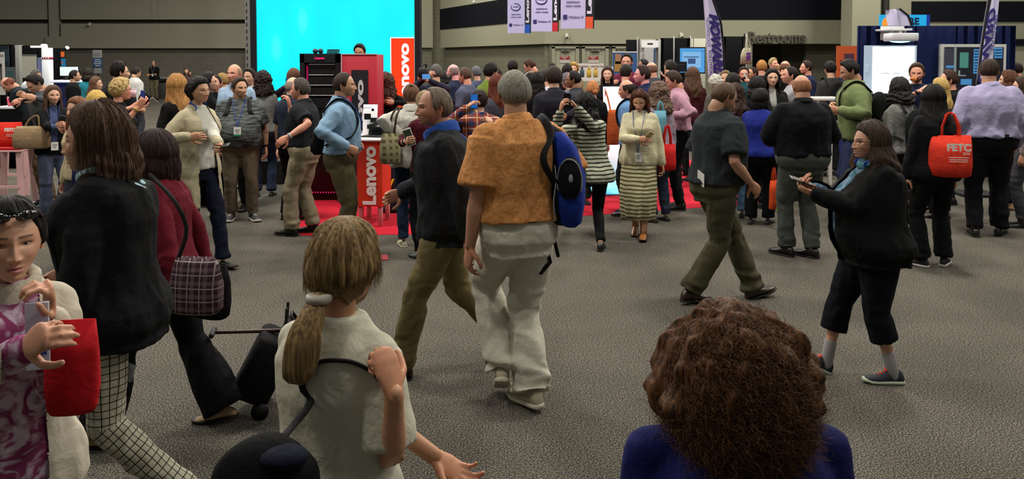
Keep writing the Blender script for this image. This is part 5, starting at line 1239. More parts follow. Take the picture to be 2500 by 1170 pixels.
# far roll-up banner and bins
o = flat('rollup_banner', 'narrow blue and white roll up banner by the far left wall', 'banner', (226, 122, 249, 180), 36, mat('banner_dkblue', '#29456e', .6), [('header', (226, 122, 249, 141), mat('header_grey', '#9a9a98', .6)), ('figures', (229, 166, 248, 179), mat('fig_pale', '#8d8c86', .6))])
g = G()
for i, w in enumerate((14, 17, 18, 12)): g.box(*locr(rect(238 - w / 2, 144 + i * 5, 238 + w / 2, 147 + i * 5, 35.96, .02), o))
g.box(*locr(rect(229, 128, 246, 129, 35.96, .02), o)); g.box(*locr(rect(229, 133, 246, 134, 35.96, .02), o)); g.build('lettering', mat('print_pale2', '#9fb0c8', .6), o, smooth=False)
bn = empty('waste_bin', (at(398, 0, 40).x, 40, 0)); tag(bn, 'grey waste bin with a black liner by the far wall', 'bin')
g = G(); g.box((0, 0, .45), (.62, .6, .9), .03); g.build('bin_body', mat('bin_grey', '#3a3a36', .7), bn); g = G(); g.box((0, -.0, .86), (.72, .66, .16), .06); g.build('liner', mat('liner_black', '#08080a', .25, spec=.6), bn)
g = G(); g.box((.0, 0, 1.0), (.5, .4, .1), .02); g.build('lid_tray', mat('tray_silver', '#8c8c88', .4, .4), bn)

# high-top tables with drinks
PINK = mat('pink_drink', '#d8506a', .3, emit=None); CUPC = mat('cup_clear', '#d8b0b8', .2, spec=.5)
def hightop(px0, px1, py, Y, lab, dep=.7):
    a, b = at(px0, 0, Y).x, at(px1, 0, Y).x; zt = zz(py, Y); o = empty('high_table', ((a + b) / 2, Y + dep / 2, 0)); tag(o, lab, 'table', 'high tables with black skirts')
    g = G(); g.box((0, 0, zt - .02), (b - a, dep, .04), .01); g.build('tabletop', mat('laminate_white', '#c8c8cc', .3), o)
    k = 120; th = np.linspace(0, 2 * math.pi, k, endpoint=False); R = []
    for z in (.01, zt / 2, zt - .045):
        f = 1 + .02 * np.sin(th * 34); c, s_ = np.cos(th), np.sin(th); R.append(np.stack([np.sign(c) * np.abs(c) ** .25 * (b - a - .03) / 2 * f, np.sign(s_) * np.abs(s_) ** .25 * (dep - .03) / 2 * f, np.full(k, z)], 1))
    g = G(); g.loft(R); g.build('skirt', BLK, o); return zt
z1t = hightop(-30, 58, 261, 14.3, 'high white topped table with black skirt at the left edge')
z2t = hightop(146, 193, 233, 19.4, 'far high table with black skirt and pink cup')
def cup(px, Y, z, lab, s=1.0, straw=True, m=None):
    o = empty('drink_cup', (at(px, 0, Y).x, Y, z + .001)); tag(o, lab, 'cup'); g = G(); g.tube([(0, 0, .004), (0, 0, .15 * s)], [.036 * s, .05 * s], k=20, round_=False); g.build('cup', m or PINK, o)
    g = G(); g.tube([(0, 0, .15 * s), (0, 0, .165 * s)], [.052 * s, .046 * s], k=20, round_=False); g.build('lid', CUPC, o)
    if straw: g = G(); g.tube([(.0, 0, .15 * s), (.02, 0, .25 * s)], [.004, .004], k=6); g.build('straw', WHT, o)
cup(18, 14.5, z1t, 'pink iced drink cup on the left high table')
cup(193 - 3, 19.6, z2t, 'pink cup with several white straws on the far high table', 1.2)
g = G(); q = at(183, 228, 19.6); g.box((q.x, 19.6, z2t + .03), (.09, .09, .06), .01); tag(g.build('napkin_holder', WHT), 'small white napkin holder beside the far pink cup', 'napkin holder')
g = G(); q = at(48, 0, 14.5); g.box((q.x, 14.5, z1t + .025), (.13, .1, .05), .01, rotz=.3); tag(g.build('paper_tray', WHT), 'folded white paper tray on the left high table', 'paper tray')
o = empty('laptop', (at(14, 0, 15.6).x, 14.85, z1t + .001)); tag(o, 'laptop with a lit blue screen on the left high table', 'laptop'); g = G(); g.box((0, -.1, .01), (.26, .2, .02), .004); g.build('keyboard_base', BKG, o); g = G(); g.box((0, .02, .11), (.26, .015, .18)); g.build('screen', EM('lap_blue', '#141c70', .8), o, smooth=False); g = G(); g.box((0, .008, .11), (.1, .008, .06)); g.build('login_box', EM('lap_box', '#5a78c8', .8), o, smooth=False)

# bar stools
def stool(px, Y, lab, rz):
    o = empty('bar_stool', (at(px, 0, Y).x, Y, 0), rz); tag(o, lab, 'stool', 'red bar stools at the left')
    g = G(); g.box((0, 0, .765), (.38, .38, .045), .02); g.build('seat', mat('stool_red', '#b51c22', .4), o); g = G(); g.box((0, 0, .735), (.42, .40, .022), .01); g.build('seat_frame', mat('stool_white', '#c9a0a0', .4), o)
    for a in (-1, 1):
        for b in (-1, 1):
            g = G(); g.tube([(a * .17, b * .16, .73), (a * .2, b * .19, .0)], [(.045, .016), (.04, .016)], k=8, ref=(1, 0, 0), round_=False, p=4); g.build('leg', mat('stool_white', '#c9a0a0', .4), o, sharp=40)
    g = G(); g.box((0, -.19, .28), (.36, .02, .035)); g.build('footrest', mat('stool_white', '#c9a0a0', .4), o, smooth=False)
stool(18, 10.6, 'red seated bar stool holding the red tote bag', .1)
stool(55, 11.7, 'red seated bar stool nearer the black blazer woman', -.3)
# ================================================================= THINGS PEOPLE CARRY
_CN = {}
def C(color, pattern=None, **k):
    if max(lin(color)[:3]) < .013: color = '#%02x%02x%02x' % tuple(int(int(color[i:i + 2], 16) * .62) for i in (1, 3, 5))
    key = (color, pattern, tuple(sorted(k.items())))
    if key not in _CN: _CN[key] = cloth('cloth_%s%s_%d' % (color.strip('#'), '_' + pattern if pattern else '', len(_CN)), color, pattern, **k)
    return _CN[key]
def frame(z, x):
    """matrix with local Z along z and local X near x"""
    z = Vector(z).normalized(); x = Vector(x); x = (x - z * x.dot(z)).normalized(); y = z.cross(x)
    return Matrix(((x.x, y.x, z.x), (x.y, y.y, z.y), (x.z, y.z, z.z))).to_4x4()
def phone(info, side, label, up=(0, 0, 1), face=(0, 1, 0), lit=None, case='#101012', s=1.0, off=(0, 0, 0), two=None):
    """phone in the fingers of a hand: face = the way the screen looks, in world axes"""
    p, d, pn, w = info['palms'][side]; p = wpos(info, p)
    if two is not None: p = (p + wpos(info, info['palms'][two][0])) / 2
    p = p + Vector(off)
    o = empty('phone', p); M = frame(up, Vector(up).cross(Vector(face)) * -1); o.matrix_basis = Matrix.Translation(p) @ M
    # local: Z up, X width, -Y/+Y thickness
    g = G(); g.box((0, 0, .03), (.071 * s, .009 * s, .145 * s), .008); g.build('case', mat('case_' + case.strip('#'), case, .35, spec=.5), o)
    sgn = 1 if (M.to_3x3() @ Vector((0, 1, 0))).dot(Vector(face)) > 0 else -1
    g = G(); g.box((0, sgn * .0052 * s, .03), (.063 * s, .0012, .128 * s)); g.build('screen', EM('phone_' + (lit or 'off').strip('#'), lit or '#0a0c14', .9 if lit else .1), o, smooth=False)
    tag(o, label, 'phone'); return o
def rings_xy(prof, k=28, p=3.2, cx=0, cy=0):
    th = np.arange(k) * 2 * math.pi / k; c, s = np.cos(th), np.sin(th); c = np.sign(c) * np.abs(c) ** (2 / p); s = np.sign(s) * np.abs(s) ** (2 / p)
    return [np.stack([q[3] if len(q) > 3 else 0 + c * q[1], s * q[2] + (q[4] if len(q) > 4 else 0), np.full(k, q[0])], 1) if False else np.stack([c * q[1] + (q[3] if len(q) > 3 else 0), s * q[2] + (q[4] if len(q) > 4 else 0), np.full(k, q[0])], 1) for q in prof]
def backpack(info, label, color='#121214', c2=None, piping=None, sc=1.0, both=True, side=1, at_=None, roll=0, tagc=None, only_straps=False):
    s = info['s']; bend = info['bend']; bv = info['bv']; ob = info['ob']
    back = bv.ray_cast(Vector(bend((0, -.6 * s, 1.22 * s))), Vector((0, 1, 0)))[0]; by = back.y if back is not None else -.14
    base = npv((0, by - .085 * sc, .97 * s)) if at_ is None else npv(at_)
    o = empty('backpack'); o.matrix_basis = info['M'] @ Matrix.Translation(Vector(base)); tag(o, label, 'backpack')
    bm = C(color); H_ = .46 * sc
    prof = [(0, .10, .05), (.012, .135, .075), (.08, .15, .088), (.2, .152, .09), (.32, .145, .082), (.40, .12, .065), (.445, .075, .045), (.46, .03, .02)]
    g = G(); g.loft(rings_xy([(z * sc, a * sc, b * sc) for z, a, b in prof])); V, Q, T, _ = g.arrays(); V = V + .004 * vnoise(V * 14, 5)[:, None]
    Rm = np.array(Matrix.Rotation(math.radians(roll), 3, 'Z')); g = G(); g.add(V @ Rm.T, Q, T); g.build('pack_body', bm, o)
    g = G(); g.loft(rings_xy([(z * sc, a * sc, b * sc, 0, -.075 * sc) for z, a, b in [(.03, .07, .02), (.05, .115, .04), (.14, .122, .045), (.22, .11, .035), (.25, .06, .012)]])); V, Q, T, _ = g.arrays(); g = G(); g.add(V @ Rm.T, Q, T); g.build('front_pocket', C(c2) if c2 else bm, o)
    if piping:
        for yy in (-.06, .0):
            pts = [(xx * sc, (yy - .035) * sc, zz_ * sc) for xx, zz_ in ((-.147, .05), (-.150, .2), (-.14, .32), (-.11, .41), (0, .447), (.11, .41), (.14, .32), (.150, .2), (.147, .05))]
            g = G(); g.tube([tuple(Rm @ npv(q)) for q in pts], [.0045] * len(pts), k=6); g.build('piping', mat('piping_grey', piping, .5), o)
    if tagc:
        g = G(); g.box((.06, -.13 * sc, .2), (.06, .02, .08), .01); g.build('tag', mat('tag_lime', tagc, .6), o)
    for sd in ((-1, 1) if both else (side,)):
        raw = [(sd * .085, -.13, 1.36), (sd * .095, -.06, 1.46), (sd * .10, .0, 1.48), (sd * .105, .07, 1.44), (sd * .115, .11, 1.36), (sd * .125, .13, 1.26), (sd * .15, .09, 1.15), (sd * .17, -.02, 1.10), (sd * .13, -.12, 1.06)]
        pts = []
        for q in raw:
            q = bend(npv(q) * s); n = bv.find_nearest(Vector(q)); pts.append(npv(n[0][:]) + npv(n[1][:]) * .012 - base if n[0] is not None else q - base)
        pts = spl(pts, 4); g = G(); g.tube(pts, [(.006, .026 * s)] * len(pts), k=8, ref=(0, .3, 1)); g.build('strap', mat('strap_black', '#0e0e10', .8), o)
    return o
def tote(label, loc, color, w=.34, h=.34, dep=.1, yaw=0, name='tote_bag', hl=.2, letters=None, c2=None, cat='tote bag', lean=0, hm=None, sag=1.0, bars=()):
    """soft bag whose rim is at loc, handles rising above"""
    o = empty(name, loc, math.radians(yaw)); tag(o, label, cat); m = C(color)
    prof = [(-h, w * .40, dep * .42), (-h + .015, w * .46, dep * .55 * sag), (-h * .7, w * .50, dep * .6 * sag), (-h * .35, w * .49, dep * .42), (-.0, w * .47, dep * .18), (-.004, w * .455, dep * .14), (-.03, w * .44, dep * .12)]
    g = G(); g.loft(rings_xy(prof, 36, 3.0)); V, Q, T, _ = g.arrays(); V[:, 1] += .010 * vnoise(V * npv((14, 3, 9)), 4) + lean * V[:, 2]; V[:, 0] += .006 * vnoise(V * npv((7, 3, 9)), 9); g = G(); g.add(V, Q, T); g.build('bag_body', m, o)
    if hl:
        for sy in (-1, 1):
            pts = [(-w * .2, sy * dep * .15, -.03), (-w * .19, sy * dep * .14, hl * .4), (-w * .08, sy * .008, hl * .93), (0, 0, hl), (w * .08, sy * .008, hl * .93), (w * .19, sy * dep * .14, hl * .4), (w * .2, sy * dep * .15, -.03)]
            g = G(); g.tube(pts, [(.0035, .0125)] * 7, k=6, ref=(0, 1, .1)); g.build('handle', hm or m, o)
    if letters:
        for s_, sz, x, z in letters:
            text(s_, sz, 'lettering', mat('tote_print', '#ded8d0', .6), o, face_cam((x, -dep * .6 * sag - .012, z)), bold=.004 if sz > .04 else 0)
    if bars:
        g = G()
        for bw, bz in bars: g.box((.04, -dep * .6 * sag - .010, bz), (bw, .002, .006))
        g.build('print', mat('tote_print', '#ded8d0', .6), o, smooth=False)
    return o
def handbag(label, loc, color, w=.36, h=.24, dep=.14, yaw=0, strap=None, pattern=None, sm=None):
    o = empty('handbag', loc, math.radians(yaw)); tag(o, label, 'handbag'); m = pattern or C(color)
    prof = [(-h, w * .42, dep * .45), (-h + .02, w * .49, dep * .52), (-h * .5, w * .5, dep * .5), (-h * .12, w * .43, dep * .33), (0, w * .38, dep * .16), (-.01, w * .36, dep * .1)]
    g = G(); g.loft(rings_xy(prof, 36, 3.4)); V, Q, T, _ = g.arrays(); V[:, 1] += .008 * vnoise(V * 9, 4); g = G(); g.add(V, Q, T); g.build('bag_body', m, o)
    if strap:
        for ps in strap:
            ps = [tuple(q) for q in spl(ps, 4)]
            g = G(); g.tube([npv(q) - npv(loc) if yaw == 0 else npv((Matrix.Rotation(-math.radians(yaw), 3, 'Z') @ (Vector(q) - Vector(loc)))[:]) for q in ps], [(.004, .012)] * len(ps), k=6, ref=(0, 1, .1)); g.build('strap', sm or m, o)
    return o
def sheet(name, label, cat, p, w, h, M, color, th=.004, extra=None, lit=None):
    o = empty(name, p); o.matrix_basis = Matrix.Translation(Vector(p)) @ M; tag(o, label, cat)
    g = G(); g.box((0, 0, 0), (w, th, h), .001); g.build('cover', mat('sheet_' + color.strip('#'), color, .5), o, smooth=False)
    if extra: g = G(); g.box((0, -th / 2 - .001, extra[1]), (w * .8, .002, h * extra[2])); g.build('print', mat('sheet_' + extra[0].strip('#'), extra[0], .5), o, smooth=False)
    return o
# ================================================================= PEOPLE
DR, SN, FT = ('dress', '#100e0d', None), ('sneaker', '#26262a', '#b8b4ac'), ('flat', '#17130f', None)
def P(label, px, top, d, yaw, sex='m', hair='short', hc='#2a1c14', sc='#222228', bc='#17171b', sl='long', collar=None, so=None, bo=None, **k):
    k.setdefault('shoes', DR if sex == 'm' else FT)
    return person('person ' + label, px, top, yaw, d=d, sex=sex, hair=hair, hc=hc, shirt=dict(m=C(sc), sl=sl, hem=.98 if collar else .9, collar=collar, **(so or {})), bottom=dict(m=C(bc), **(bo or {})), **k)
BLUE = dict(c='#1d3c8c', z=1.14)

# ---- walking through the foreground
orange = person('person seen from behind in orange patterned short sleeve shirt and light khaki trousers', 1264, 166, 24, feet=1000, hair=('crop', dict(t=(.004, .010, .010), amp=.001)), hc='#6a675c', c2='#8f8c80', skin=(.40, .20, .12),
    shirt=dict(m=C('#bd8450', 'floral', c2='#a66e3c', scale=26), sl='short', hem=.985, off=.030, soff=.022, flare=.018, wr=.012, collar='x'), bottom=dict(m=C('#bcb8a8'), hem=.045, w=1.14, flare=1.22, wr=.017, stack=1.4, waist=1.03), belt=mat('belt_brown', '#2a1c12', .5),
    shoes=('sneaker', '#9c937c', '#b5ad98'), fat=1.14, L=(-.25, .02, .86), R=(.22, .06, .98), fl=(-.035, .10, .02, 30, 25), fr=(.07, -.02, 0, 6, -8), curl=(28, 40), hy=8, hp=-2)
g = G(); bd = orange['bend']; s = orange['s']
black_j = person('person in black jacket and olive khaki trousers striding left beside the orange shirt', 1088, 209, 98, feet=905, hair=('recede', dict(t=(.010, .014, .016), amp=.0016)), hc='#51453a', c2='#75685a', skin=(.44, .22, .14), hy=-12, lean=4,
    shirt=dict(m=C('#1f3f86'), hem=.98, collar='fluffy', off=.020), outer=dict(m=C('#1d1f22'), hem=.80, off=.036, soff=.018, wr=.016, open=(.085, .03, 1.18), flare=.01), bottom=dict(m=C('#665a3c'), w=1.08, flare=1.12, wr=.017), shoes=('dress', '#2c1812', None),
    L=(-.27, -.13, .80), R=(.24, .26, 1.06), fl=(-.09, .27, 0, -8, 6), fr=(.09, -.40, .0, 42, 4), lan=dict(c='#3a62b4', z=1.22, badge=False), fat=1.08)
khaki = person('person in dark charcoal polo and olive trousers walking right with head bowed', 1748, 196, -66, feet=738, hair=('crop', dict(t=(.004, .008, .009), rec=8, amp=.001)), hc='#4a3828', skin=(.40, .21, .13), hp=24, hy=6, lean=5,
    shirt=dict(m=C('#23282a'), sl='short', hem=.95, collar='x', off=.024, soff=.014, wr=.012), bottom=dict(m=C('#3f3c2b'), w=1.12, flare=1.15, wr=.018), shoes=('dress', '#2b1a10', None), belt=mat('belt_brown', '#2a1c12', .5),
    R=(.235, .15, .93), L=(-.23, .08, .84), fr=('w', 1684, 742, 0, 6, 0), fl=('w', 1836, 729, 0, -12, 2), fat=1.14, belly=.05, curl=(40, 20))
p_ = wpos(khaki, khaki['bend'](npv((.06, -.175, .99)) * khaki['s'])); g = G(); g.box((0, 0, 0), (.085, .004, .115)); o = g.build('name_badge', mat('badge_card', '#dcdcd8', .5), smooth=False); o.location = p_; o.rotation_euler = (.25, .35, math.radians(-66)); tag(o, 'white name badge card dangling at the back of the charcoal polo', 'badge')

rw_ = person('person with glasses and shoulder length dark hair, black cardigan, walking left with a phone', 2140, 297, 90, d=4.85, sex='f', hair=('long', dict(L=.235, vol=.030, wave=.005, spread=.32)), hc='#2b211b', c2='#4a3a2e', skin=(.48, .25, .16), hy=-4, glasses='#0c0c0e', fat=1.32, belly=.10, hairsz=1.03,
    shirt=dict(m=C('#2c5464', 'floral', c2='#66788c', scale=14), hem=.80, off=.022), outer=dict(m=C('#111216'), hem=.80, off=.044, soff=.020, flare=.03, wr=.012, open=(.07, .05, .6)), bottom=dict(m=C('#0b0d1a'), hem=.27, w=1.22, flare=1.12, wr=.010, stack=0),
    shoes=('sneaker', '#20242e', '#a9b29c', '#e8452f', '#8f8b8c'), L=(-.05, .42, 1.26), R=(.045, .40, 1.29), Lp=(-.5, -.2, -1), Rp=(.5, -.2, -1), Lh=(None, (.6, 0, 1)), Rh=(None, (-.7, 0, 1)), fl=(-.10, -.10, 0, 0, 6), fr=(.10, .27, .0, -26, 4), lan=dict(c='#2148b8', z=1.2, badge=False), curl=(38, 38))
phone(rw_, -1, 'dark phone with red icons held out by the walking person in glasses', up=(-1, 0, .35), face=(.3, -.2, 1), two=1, lit='#3a1418')
def scarf(info, name, c, c2=None, long_=.36, fat=.016, side=-1):
    bv, s = info['bv'], info['s']; n = 26; nb = info['bend'](npv((0, -.01, 1.47)) * s); g = G(); a = np.linspace(0, 2 * math.pi, n + 1)[:-1]
    R = [np.stack([nb[0] + math.cos(q) * .085 * s, nb[1] + math.sin(q) * .082 * s + .006, nb[2] - .03 * max(0, math.sin(q)) * s]) for q in a]
    rings = []
    for i in range(n):
        t = unit(R[(i + 1) % n] - R[i - 1]); u = unit(R[i] - nb); v = np.cross(t, u); th = np.arange(12) * math.pi / 6; rings.append(R[i] + np.outer(np.cos(th) * .022 * s, u) + np.outer(np.sin(th) * .032 * s, v))
    g.loft(rings, closed=True)
    for dx in (.035, -.03):
        pts = []
        for u_ in np.linspace(0, 1, 9):
            q = info['bend'](npv((dx + .02 * u_, 0, 1.44 - long_ * u_ * (1 if dx > 0 else .8))) * s); h = bv.ray_cast(Vector((q[0], q[1] + .7, q[2])), Vector((0, -1, 0)))[0]; pts.append(npv(h[:]) + npv((0, .014, 0)) if h is not None else q + npv((0, .15, 0)))
        g.tube(pts, [(.012 * s, (.022 + .02 * u_) * s) for u_ in np.linspace(0, 1, 9)], k=12, ref=(0, 1, .1))
    g.build(name, c, info['ob'])
scarf(rw_, 'scarf', C('#47707c', 'floral', c2='#28525e', scale=20))

chk = person('person with dark brown bob, long black coat and black checked cream trousers', 262, 252, 96, d=3.3, hs=1.2, sex='f', hair=('bob', dict(L=.135, vol=.030, spread=.10, wave=.002, tuck=.03, az0=104, amp=.006)), hc='#33241b', c2='#5c4534', hairsz=1.0, skin=(.44, .23, .15), fat=1.12, hp=2,
    shirt=dict(m=C('#8fb4bc'), hem=1.0, off=.016), outer=dict(m=C('#101116'), hem=.80, off=.050, soff=.026, collar='x', wr=.012, flare=.012, open=(.06, .02, 1.18)), bottom=dict(m=C('#9a9684', 'check', c2='#191916', scale=34, duty=.13, attr='leg_uv'), uv=True, w=.98, flare=1.0, wr=.012), shoes=('dress', '#0c0b0b', None),
    L=(-.27, .10, .80), R=(.24, .26, .98), fl=(-.09, -.30, 0, 22, 4), fr=(.10, .36, 0, -12, 4), curl=(50, 30))
scarf(chk, 'scarf', C('#9fc0c8'), long_=.22)
bd = chk['bend']; s = chk['s']
for i, z in enumerate((1.26, 1.10, .95)):
    q = chk['bv'].ray_cast(Vector(bd((.05, .6, z * s))), Vector((0, -1, 0)))[0]
    if q is not None: g = G(); g.ball(q + Vector((0, .004, 0)), (.013, .006, .013), 12, 8); g.build('button', mat('button_steel', '#5c6068', .3, .6), chk['ob'])

red = person('person with dark hair in a dark red top and wide black trousers pulling luggage', 398, 318, 93, d=4.3, sex='f', hair=('bob', dict(L=.17, vol=.026, spread=.12, wave=.001)), hc='#2a1d19', skin=(.44, .23, .15), hy=10, fat=1.12,
    shirt=dict(m=C('#5e1320'), hem=.88, off=.022, wr=.011, soff=.006), bottom=dict(m=C('#0e0e12'), w=1.15, flare=1.75, wr=.010, hem=.03), shoes=('flat', '#8f7656', None), L=(-.26, -.14, .82), R=(.26, -.16, .84), fl=('w', 238, 1092, 0, 0, 4), fr=('w', 548, 1030, 0, 8, 0))
wht = person('person with hair pulled back and sunglasses on the head in a thick cream jacket', 14, 470, -142, d=2.15, sex='f', hair=('bun', dict(at=(0, -.1, .01))), hc='#141010', skin=(.50, .27, .17), fat=.92, hy=0,
    shirt=dict(m=C('#7c3358', 'floral', c2='#b8a4b4', scale=16), hem=.9, off=.018), outer=dict(m=C('#b3ab9a'), hem=.52, off=.024, soff=.012, collar='fluffy', wr=.014, open=(.07, .075, .40), flare=.01), bottom=dict(m=C('#2c3f66')),
    L=('w', 122, 775, 2.0), R=('w', 62, 850, 1.80), Lp=(-.1, -.5, -1), Rp=(.3, -.4, -1), curl=(55, 45), lod=0)
g = G()
for sx in (-1, 1): g.ball((sx * .034, .086, .078), (.03, .012, .018), 20, 12, M=Matrix.Rotation(sx * -.35, 3, 'Z') @ Matrix.Rotation(-.7, 3, 'X')); g.tube([(sx * .062, .07, .085), (sx * .086, .01, .055), (sx * .088, -.04, .03)], [.004] * 3, k=8)
g.tube([(-.012, .1, .082), (0, .104, .084), (.012, .1, .082)], [.004] * 3, k=8)
g2 = G(); g2.merge(g, wht['HM']); g2.build('sunglasses', mat('sunglass_gloss', '#060608', .08, spec=.8), wht['ob'])
tote('red glossy shopping folder bag held by the person in the cream jacket', tuple(at(172, 782, 1.98)), '#a8141c', w=.125, h=.225, dep=.05, yaw=10, hl=0, name='shopping_bag', cat='shopping bag', lean=0)
sheet('brochure', 'white and blue printed brochures held against the cream jacket', 'brochure', at(92, 820, 1.93), .05, .16, Matrix.Rotation(.3, 4, 'Z'), '#b9bcc8', th=.012, extra=('#2c3f8c', -.02, .3))
g = G(); p_ = at(300, 905, 3.22); g.box((0, 0, 0), (.09, .012, .07), .004, M=Matrix.Rotation(.3, 3, 'Y')); o = g.build('badge_holder', mat('plastic_gloss', '#6a6e70', .08, spec=.9)); o.location = p_; tag(o, 'glossy plastic badge holder swinging by the checked trousers', 'badge holder')

blonde = person('person with blonde ponytail seen from behind in a white top holding a bag strap', 818, 541, -24, d=1.95, sex='f', hair=('pony', dict(L=.155, at=(-.112, -.055), dx=-.015, dy=-.02)), hc='#5c4931', c2='#8f7449', hairsz=1.06, skin=(.50, .25, .14), hp=2, hy=-4, neck=.0,
    shirt=dict(m=C('#b9b5a2'), sl='short', hem=.95, off=.020, soff=.006, wr=.008, collar=None), bottom=dict(m=C('#1c2230')), R=('w', 962, 958, 1.77), L=('w', 1160, 1200, 2.1), Rp=(.3, -.2, -1), Lp=(-.6, .2, -1), Rh=((-.42, .15, .9), (-.75, .3, -.5)), curl=(30, 70), lod=0)
g = G(); g.tube([(-.022, 0, 0), (0, -.004, 0), (.022, 0, 0)], [.02, .021, .02], k=20, ref=(0, 1, 0)); g2 = G()
q = blonde['HM'] @ Vector((0, -.118, -.055)); g = G(); th = np.linspace(0, 2 * math.pi, 25)[:-1]
g.loft([npv(q[:]) + np.stack([r * np.cos(th) * .9, r * np.sin(th), np.full(24, z)], 1) for r, z in ((.024, -.010), (.032, -.008), (.034, 0), (.032, .008), (.024, .010))]); g.build('hair_tie', mat('hair_tie_grey', '#9a9488', .5), blonde['ob'])
curly = person('person with a big round mass of curly brown hair in a navy blue top', 1806, 812, 2, d=1.55, hz=.068, sex='f', hair=('fluffy', dict(t=(.052, .075, .060), curl=.020, nape=-60, side=(-30, -50), amp=.005)), hc='#2f1c12', c2='#6a4425', skin='light', neck=0,
    shirt=dict(m=C('#15194e'), hem=.95, off=.022, wr=.006), bottom=dict(m=C('#1c2230')), lod=0, fat=1.4, sw=1.34, hs=1.08)
# loose hair on the two nearest heads and the coat wearer
def fuzz_curls(info, n, seed, col, R0=(.145, .165, .165), cz=.0, r=.0009, coil=.010, ln=.07):
    HM = info['HM']; g = G()
    def fn(rng, n, seg):
        u = rng.randn(n, 3); u /= np.linalg.norm(u, axis=1)[:, None]; keep = u[:, 1] < .55; u[~keep, 1] *= -1
        base = u * npv(R0) * (.80 + .1 * rng.rand(n, 1)) + npv((0, -.015, cz)); t = np.linspace(0, 1, seg)[None, :, None]
        fall = npv((0, 0, -1)); dirn = u * .55 + fall * .45 + .25 * rng.randn(n, 3); a = np.cross(dirn, rng.randn(n, 3)); a /= np.linalg.norm(a, axis=1)[:, None]; b = np.cross(a, dirn); b /= np.linalg.norm(b, axis=1)[:, None]
        L = ln * (.5 + .8 * rng.rand(n, 1, 1)); ph = rng.rand(n, 1, 1) * 6.3; w = 9 + 5 * rng.rand(n, 1, 1); co = coil * (.4 + rng.rand(n, 1, 1))
        return base[:, None] + dirn[:, None] * t * L + a[:, None] * co * np.cos(ph + w * t) * (.3 + t) + b[:, None] * co * np.sin(ph + w * t) * (.3 + t)
    strands(g, None, fn, n, r=r, seg=14, seed=seed); g2 = G(); g2.merge(g, HM); g2.build('loose_curls', col, info['ob'])
fuzz_curls(curly, 15000, 3, hairmat('#3c2416', '#74502f'), R0=(.150, .168, .178), cz=.002, r=.0006, coil=.007, ln=.05)
def wisps(info, n, seed, col, L=.14, R0=(.098, .118, .125), r=.00045, front=-.2, zmin=-.2):
    HM = info['HM']; g = G()
    def fn(rng, n, seg):
        az = math.pi + (rng.rand(n) - .5) * 3.6; el = np.radians(rng.rand(n) * 85 - 5); t = np.linspace(0, 1, seg)
        E = el[:, None] - t[None] * L / .11; A = az[:, None] + .15 * rng.randn(n, 1) * t[None]
        rr = 1.0 + .03 * rng.rand(n, 1) + .02 * rng.randn(n, 1) * t[None]; Ec = np.maximum(E, -.15); over = np.minimum(E + .15, 0) * .11
        return np.stack([R0[0] * rr * np.sin(A) * np.cos(Ec), R0[1] * rr * np.cos(A) * np.cos(Ec), R0[2] * rr * np.sin(Ec) + over], -1)
    strands(g, None, fn, n, r=r, seg=12, seed=seed); g2 = G(); g2.merge(g, HM); g2.build('loose_strands', col, info['ob'])
wisps(blonde, 3000, 8, hairmat('#6c5436', '#8f7449'), L=.05, R0=(.096, .116, .128), r=.0004)
wisps(chk, 2600, 5, hairmat('#3a2a20', '#6a523e'), L=.17, R0=(.108, .126, .138))
# strap and bag of the blonde, bag clasp of the curly one
bv, bd, s = blonde['bv'], blonde['bend'], blonde['s']
hb = empty('shoulder_bag', at(650, 1120, 1.66)); tag(hb, 'black rounded shoulder bag hanging behind the person with the blonde ponytail', 'shoulder bag')
g = G(); g.ball((0, 0, -.07), (.115, .075, .12), 32, 20); V, Q, T3, _ = g.arrays(); V += .007 * vnoise(V * 16, 8)[:, None]; g = G(); g.add(V, Q, T3); g.build('bag_body', C('#0c0d12'), hb); g = G(); g.ball((.045, -.03, .018), (.05, .04, .022), 20, 12); g.build('flap', C('#0e1020'), hb)
pw = [at(690, 1070, 1.68), at(715, 1000, 1.78), at(745, 940, 1.86), at(790, 895, 1.88), at(850, 885, 1.86), at(900, 905, 1.82), at(930, 940, 1.78)]; pts = []
for q in pw:
    l = blonde['M'].inverted() @ q; n_ = bv.find_nearest(l); pts.append(blonde['M'] @ (n_[0] + n_[1] * .008) - hb.location)
pts = [pw[0] - hb.location] + pts[1:]
pts = spl(pts, 5); g = G(); g.tube([tuple(q) for q in pts], [(.005, .009)] * len(pts), k=8, ref=(0, -1, 1)); g.build('strap', mat('strap_black', '#0e0e10', .8), hb)
g = G(); q = curly['bv'].ray_cast(Vector((-.02, -.7, 1.32 * curly['s'])), Vector((0, 1, 0)))[0]
if q is not None:
    yb = q.y - .012; pts = [(-.12, yb, 1.25 * curly['s']), (-.02, yb, 1.315 * curly['s']), (.10, yb + .01, 1.30 * curly['s'])]
    o = empty('bag_strap'); o.matrix_basis = curly['M'] @ Matrix.Translation((0, yb, 1.3 * curly['s'])); tag(o, 'black bag strap with silver buckle across the navy blue top', 'strap')
    g.tube([(a, b - yb, c - 1.3 * curly['s']) for a, b, c in pts], [(.006, .022)] * 3, k=8, ref=(0, 1, .1)); g.build('webbing', mat('strap_black', '#0e0e10', .8), o); g = G(); g.box((-.02, -.012, .015), (.045, .008, .012), .003); g.build('buckle', mat('silver_buckle', '#c8c8c4', .2, .9), o)

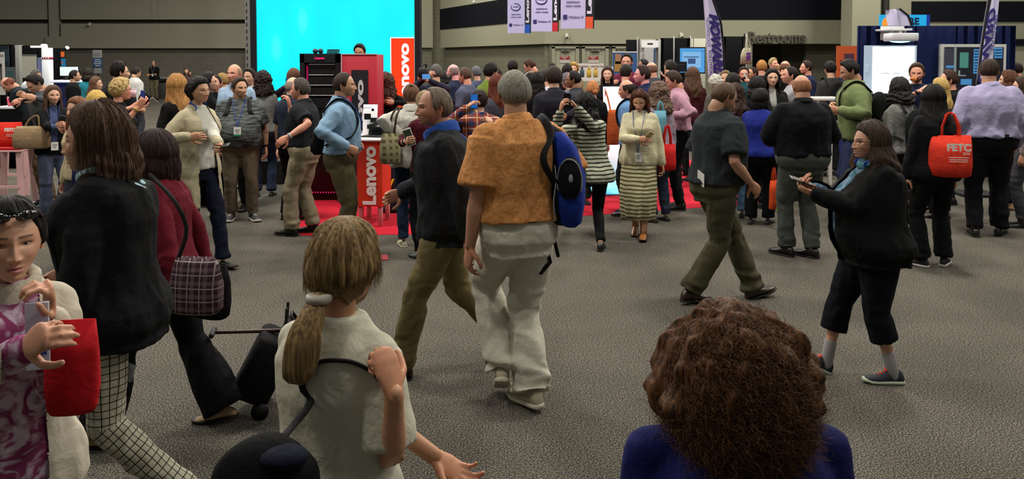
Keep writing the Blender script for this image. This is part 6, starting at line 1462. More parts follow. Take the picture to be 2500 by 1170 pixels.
# luggage of the dark red one
sp = gnd(640, 1000); lg = empty('wheeled_bag', (sp.x, sp.y, 0), math.radians(12)); tag(lg, 'black wheeled trolley bag with a red pouch pulled along the carpet', 'luggage')
T = Matrix.Rotation(math.radians(28), 3, 'Y')
g = G(); g.box((0, 0, .23), (.20, .30, .34), .05, M=T.to_4x4()); V, Q, T3, _ = g.arrays(); V += .006 * vnoise(V * 12, 3)[:, None]; g = G(); g.add(V + npv((.02, 0, .02)), Q, T3); g.build('bag_body', C('#131316'), lg)
for sy in (-.13, .13): g = G(); g.tube([(.0, sy - .015, .045), (.0, sy + .015, .045)], [.045, .045], k=20, round_=False); g.build('wheel', mat('rubber', '#0a0a0a', .6), lg)
def tl(x, y, z): q = T @ Vector((x, y, z)); return (q.x + .02, q.y, q.z + .3 - .0)
g = G(); g.box(tuple(T @ Vector((-.02, -.02, .44))), (.18, .26, .12), .05, M=T.to_4x4()); g.build('top_bag', C("#26262c"), lg); g = G(); g.box(tuple(T @ Vector((.02, -.13, .43))), (.12, .07, .12), .03, M=T.to_4x4()); g.build('red_pouch', C('#a81c24'), lg)
for sy in (-.06, .06): g = G(); g.tube([tuple(T @ Vector((-.06, sy, .38))), tuple(T @ Vector((-.14, sy, .56)))], [.008, .008], k=8); g.build('handle_rod', mat('rod_dark', '#2a2422', .4, .5), lg)
hp_ = (lg.matrix_basis.inverted()) @ at(520, 812, 4.35)
g = G(); a0 = T @ Vector((-.08, 0, .44)); g.tube([tuple(a0), tuple(hp_)], [.011, .010], k=8); g.build('pull_handle', mat('rod_brown', '#3a2620', .4, .4), lg); g = G(); g.tube([tuple(hp_ + Vector((0, -.06, 0))), tuple(hp_ + Vector((0, .06, 0)))], [.014, .014], k=10); g.build('grip', mat('rubber', '#0a0a0a'), lg)
g = G(); b0 = T @ Vector((-.05, 0, .50)); g.tube([tuple(b0 + Vector((0, -.05, 0))), tuple(b0 + Vector((-.03, -.04, .05))), tuple(b0 + Vector((-.03, .04, .05))), tuple(b0 + Vector((0, .05, 0)))], [.009] * 4, k=8); g.build('carry_loop', mat('rubber', '#0a0a0a'), lg)
hbp = tuple(at(478, 628, 3.98)); sh_ = wpos(red, red['bend'](npv((-.10, -.0, 1.47)) * red['s']))
handbag('plum plaid shoulder bag with a long black strap on the dark red top', hbp, '#2a1c22', w=.26, h=.27, dep=.12, yaw=-8, pattern=C('#33202a', 'plaid', c2='#6a5458', c3='#8a7c78', scale=16, duty=.3),
        strap=[[tuple(Vector(hbp) + Vector((-.09, 0, -.02))), tuple(at(455, 560, 3.98)), tuple(at(425, 490, 4.0)), tuple(sh_ + Vector((0, -.05, .03)))]], sm=mat('strap_black', '#0e0e10'))
tote('black outer compartment of a rounded shoulder bag behind the plum plaid bag', tuple(at(508, 640, 4.16)), '#121014', w=.26, h=.28, dep=.1, yaw=-25, hl=0, name='shoulder_bag', cat='shoulder bag')

# the blue backpack slung over the orange shirt's right shoulder
oi = orange; s = oi['s']; bpb = oi['M'].inverted() @ at(1378, 548, 4.40)
bp = empty('backpack'); bp.matrix_basis = oi['M'] @ Matrix.Translation(bpb) @ Matrix.Rotation(math.radians(-38), 4, 'Z'); tag(bp, 'blue and black sling backpack with grey piping over one orange shoulder', 'backpack')
prof = [(0, .045, .045), (.02, .085, .075), (.12, .112, .095), (.28, .115, .10), (.42, .095, .085), (.50, .055, .05), (.53, .02, .02)]
g = G(); g.loft(rings_xy(prof, 36)); V, Q, T3, _ = g.arrays(); V += .006 * vnoise(V * 11, 8)[:, None]; V[:, 0] -= .10 * sstep(V[:, 2], .3, .6); g = G(); g.add(V, Q, T3); g.build('pack_body', C('#15151a'), bp)
prof2 = [(z, a * .62, b * .8, .045, -.045) for z, a, b in prof[:6]]; g = G(); g.loft(rings_xy(prof2, 36)); V, Q, T3, _ = g.arrays(); V[:, 0] -= .10 * sstep(V[:, 2], .3, .6); g = G(); g.add(V, Q, T3); g.build('blue_panel', C('#1a2f80'), bp)
g = G(); g.loft(rings_xy([(.16, .03, .02, .05, -.115), (.2, .055, .03, .05, -.12), (.28, .06, .032, .05, -.12), (.34, .05, .026, .05, -.115), (.38, .02, .01, .05, -.105)], 30)); g.build('front_pocket', C('#17171c'), bp)
g = G(); th = np.linspace(-.4, math.pi + .4, 20); g.tube([(.05 - .065 * math.cos(q), -.140 + .015 * abs(math.cos(q)), .25 + .12 * math.sin(q)) for q in th], [.004] * 20, k=8); g.build('piping', mat('piping_grey', '#8d9092', .5), bp)
g = G(); g.tube([(-.03, -.115, .04), (-.035, -.125, .15), (-.02, -.13, .25), (-.03, -.12, .33)], [.004] * 4, k=8); g.build('piping', mat('piping_grey', '#8d9092', .5), bp)
g = G(); g.ball((.06, -.150, .27), (.012, .006, .022), 16, 8); g.build('emblem', mat('emblem_grey', '#8c9094', .4), bp)
inv = bp.matrix_basis.inverted(); pts = []
for q in [(.06, -.2, 1.28), (.115, -.15, 1.40), (.125, -.07, 1.475), (.13, .02, 1.48), (.14, .10, 1.38), (.16, .13, 1.24)]:
    l = oi['bend'](npv(q) * s); n_ = oi['bv'].find_nearest(Vector(l)); pts.append(tuple(inv @ (oi['M'] @ (n_[0] + n_[1] * .012))))
pts = [tuple(inv @ (oi['M'] @ Vector(oi['bend'](npv((.18, -.16, 1.10)) * s))))] + pts + [tuple(inv @ (oi['M'] @ Vector(oi['bend'](npv((.24, .04, 1.05)) * s))))]
pts = spl(pts, 5); g = G(); g.tube(pts, [(.008, .032)] * len(pts), k=10, ref=(0, .2, 1)); g.build('strap', mat('strap_black', '#0e0e10', .8), bp)
g = G(); g.tube([(-.08, -.02, .02), (-.10, -.03, -.1), (-.07, -.04, -.2), (-.12, -.05, -.26)], [(.004, .012)] * 4, k=8, ref=(0, 1, .1)); g.tube([(-.06, 0, .02), (-.05, -.01, -.1), (-.03, -.02, -.17)], [(.003, .010)] * 3, k=8, ref=(0, 1, .1)); g.build('loose_strap', mat('strap_black', '#0e0e10', .8), bp)

# ---- around the counter, left to right
blz = P('with long brown hair, black blazer and faded jeans looking at a phone', 128, 208, 9.7, -148, 'f', ('long', dict(L=.30)), '#4a3428', sc='#3c4668', bc='#4a5066', outer=dict(m=C('#15161c'), hem=.86, open=(.05, .05, 1.02), collar='x'), lan=dict(c='#3c5aa0', z=1.02), L=('w', 158, 302, 9.35), R=('w', 142, 312, 9.35), bo=dict(flare=1.25), shoes=FT, hy=-12, fat=1.08)
phone(blz, -1, 'black phone held by the person in the black blazer', up=(.4, 0, 1), face=(-.7, .6, .5))
handbag('tan leather handbag on the arm of the black blazer', tuple(at(76, 308, 9.5)), '#8a7458', w=.40, h=.26, yaw=8, strap=[[tuple(at(60, 312, 9.5)), tuple(at(72, 292, 9.5)), tuple(at(92, 283, 9.5)), tuple(at(96, 310, 9.5))]])
tote('red tote bag resting on the bar stool at the left edge', (at(16, 0, 10.6).x, 10.6, .79 + .30), '#c32a1e', w=.30, h=.30, dep=.16, yaw=10, hl=0, letters=[('FETC', .055, .04, -.09)], bars=[(.1, -.15), (.08, -.17)])
tote('dark navy tote bag in front of the long black coat', tuple(at(206, 404, 3.62)), '#131a45', w=.11, h=.155, dep=.05, yaw=5, hl=.08)
tote('crimson tote bag showing behind the black coat collar', tuple(at(176, 312, 9.45)), '#8c1826', w=.17, h=.30, dep=.08, yaw=0, hl=.12)
P('in a grey sweater looking down beside the long haired black blazer', 113, 177, 10.7, 140, 'm', 'short', '#16110f', sc='#45484c', bc='#5c4c38', hp=34, L=('w', 88, 240, 10.2), R=('w', 66, 236, 10.4), lean=10)
P('with thinning red hair in a dark shirt bending over the high table', 78, 172, 13.2, 112, 'm', 'stub', '#6a3826', sc='#1c2226', sl='short', hp=40, lean=28, skin='ruddy', L=('w', 50, 243, 12.9), R=('w', 44, 240, 13.3))
P('with grey hair and a white shirt behind the high table at left', 59, 162, 16.4, -100, 'm', 'crop', '#4a4844', sc='#b0b4ba', hp=20, lean=20)
P('in black with cropped hair standing before the lit blank monitor', 176, 170, 16.2, -60, 'm', 'crop', '#17120f', sc='#101014')
P('dark haired in black facing left beside the pink cup table', 190, 163, 18.2, 100, 'm', 'short', '#1a1412', sc='#15151a', skin='tan')
P('dark haired in teal near the narrow blue roll up banner', 214, 167, 17.2, 20, 'f', 'bob', '#1c1512', sc='#1f6f7c')
P('with long brown hair and pale top in profile by the far pink cup', 228, 187, 13.9, -85, 'f', ('long', dict(L=.24)), '#5c4030', sc='#a9a498', bc='#30303a')
big = P('broad figure in black with spiky dark hair, back turned, at far left', 285, 152, 10.9, -32, 'm', ('short', dict(t=(.034, .012, .012), amp=.006)), '#16100e', sc='#0f0f13', fat=1.25, hy=20)
P('in a white shirt seen from behind near the far wall', 328, 163, 18.3, -30, 'm', 'crop', '#1c1512', sc='#bcbcb8', bc='#33333a', hp=15)
P('in black tee and khaki trousers with folded arms by the waste bin', 376, 148, 38.5, 180, 'm', 'stub', '#1a1512', sc='#0e0e12', bc='#5a523f', sl='short', lan=dict(c='#888888', z=1.15), L=(.12, .20, 1.12), R=(-.10, .22, 1.14), skin='tan', group=None, fat=1.15)
old = P('with short blonde grey hair and glasses filming with a raised phone', 285, 191, 8.6, -52, 'f', ('fluffy', dict(t=(.026, .022, .026), curl=.010)), '#8a6c3c', c2='#c9b078', sc='#131318', sl='short', glasses='#8c8c88', R=('w', 336, 262, 8.3), Rp=(1, -.3, -.8), L=('w', 322, 262, 8.6), watch=(1, '#a08040'), skin='ruddy', fat=1.12)
phone(old, 1, 'blue cased phone raised by the grey blonde person in glasses', up=(.1, 0, 1), face=(-.5, -.8, .2), lit='#1c2c6c', case='#18244c')
sheet('folder', 'black folder under the raised phone at left', 'folder', at(352, 240, 8.5), .11, .13, Matrix.Rotation(.6, 4, 'Y') @ Matrix.Rotation(.4, 4, 'X'), '#101216', extra=('#8c2038', .0, .3))
sheet('booklet', 'open white booklet sticking out past the black folder', 'booklet', at(366, 250, 8.55), .14, .10, Matrix.Rotation(-.35, 4, 'Y') @ Matrix.Rotation(.9, 4, 'X'), '#c8c8c4')
cup(322, 8.4, 1.9 - (240 - 146) * 8.4 / F, 'clear iced drink cup with straw held near the raised phone', .55, m=CUPC)
P('with straight yellow blonde hair seen from behind, lower left crowd', 233, 221, 7.95, 18, 'f', ('long', dict(L=.28, wave=.002)), '#a8823c', c2='#d8b868', sc='#b8a8a0', bc='#30303a')
P('with auburn hair and a cream top half hidden by the yellow blonde hair', 197, 236, 7.5, 158, 'f', ('long', dict(L=.28)), '#6c4630', sc='#b8a888', bc='#30303a')

P('with long strawberry blonde hair and a black top facing away', 436, 181, 8.7, 50, 'f', ('long', dict(L=.42, vol=.026, wave=.005)), '#8a5c30', c2='#b98a50', sc='#0f0f12', L=(-.2, .15, .95))
P('far away seated figure with brown hair near the block wall', 455, 166, 30, 200, 'f', ('long', dict(L=.2)), '#3a2820', sc='#4a3a38', R=('w', 463, 180, 29.8))
cream = P('in a long cream cardigan with black pinned up hair striding right', 478, 188, 7.5, -118, 'f', ('fluffy', dict(t=(.022, .02, .036), curl=.006)), '#15100e', sc='#b4b2a8', bc='#0f1224', outer=dict(m=C('#a39a80'), hem=.56, open=(.07, .12, .5), off=.034, flare=.02), lan=dict(c='#23408c', z=1.0), R=('w', 462, 335, 7.15), L=('w', 535, 352, 7.2), hy=2, skin='tan', fl=(-.08, .22, 0, -6, 5), fr=(.08, -.2, 0, 16, 5), so=dict(off=.016))
phone(cream, -1, 'black phone in the hand of the cream cardigan wearer', up=(1, 0, .2), face=(0, -.3, 1))
P('in dark clothes with glasses behind the black pinned up hair', 500, 176, 10.6, -70, 'm', 'short', '#14100f', sc='#14161e', glasses='#222222')
P('smiling with short dark hair between two taller heads', 528, 181, 11.6, 178, 'm', 'crop', '#17110f', sc='#121216', skin='ruddy')
P('blond cropped head seen in the gap left of the bald light blue shirt', 549, 177, 12.6, 100, 'm', 'crop', '#8a6c40', sc='#5a6068')
P('bald with round face in a light blue shirt over the striped grey polo', 577, 154, 10.4, 168, 'm', 'stub', '#8a7458', sc='#8aa0b8', skin='ruddy', collar='x', fat=1.2, hy=5)
P('dark haired in white behind the grey striped polo', 614, 167, 12.2, 160, 'm', 'short', '#1c1412', sc='#b4b4c0')
strp = person('person in a grey streaked polo and brown khakis with a green tipped badge', 586, 189, -168, feet=536, hair='short', hc='#33261c', skin='tan', fat=1.42, belly=.16, hy=-32, shirt=dict(m=C('#5c605f', 'heather', c2='#2e3232', scale=70), sl='short', hem=.90, collar='x', wr=.012, soff=.014), bottom=dict(m=C('#5f5444'), w=1.1, flare=1.0), shoes=('sneaker', '#2a2a2e', '#b4b0a8'), lan=dict(c='#2a50a8', z=1.16, foot='#1f7a4a'), watch=(-1, '#111111'), L=(-.30, .06, .88), R=(.28, .10, .93), fl=(-.13, .05, 0, 0, -25), fr=(.12, 0, 0, 0, 10))
backpack(strp, 'black backpack worn over the grey streaked polo')
P('with dark curly shoulder length hair in a grey top and jeans, back turned', 641, 177, 11.4, 12, 'f', ('curly', dict(L=.20, vol=.03)), '#231714', sc='#74746f', bc='#232f42', fat=1.15)
P('with a shaved pale head in navy polo and black trousers by the kiosk', 709, 186, 9.7, -28, 'm', 'stub', '#8c7c70', sc='#232838', sl='short', bc='#0d0d10', collar='x', skin='fair')
up1 = P('with brown hair holding a phone up toward the cyan screen', 714, 167, 11.8, -12, 'f', ('long', dict(L=.2)), '#5c3c2c', sc='#3a3440', L=('w', 697, 212, 11.4), Lp=(-1, 0, -.6))
phone(up1, -1, 'phone raised against the cyan screen', up=(0, 0, 1), face=(0, -1, 0), lit='#205088', off=(-.03, 0, 0))
blk = person('person in black polo and khaki trousers, left profile, hand raised', 742, 190, 82, feet=572, hair=('short', dict(t=(.016, .012, .012))), hc='#241c19', c2='#5a524c', skin='ruddy', fat=1.2, belly=.04, shirt=dict(m=C('#191b20'), sl='short', hem=.98, collar='x', wr=.012, soff=.012), bottom=dict(m=C('#857a64'), w=1.12, flare=1.15, wr=.016), shoes=DR, L=('w', 702, 335, 8.45), R=('w', 708, 262, 8.95), Rp=(.5, -.3, -1), Rh=((0, .2, 1), (0, 1, 0)), watch=(-1, '#8c8c88'), fl=(-.1, .12, 0, 0, 10), fr=(.1, -.05, 0, 0, 0))
phone(blk, -1, 'dark phone in the lowered hand of the black polo', up=(-.3, 0, 1), face=(.5, 0, .8))
lbl = person('person in a light blue dress shirt and brown trousers facing right by the counter', 828, 175, -80, d=7.9, hair=('crop', dict(t=(.008, .008, .008))), hc='#2e241c', skin='tan', fat=1.15, belly=.04, shirt=dict(m=C('#7693ac'), hem=.985, flare=.01, collar='x', wr=.014, soff=.01, off=.022), bottom=dict(m=C('#4f4934'), w=1.12, flare=1.1, wr=.016), shoes=DR, belt=mat('belt_black', '#0f0d0c', .4), R=('w', 846, 358, 7.62), L=('w', 862, 352, 8.0), lan=dict(c='#1c3470', z=1.2, badge=False), curl=(45, 45), hy=4)
backpack(lbl, 'black backpack straps over the light blue dress shirt', sc=.6)
phone(lbl, 1, 'small dark phone in the hand of the light blue dress shirt', up=(1, 0, .2), face=(0, -.3, 1), s=.8)
dj = P('presenter with slick dark hair standing up behind the red wall', 880, 107, 13.2, 175, 'm', ('short', dict(t=(.022, .012, .012), lift=.01)), '#1a1412', sc='#1c1c24', zoff=.352, hp=12, skin='tan')
P('with long curly dark brown hair in black beside the orange panel', 940, 180, 11.4, 5, 'f', ('curly', dict(L=.34)), '#2a1814', c2='#5c3428', sc='#101016', R=('w', 962, 250, 11.2), lean=4)
jean = person('person with a topknot in a white rumpled jacket and dark jeans, back turned', 1004, 204, 6, feet=601, sex='f', hair=('bun', dict(at=(0, -.05, .10), r=(.03, .03, .024))), hc='#5c4030', skin='light', fat=1.1, shirt=dict(m=C('#b3b1a8'), hem=.86, off=.03, soff=.018, wr=.015, collar='fluffy'), bottom=dict(m=C('#162235'), w=.98, flare=1.0, wr=.008), shoes=('flat', '#8c866e', '#b0aa92'), L=('w', 975, 330, 8.2), R=('w', 1040, 330, 8.2), fl=(-.09, 0, 0, 0, -12), fr=(.10, 0, 0, 0, 10))
handbag('khaki patchwork shoulder bag hanging on the white rumpled jacket', tuple(at(952, 325, 8.1)), '#6a6448', w=.20, h=.30, dep=.13, yaw=30, pattern=C('#5a553c', 'check', c2='#8c8664', scale=16, duty=.5), strap=[[tuple(at(946, 330, 8.1)), tuple(at(958, 280, 8.12)), tuple(at(972, 262, 8.2))], [tuple(at(962, 330, 8.1)), tuple(at(968, 285, 8.1)), tuple(at(978, 262, 8.2))]], sm=mat('strap_brown', '#3a261c', .6))
mar = person('person with short ash blonde hair in a maroon sweater holding up a phone', 1043, 222, 35, feet=630, sex='f', hair=('fluffy', dict(t=(.02, .018, .02), curl=.006)), hc='#6c5a40', c2='#9c8860', skin='light', shirt=dict(m=C('#430f1c'), sl='three', hem=.9), bottom=dict(m=C('#10131c')), shoes=('flat', '#4a4c50', None), L=('w', 990, 345, 7.65), Lp=(-.6, .4, -1), watch=(-1, '#18181a'), fl=(-.09, 0, 0, 0, -5), fr=(.09, 0, 0, 0, 10))
phone(mar, -1, 'white phone held at chest height by the maroon sweater', up=(-.35, 0, 1), face=(-.1, -1, .2), lit='#202418', case='#b8b4b0', s=1.15)

# ---- crowd in the middle
cam_op = P('with short greying hair filming with a shoulder camera', 1065, 157, 13.4, 12, 'm', 'short', '#3a3432', c2='#6c6664', sc='#26283a', L=('w', 1038, 190, 13.0), R=('w', 1046, 196, 13.0), Lp=(-1, 0, -.5))
o = empty('video_camera', (wpos(cam_op, cam_op['palms'][-1][0]) + wpos(cam_op, cam_op['palms'][1][0])) / 2 + Vector((-.04, 0, .06))); tag(o, 'black video camera with a lit side screen on a raised arm', 'camera'); g = G(); g.box((0, 0, 0), (.13, .26, .14), .02); g.build('camera_body', mat('camera_black', '#12141a', .5), o); g = G(); g.tube([(0, .13, .01), (0, .24, .01)], [.045, .05], k=16); g.build('lens', mat('camera_black', '#12141a'), o); g = G(); g.box((.05, -.15, -.05), (.11, .012, .07), .004); g.build('side_screen', EM('cam_lcd', '#5898d8', .9), o); g = G(); g.tube([(-.03, -.08, .07), (0, -.05, .13), (.03, .08, .12), (.02, .1, .07)], [.012] * 4, k=8); g.build('top_handle', mat('camera_black', '#12141a'), o)
P('with dark wavy hair just right of the shoulder camera filmer', 1088, 174, 14.6, -20, 'f', ('wavy', dict(L=.2)), '#17120f', sc='#141418')
P('bald with a grey beard lit pink in a navy shirt', 1113, 155, 13.2, 72, 'm', 'stub', '#7c6c68', sc='#1a2138', skin='pinklit', beard='#7a706c', sl='short')
P('with cropped brown hair in slate blue facing the bald pink lit head', 1141, 163, 12.4, 62, 'm', ('crop', {}), '#4a342c', sc='#4a4e64', skin='ruddy', hp=8, sl='short')
P('grey haired in slate between the slate blue and lime shirts', 1166, 160, 14.4, 40, 'm', 'crop', '#55555c', sc='#3c4258')
lime = P('black haired in a lime green shirt with glasses', 1193, 153, 11.6, -48, 'm', ('short', dict(t=(.024, .014, .014))), '#100c0b', sc='#64772f', glasses='#202020', skin='tan', collar='x')
P('with a brown head partly behind the lime green shirt', 1216, 163, 13.6, 60, 'm', 'crop', '#241a16', sc='#1a1a22', skin='ruddy')
plaid = person('person with dark tied up hair in an orange plaid shirt filming with a phone', 1171, 218, 4, d=8.5, sex='f', hair=('bun', dict(at=(0, -.06, .07), r=(.045, .04, .03))), hc='#241815', skin='light', fat=1.1, shirt=dict(m=C('#8c3c1e', 'plaid', c2='#243458', c3='#c0a890', scale=9, duty=.42), hem=.88, wr=.011, soff=.008), bottom=dict(m=C('#14151c')), shoes=DR, L=('w', 1140, 262, 8.25), Lp=(-1, .2, -.8), R=('w', 1205, 300, 8.3), hp=-4)
phone(plaid, -1, 'black phone showing a blue picture raised above the plaid shirt', up=(0, 0, 1), face=(.1, -1, 0), lit='#1c64b8', s=1.05)
P('with long auburn hair and a grey jacket left of the orange shirt', 1216, 181, 9.9, 20, 'f', ('long', dict(L=.34)), '#58281a', sc='#3c3c44', R=(.1, .25, 1.1))
P('with neat black hair, back of head above the orange shirt', 1252, 147, 14.8, 0, 'm', ('short', {}), '#100c0c', sc='#1c1c22')
P('with cropped brown hair and white lanyard looking down in a black jacket', 1300, 143, 14.2, 68, 'm', 'crop', '#3a2018', sc='#131317', hp=34, skin='ruddy', lan=dict(c='#b8b8b8', z=1.2, badge=False))
P('black haired in black right behind the orange shirt', 1312, 176, 10.6, 10, 'f', ('long', dict(L=.2)), '#0f0c0c', sc='#111116')
P('in a white shirt between the black hair and the charcoal jacket', 1334, 168, 12.0, 20, 'm', 'crop', '#2a211d', sc='#b8b4c0')
suit = P('dark haired in a charcoal suit jacket with white collar, back turned', 1354, 163, 9.4, 14, 'm', ('short', dict(t=(.026, .016, .014))), '#2a1d18', sc='#b8b8b8', outer=dict(m=C('#1e1e26'), hem=.82, collar='x'), R=('w', 1385, 285, 9.1))
P('with long black hair near the white learning sign', 1386, 156, 15.5, 10, 'f', ('long', dict(L=.22)), '#110d0d', sc='#14141a')
P('with short yellow blonde hair left of the white learning sign', 1401, 153, 17.0, 170, 'f', 'fluffy', '#94743c', sc='#7a6a50')
P('far dark haired head in front of the olive doors', 1350, 153, 20, 20, 'm', 'crop', '#16110f', sc='#2a2a30')
P('with grey hair and a patterned grey top beside the glasses and grey suit', 1390, 180, 12.6, 40, 'f', 'fluffy', '#57545a', sc='#6c6878')
P('with brown skin and glasses in a grey suit jacket facing left', 1407, 171, 11.0, 78, 'm', 'recede', '#15100f', sc='#2f3036', skin='brown', glasses='#1c1c1c', fat=1.2, collar='x', hp=6)
gin = P('with a low ginger bun in black carrying an orange shoulder bag', 1450, 196, 10.9, 18, 'f', ('bun', dict(at=(.03, -.1, -.03), r=(.036, .034, .034))), '#9a5a34', c2='#c88a58', sc='#101014', hy=20)
handbag('tall orange leather bag on the back of the ginger bun wearer', tuple(at(1497, 268, 10.6)), '#a84f28', w=.16, h=.45, dep=.10, yaw=10, strap=[[tuple(at(1491, 272, 10.6)), tuple(at(1484, 240, 10.7)), tuple(at(1478, 222, 10.75))]])
stri = person('person with black hair in a cream and dark striped top, filming overhead', 1440, 226, 14, d=8.25, sex='f', hair=('wavy', dict(L=.25, vol=.03)), hc='#0d0b0b', skin='tan', shirt=dict(m=C('#a0a290', 'hstripe', c2='#23281f', scale=26, duty=.36), hem=.84, flare=.045, wr=.012, soff=.004), bottom=dict(m=C('#0a0a0d'), w=.88, flare=.85, wr=.006), shoes=DR, L=('w', 1368, 272, 7.95), R=('w', 1408, 262, 8.0), Lp=(-1, 0, -1), Rp=(.6, -.5, -1), fl=('w', 1402, 560, 0, 0, -10), fr=('w', 1466, 612, 0, 0, 25), lean=5, side=-4, hp=-2, hips=(0.03, 0))
phone(stri, 1, 'dark phone held high in two hands over the striped top', up=(0, 0, 1), face=(.1, -1, 0), case='#141214', two=-1, s=1.1)
P('brunette with long straight hair and lanyard facing the room by the pale board', 1484, 162, 12.9, 170, 'f', ('long', dict(L=.28)), '#321c18', sc='#141218', lan=dict(c='#2c4ca0', z=1.15), skin='fair', R=('w', 1502, 205, 12.6))
P('tall with glasses and dark beard in a maroon shirt before the blue banner', 1531, 131, 13.6, 165, 'm', 'short', '#1c1412', sc='#5c1a30', glasses='#181818', beard='#1c1412', skin='ruddy')
P('dark haired from behind in a black jacket over the bald fringe', 1526, 157, 12.4, -30, 'm', 'short', '#1c1410', sc='#101014', skin='ruddy')
P('with short black hair left of the blue monitor', 1577, 143, 15.8, 90, 'm', 'crop', '#100d0c', sc='#14141a', skin='brown')
prof = P('with short brown hair in a navy sweater, pale face in left profile', 1577, 159, 11.0, 84, 'm', 'short', '#2c1d18', sc='#172040', collar='x', skin='pinklit')
P('bald in a grey suit between the navy sweater and pointing hand', 1597, 150, 13.8, 55, 'm', 'stub', '#6a5040', sc='#33363c', skin='ruddy')
bald = P('with bald crown and dark fringe in a light blue polo', 1539, 193, 9.9, 70, 'm', 'fringe', '#2a201c', sc='#6288b4', sl='short', skin='ruddy', hp=10)
backpack(bald, 'small navy backpack worn by the bald crowned light blue polo', color='#161c30', sc=.8)
P('with frizzy brown curls and a patterned grey scarf top', 1613, 203, 9.7, 30, 'f', ('curly', dict(L=.24, vol=.035)), '#46342b', c2='#7c6454', sc='#8a7c88', bc='#262c3c')
tote('light teal tote bag held behind the cream sweater and skirt', tuple(at(1612, 270, 9.42)), '#5c8c9c', w=.15, h=.28, dep=.06, yaw=10, hl=.1)
skirt = person('person in a cream sweater and long striped skirt reading a phone', 1562, 218, 168, feet=578, sex='f', hair=('long', dict(L=.19, vol=.026)), hc='#3a1f16', c2='#5c3426', skin='tan', fat=1.12, hp=22, hy=4, shirt=dict(m=C('#b9b294'), hem=.84, off=.03, soff=.010, wr=.010), bottom=dict(n='skirt', hem=.20, m=C('#b0a888', 'hstripe', c2='#565238', scale=24, duty=.45)), shoes=('boot', '#8a5428', '#2a1c10'), lan=dict(c='#2c4c9c', z=1.0), R=('w', 1560, 340, 8.45), Rp=(1, -.4, -.8), L=(-.27, .05, .84), fl=(-.06, .14, 0, -4, 0), fr=(.05, -.12, 0, 10, 0))
phone(skirt, 1, 'gold phone read by the person in the long striped skirt', up=(.6, -.3, .8), face=(-.3, .7, .6), case='#a08c60')
tote('red tote bag hanging from the lowered hand by the striped skirt', tuple(at(1629, 352, 8.75)), '#b01c1c', w=.20, h=.28, dep=.10, yaw=15, hl=.2)
P('dark haired in maroon pointing up with a white bracelet', 1640, 147, 12.0, 15, 'm', 'short', '#1c1613', sc='#3a1620', L=('w', 1630, 192, 11.6), Lp=(-1, 0, -1), watch=(-1, '#d0d0cc'), Lh=((0, .1, 1), (0, 1, 0), 0), curl=(80, 35))
sheet('tablet', 'black tablet case held up before the blue monitor', 'tablet', at(1661, 163, 12.2), .19, .15, Matrix.Rotation(.05, 4, 'Z'), '#131317', th=.02, extra=('#3a3a3e', .03, .06))
P('with long brown hair and a dark maroon top left of the tall flag', 1694, 164, 12.6, 8, 'f', ('wavy', dict(L=.36)), '#4a3224', sc='#3a1118')
pink = person('person in a pink dress shirt looking down at a phone in left profile', 1663, 171, 78, d=10.4, hair='short', hc='#33241c', skin='ruddy', hp=22, lean=6, shirt=dict(m=C('#a8808f'), hem=.985, collar='x', wr=.014, soff=.012, off=.022), bottom=dict(m=C('#101018')), belt=mat('belt_brown', '#2a1c12'), L=('w', 1640, 283, 10.15), R=('w', 1636, 278, 10.6), Lp=(-.4, -1, -.6), shoes=DR)
P('white haired small head at the foot of the tall white flag', 1750, 184, 12.6, 20, 'f', 'fluffy', '#a8a498', sc='#55504c')
P('with sandy hair at the right edge of the tall white flag', 1772, 172, 13.0, 160, 'm', 'short', '#6a5a3c', sc='#2a2a30')
P('with long dark hair and blue lanyard behind the charcoal polo', 1789, 178, 10.8, -20, 'f', ('long', dict(L=.2)), '#15100f', sc='#111116', lan=dict(c='#3c64c0', z=1.2, badge=False))
P('with long dark wavy hair, dark jacket and washed jeans', 1796, 204, 9.6, -10, 'f', ('wavy', dict(L=.42, vol=.03)), '#1f1412', c2='#40261c', sc='#121014', bc='#46607c', outer=dict(m=C('#121014'), hem=.72), fat=1.05)
teal = P('in teal with beard and glasses facing the room near the cream tote', 1815, 163, 14.2, 172, 'm', 'short', '#2c1c14', sc='#1f4a50', glasses='#151515', beard='#2c1c14', skin='ruddy', L=('w', 1832, 208, 13.8), Lp=(-.4, -1, -1))
sheet('paper', 'white rolled paper held up near the bearded teal figure', 'paper', wpos(teal, teal['palms'][-1][0]) + Vector((-.02, 0, .07)), .03, .19, Matrix.Rotation(-.5, 4, 'Y'), '#c0c0bc')
P('dark brown haired head behind the bearded teal figure', 1843, 163, 16.4, 100, 'm', 'crop', '#231815', sc='#1c2230', skin='tan')
P('with ginger blond hair in a dark suit', 1860, 147, 15.1, -15, 'm', ('short', {}), '#8c5a2c', c2='#b88448', sc='#1a1a22', skin='ruddy')
P('with sandy grey hair and a white collar near Restrooms', 1884, 141, 18.0, -150, 'm', 'short', '#8a7850', sc='#a8a8a4', skin='ruddy')
P('small bald head in a white shirt behind the dark suit', 1900, 153, 20, 60, 'm', 'stub', '#8a6a50', sc='#b0b0ac', skin='ruddy')
P('bald in glasses and a black suit with grey tie facing right', 1912, 147, 16.2, -75, 'm', 'stub', '#6a4c38', sc='#a0a0a0', outer=dict(m=C('#101014'), hem=.82, open=(.04, .02, 1.1)), skin='ruddy', glasses='#303030')
P('with long black hair and red framed glasses in a black jacket', 1884, 167, 10.8, 172, 'f', ('long', dict(L=.28)), '#120e0d', sc='#8c8c88', outer=dict(m=C('#16171b'), hem=.86, open=(.05, .03, 1.15)), glasses='#4a1414', skin='fair')
P('dark haired in black above the royal blue top', 1852, 188, 10.8, 20, 'f', ('bob', {}), '#110d0d', sc='#0f0f13')
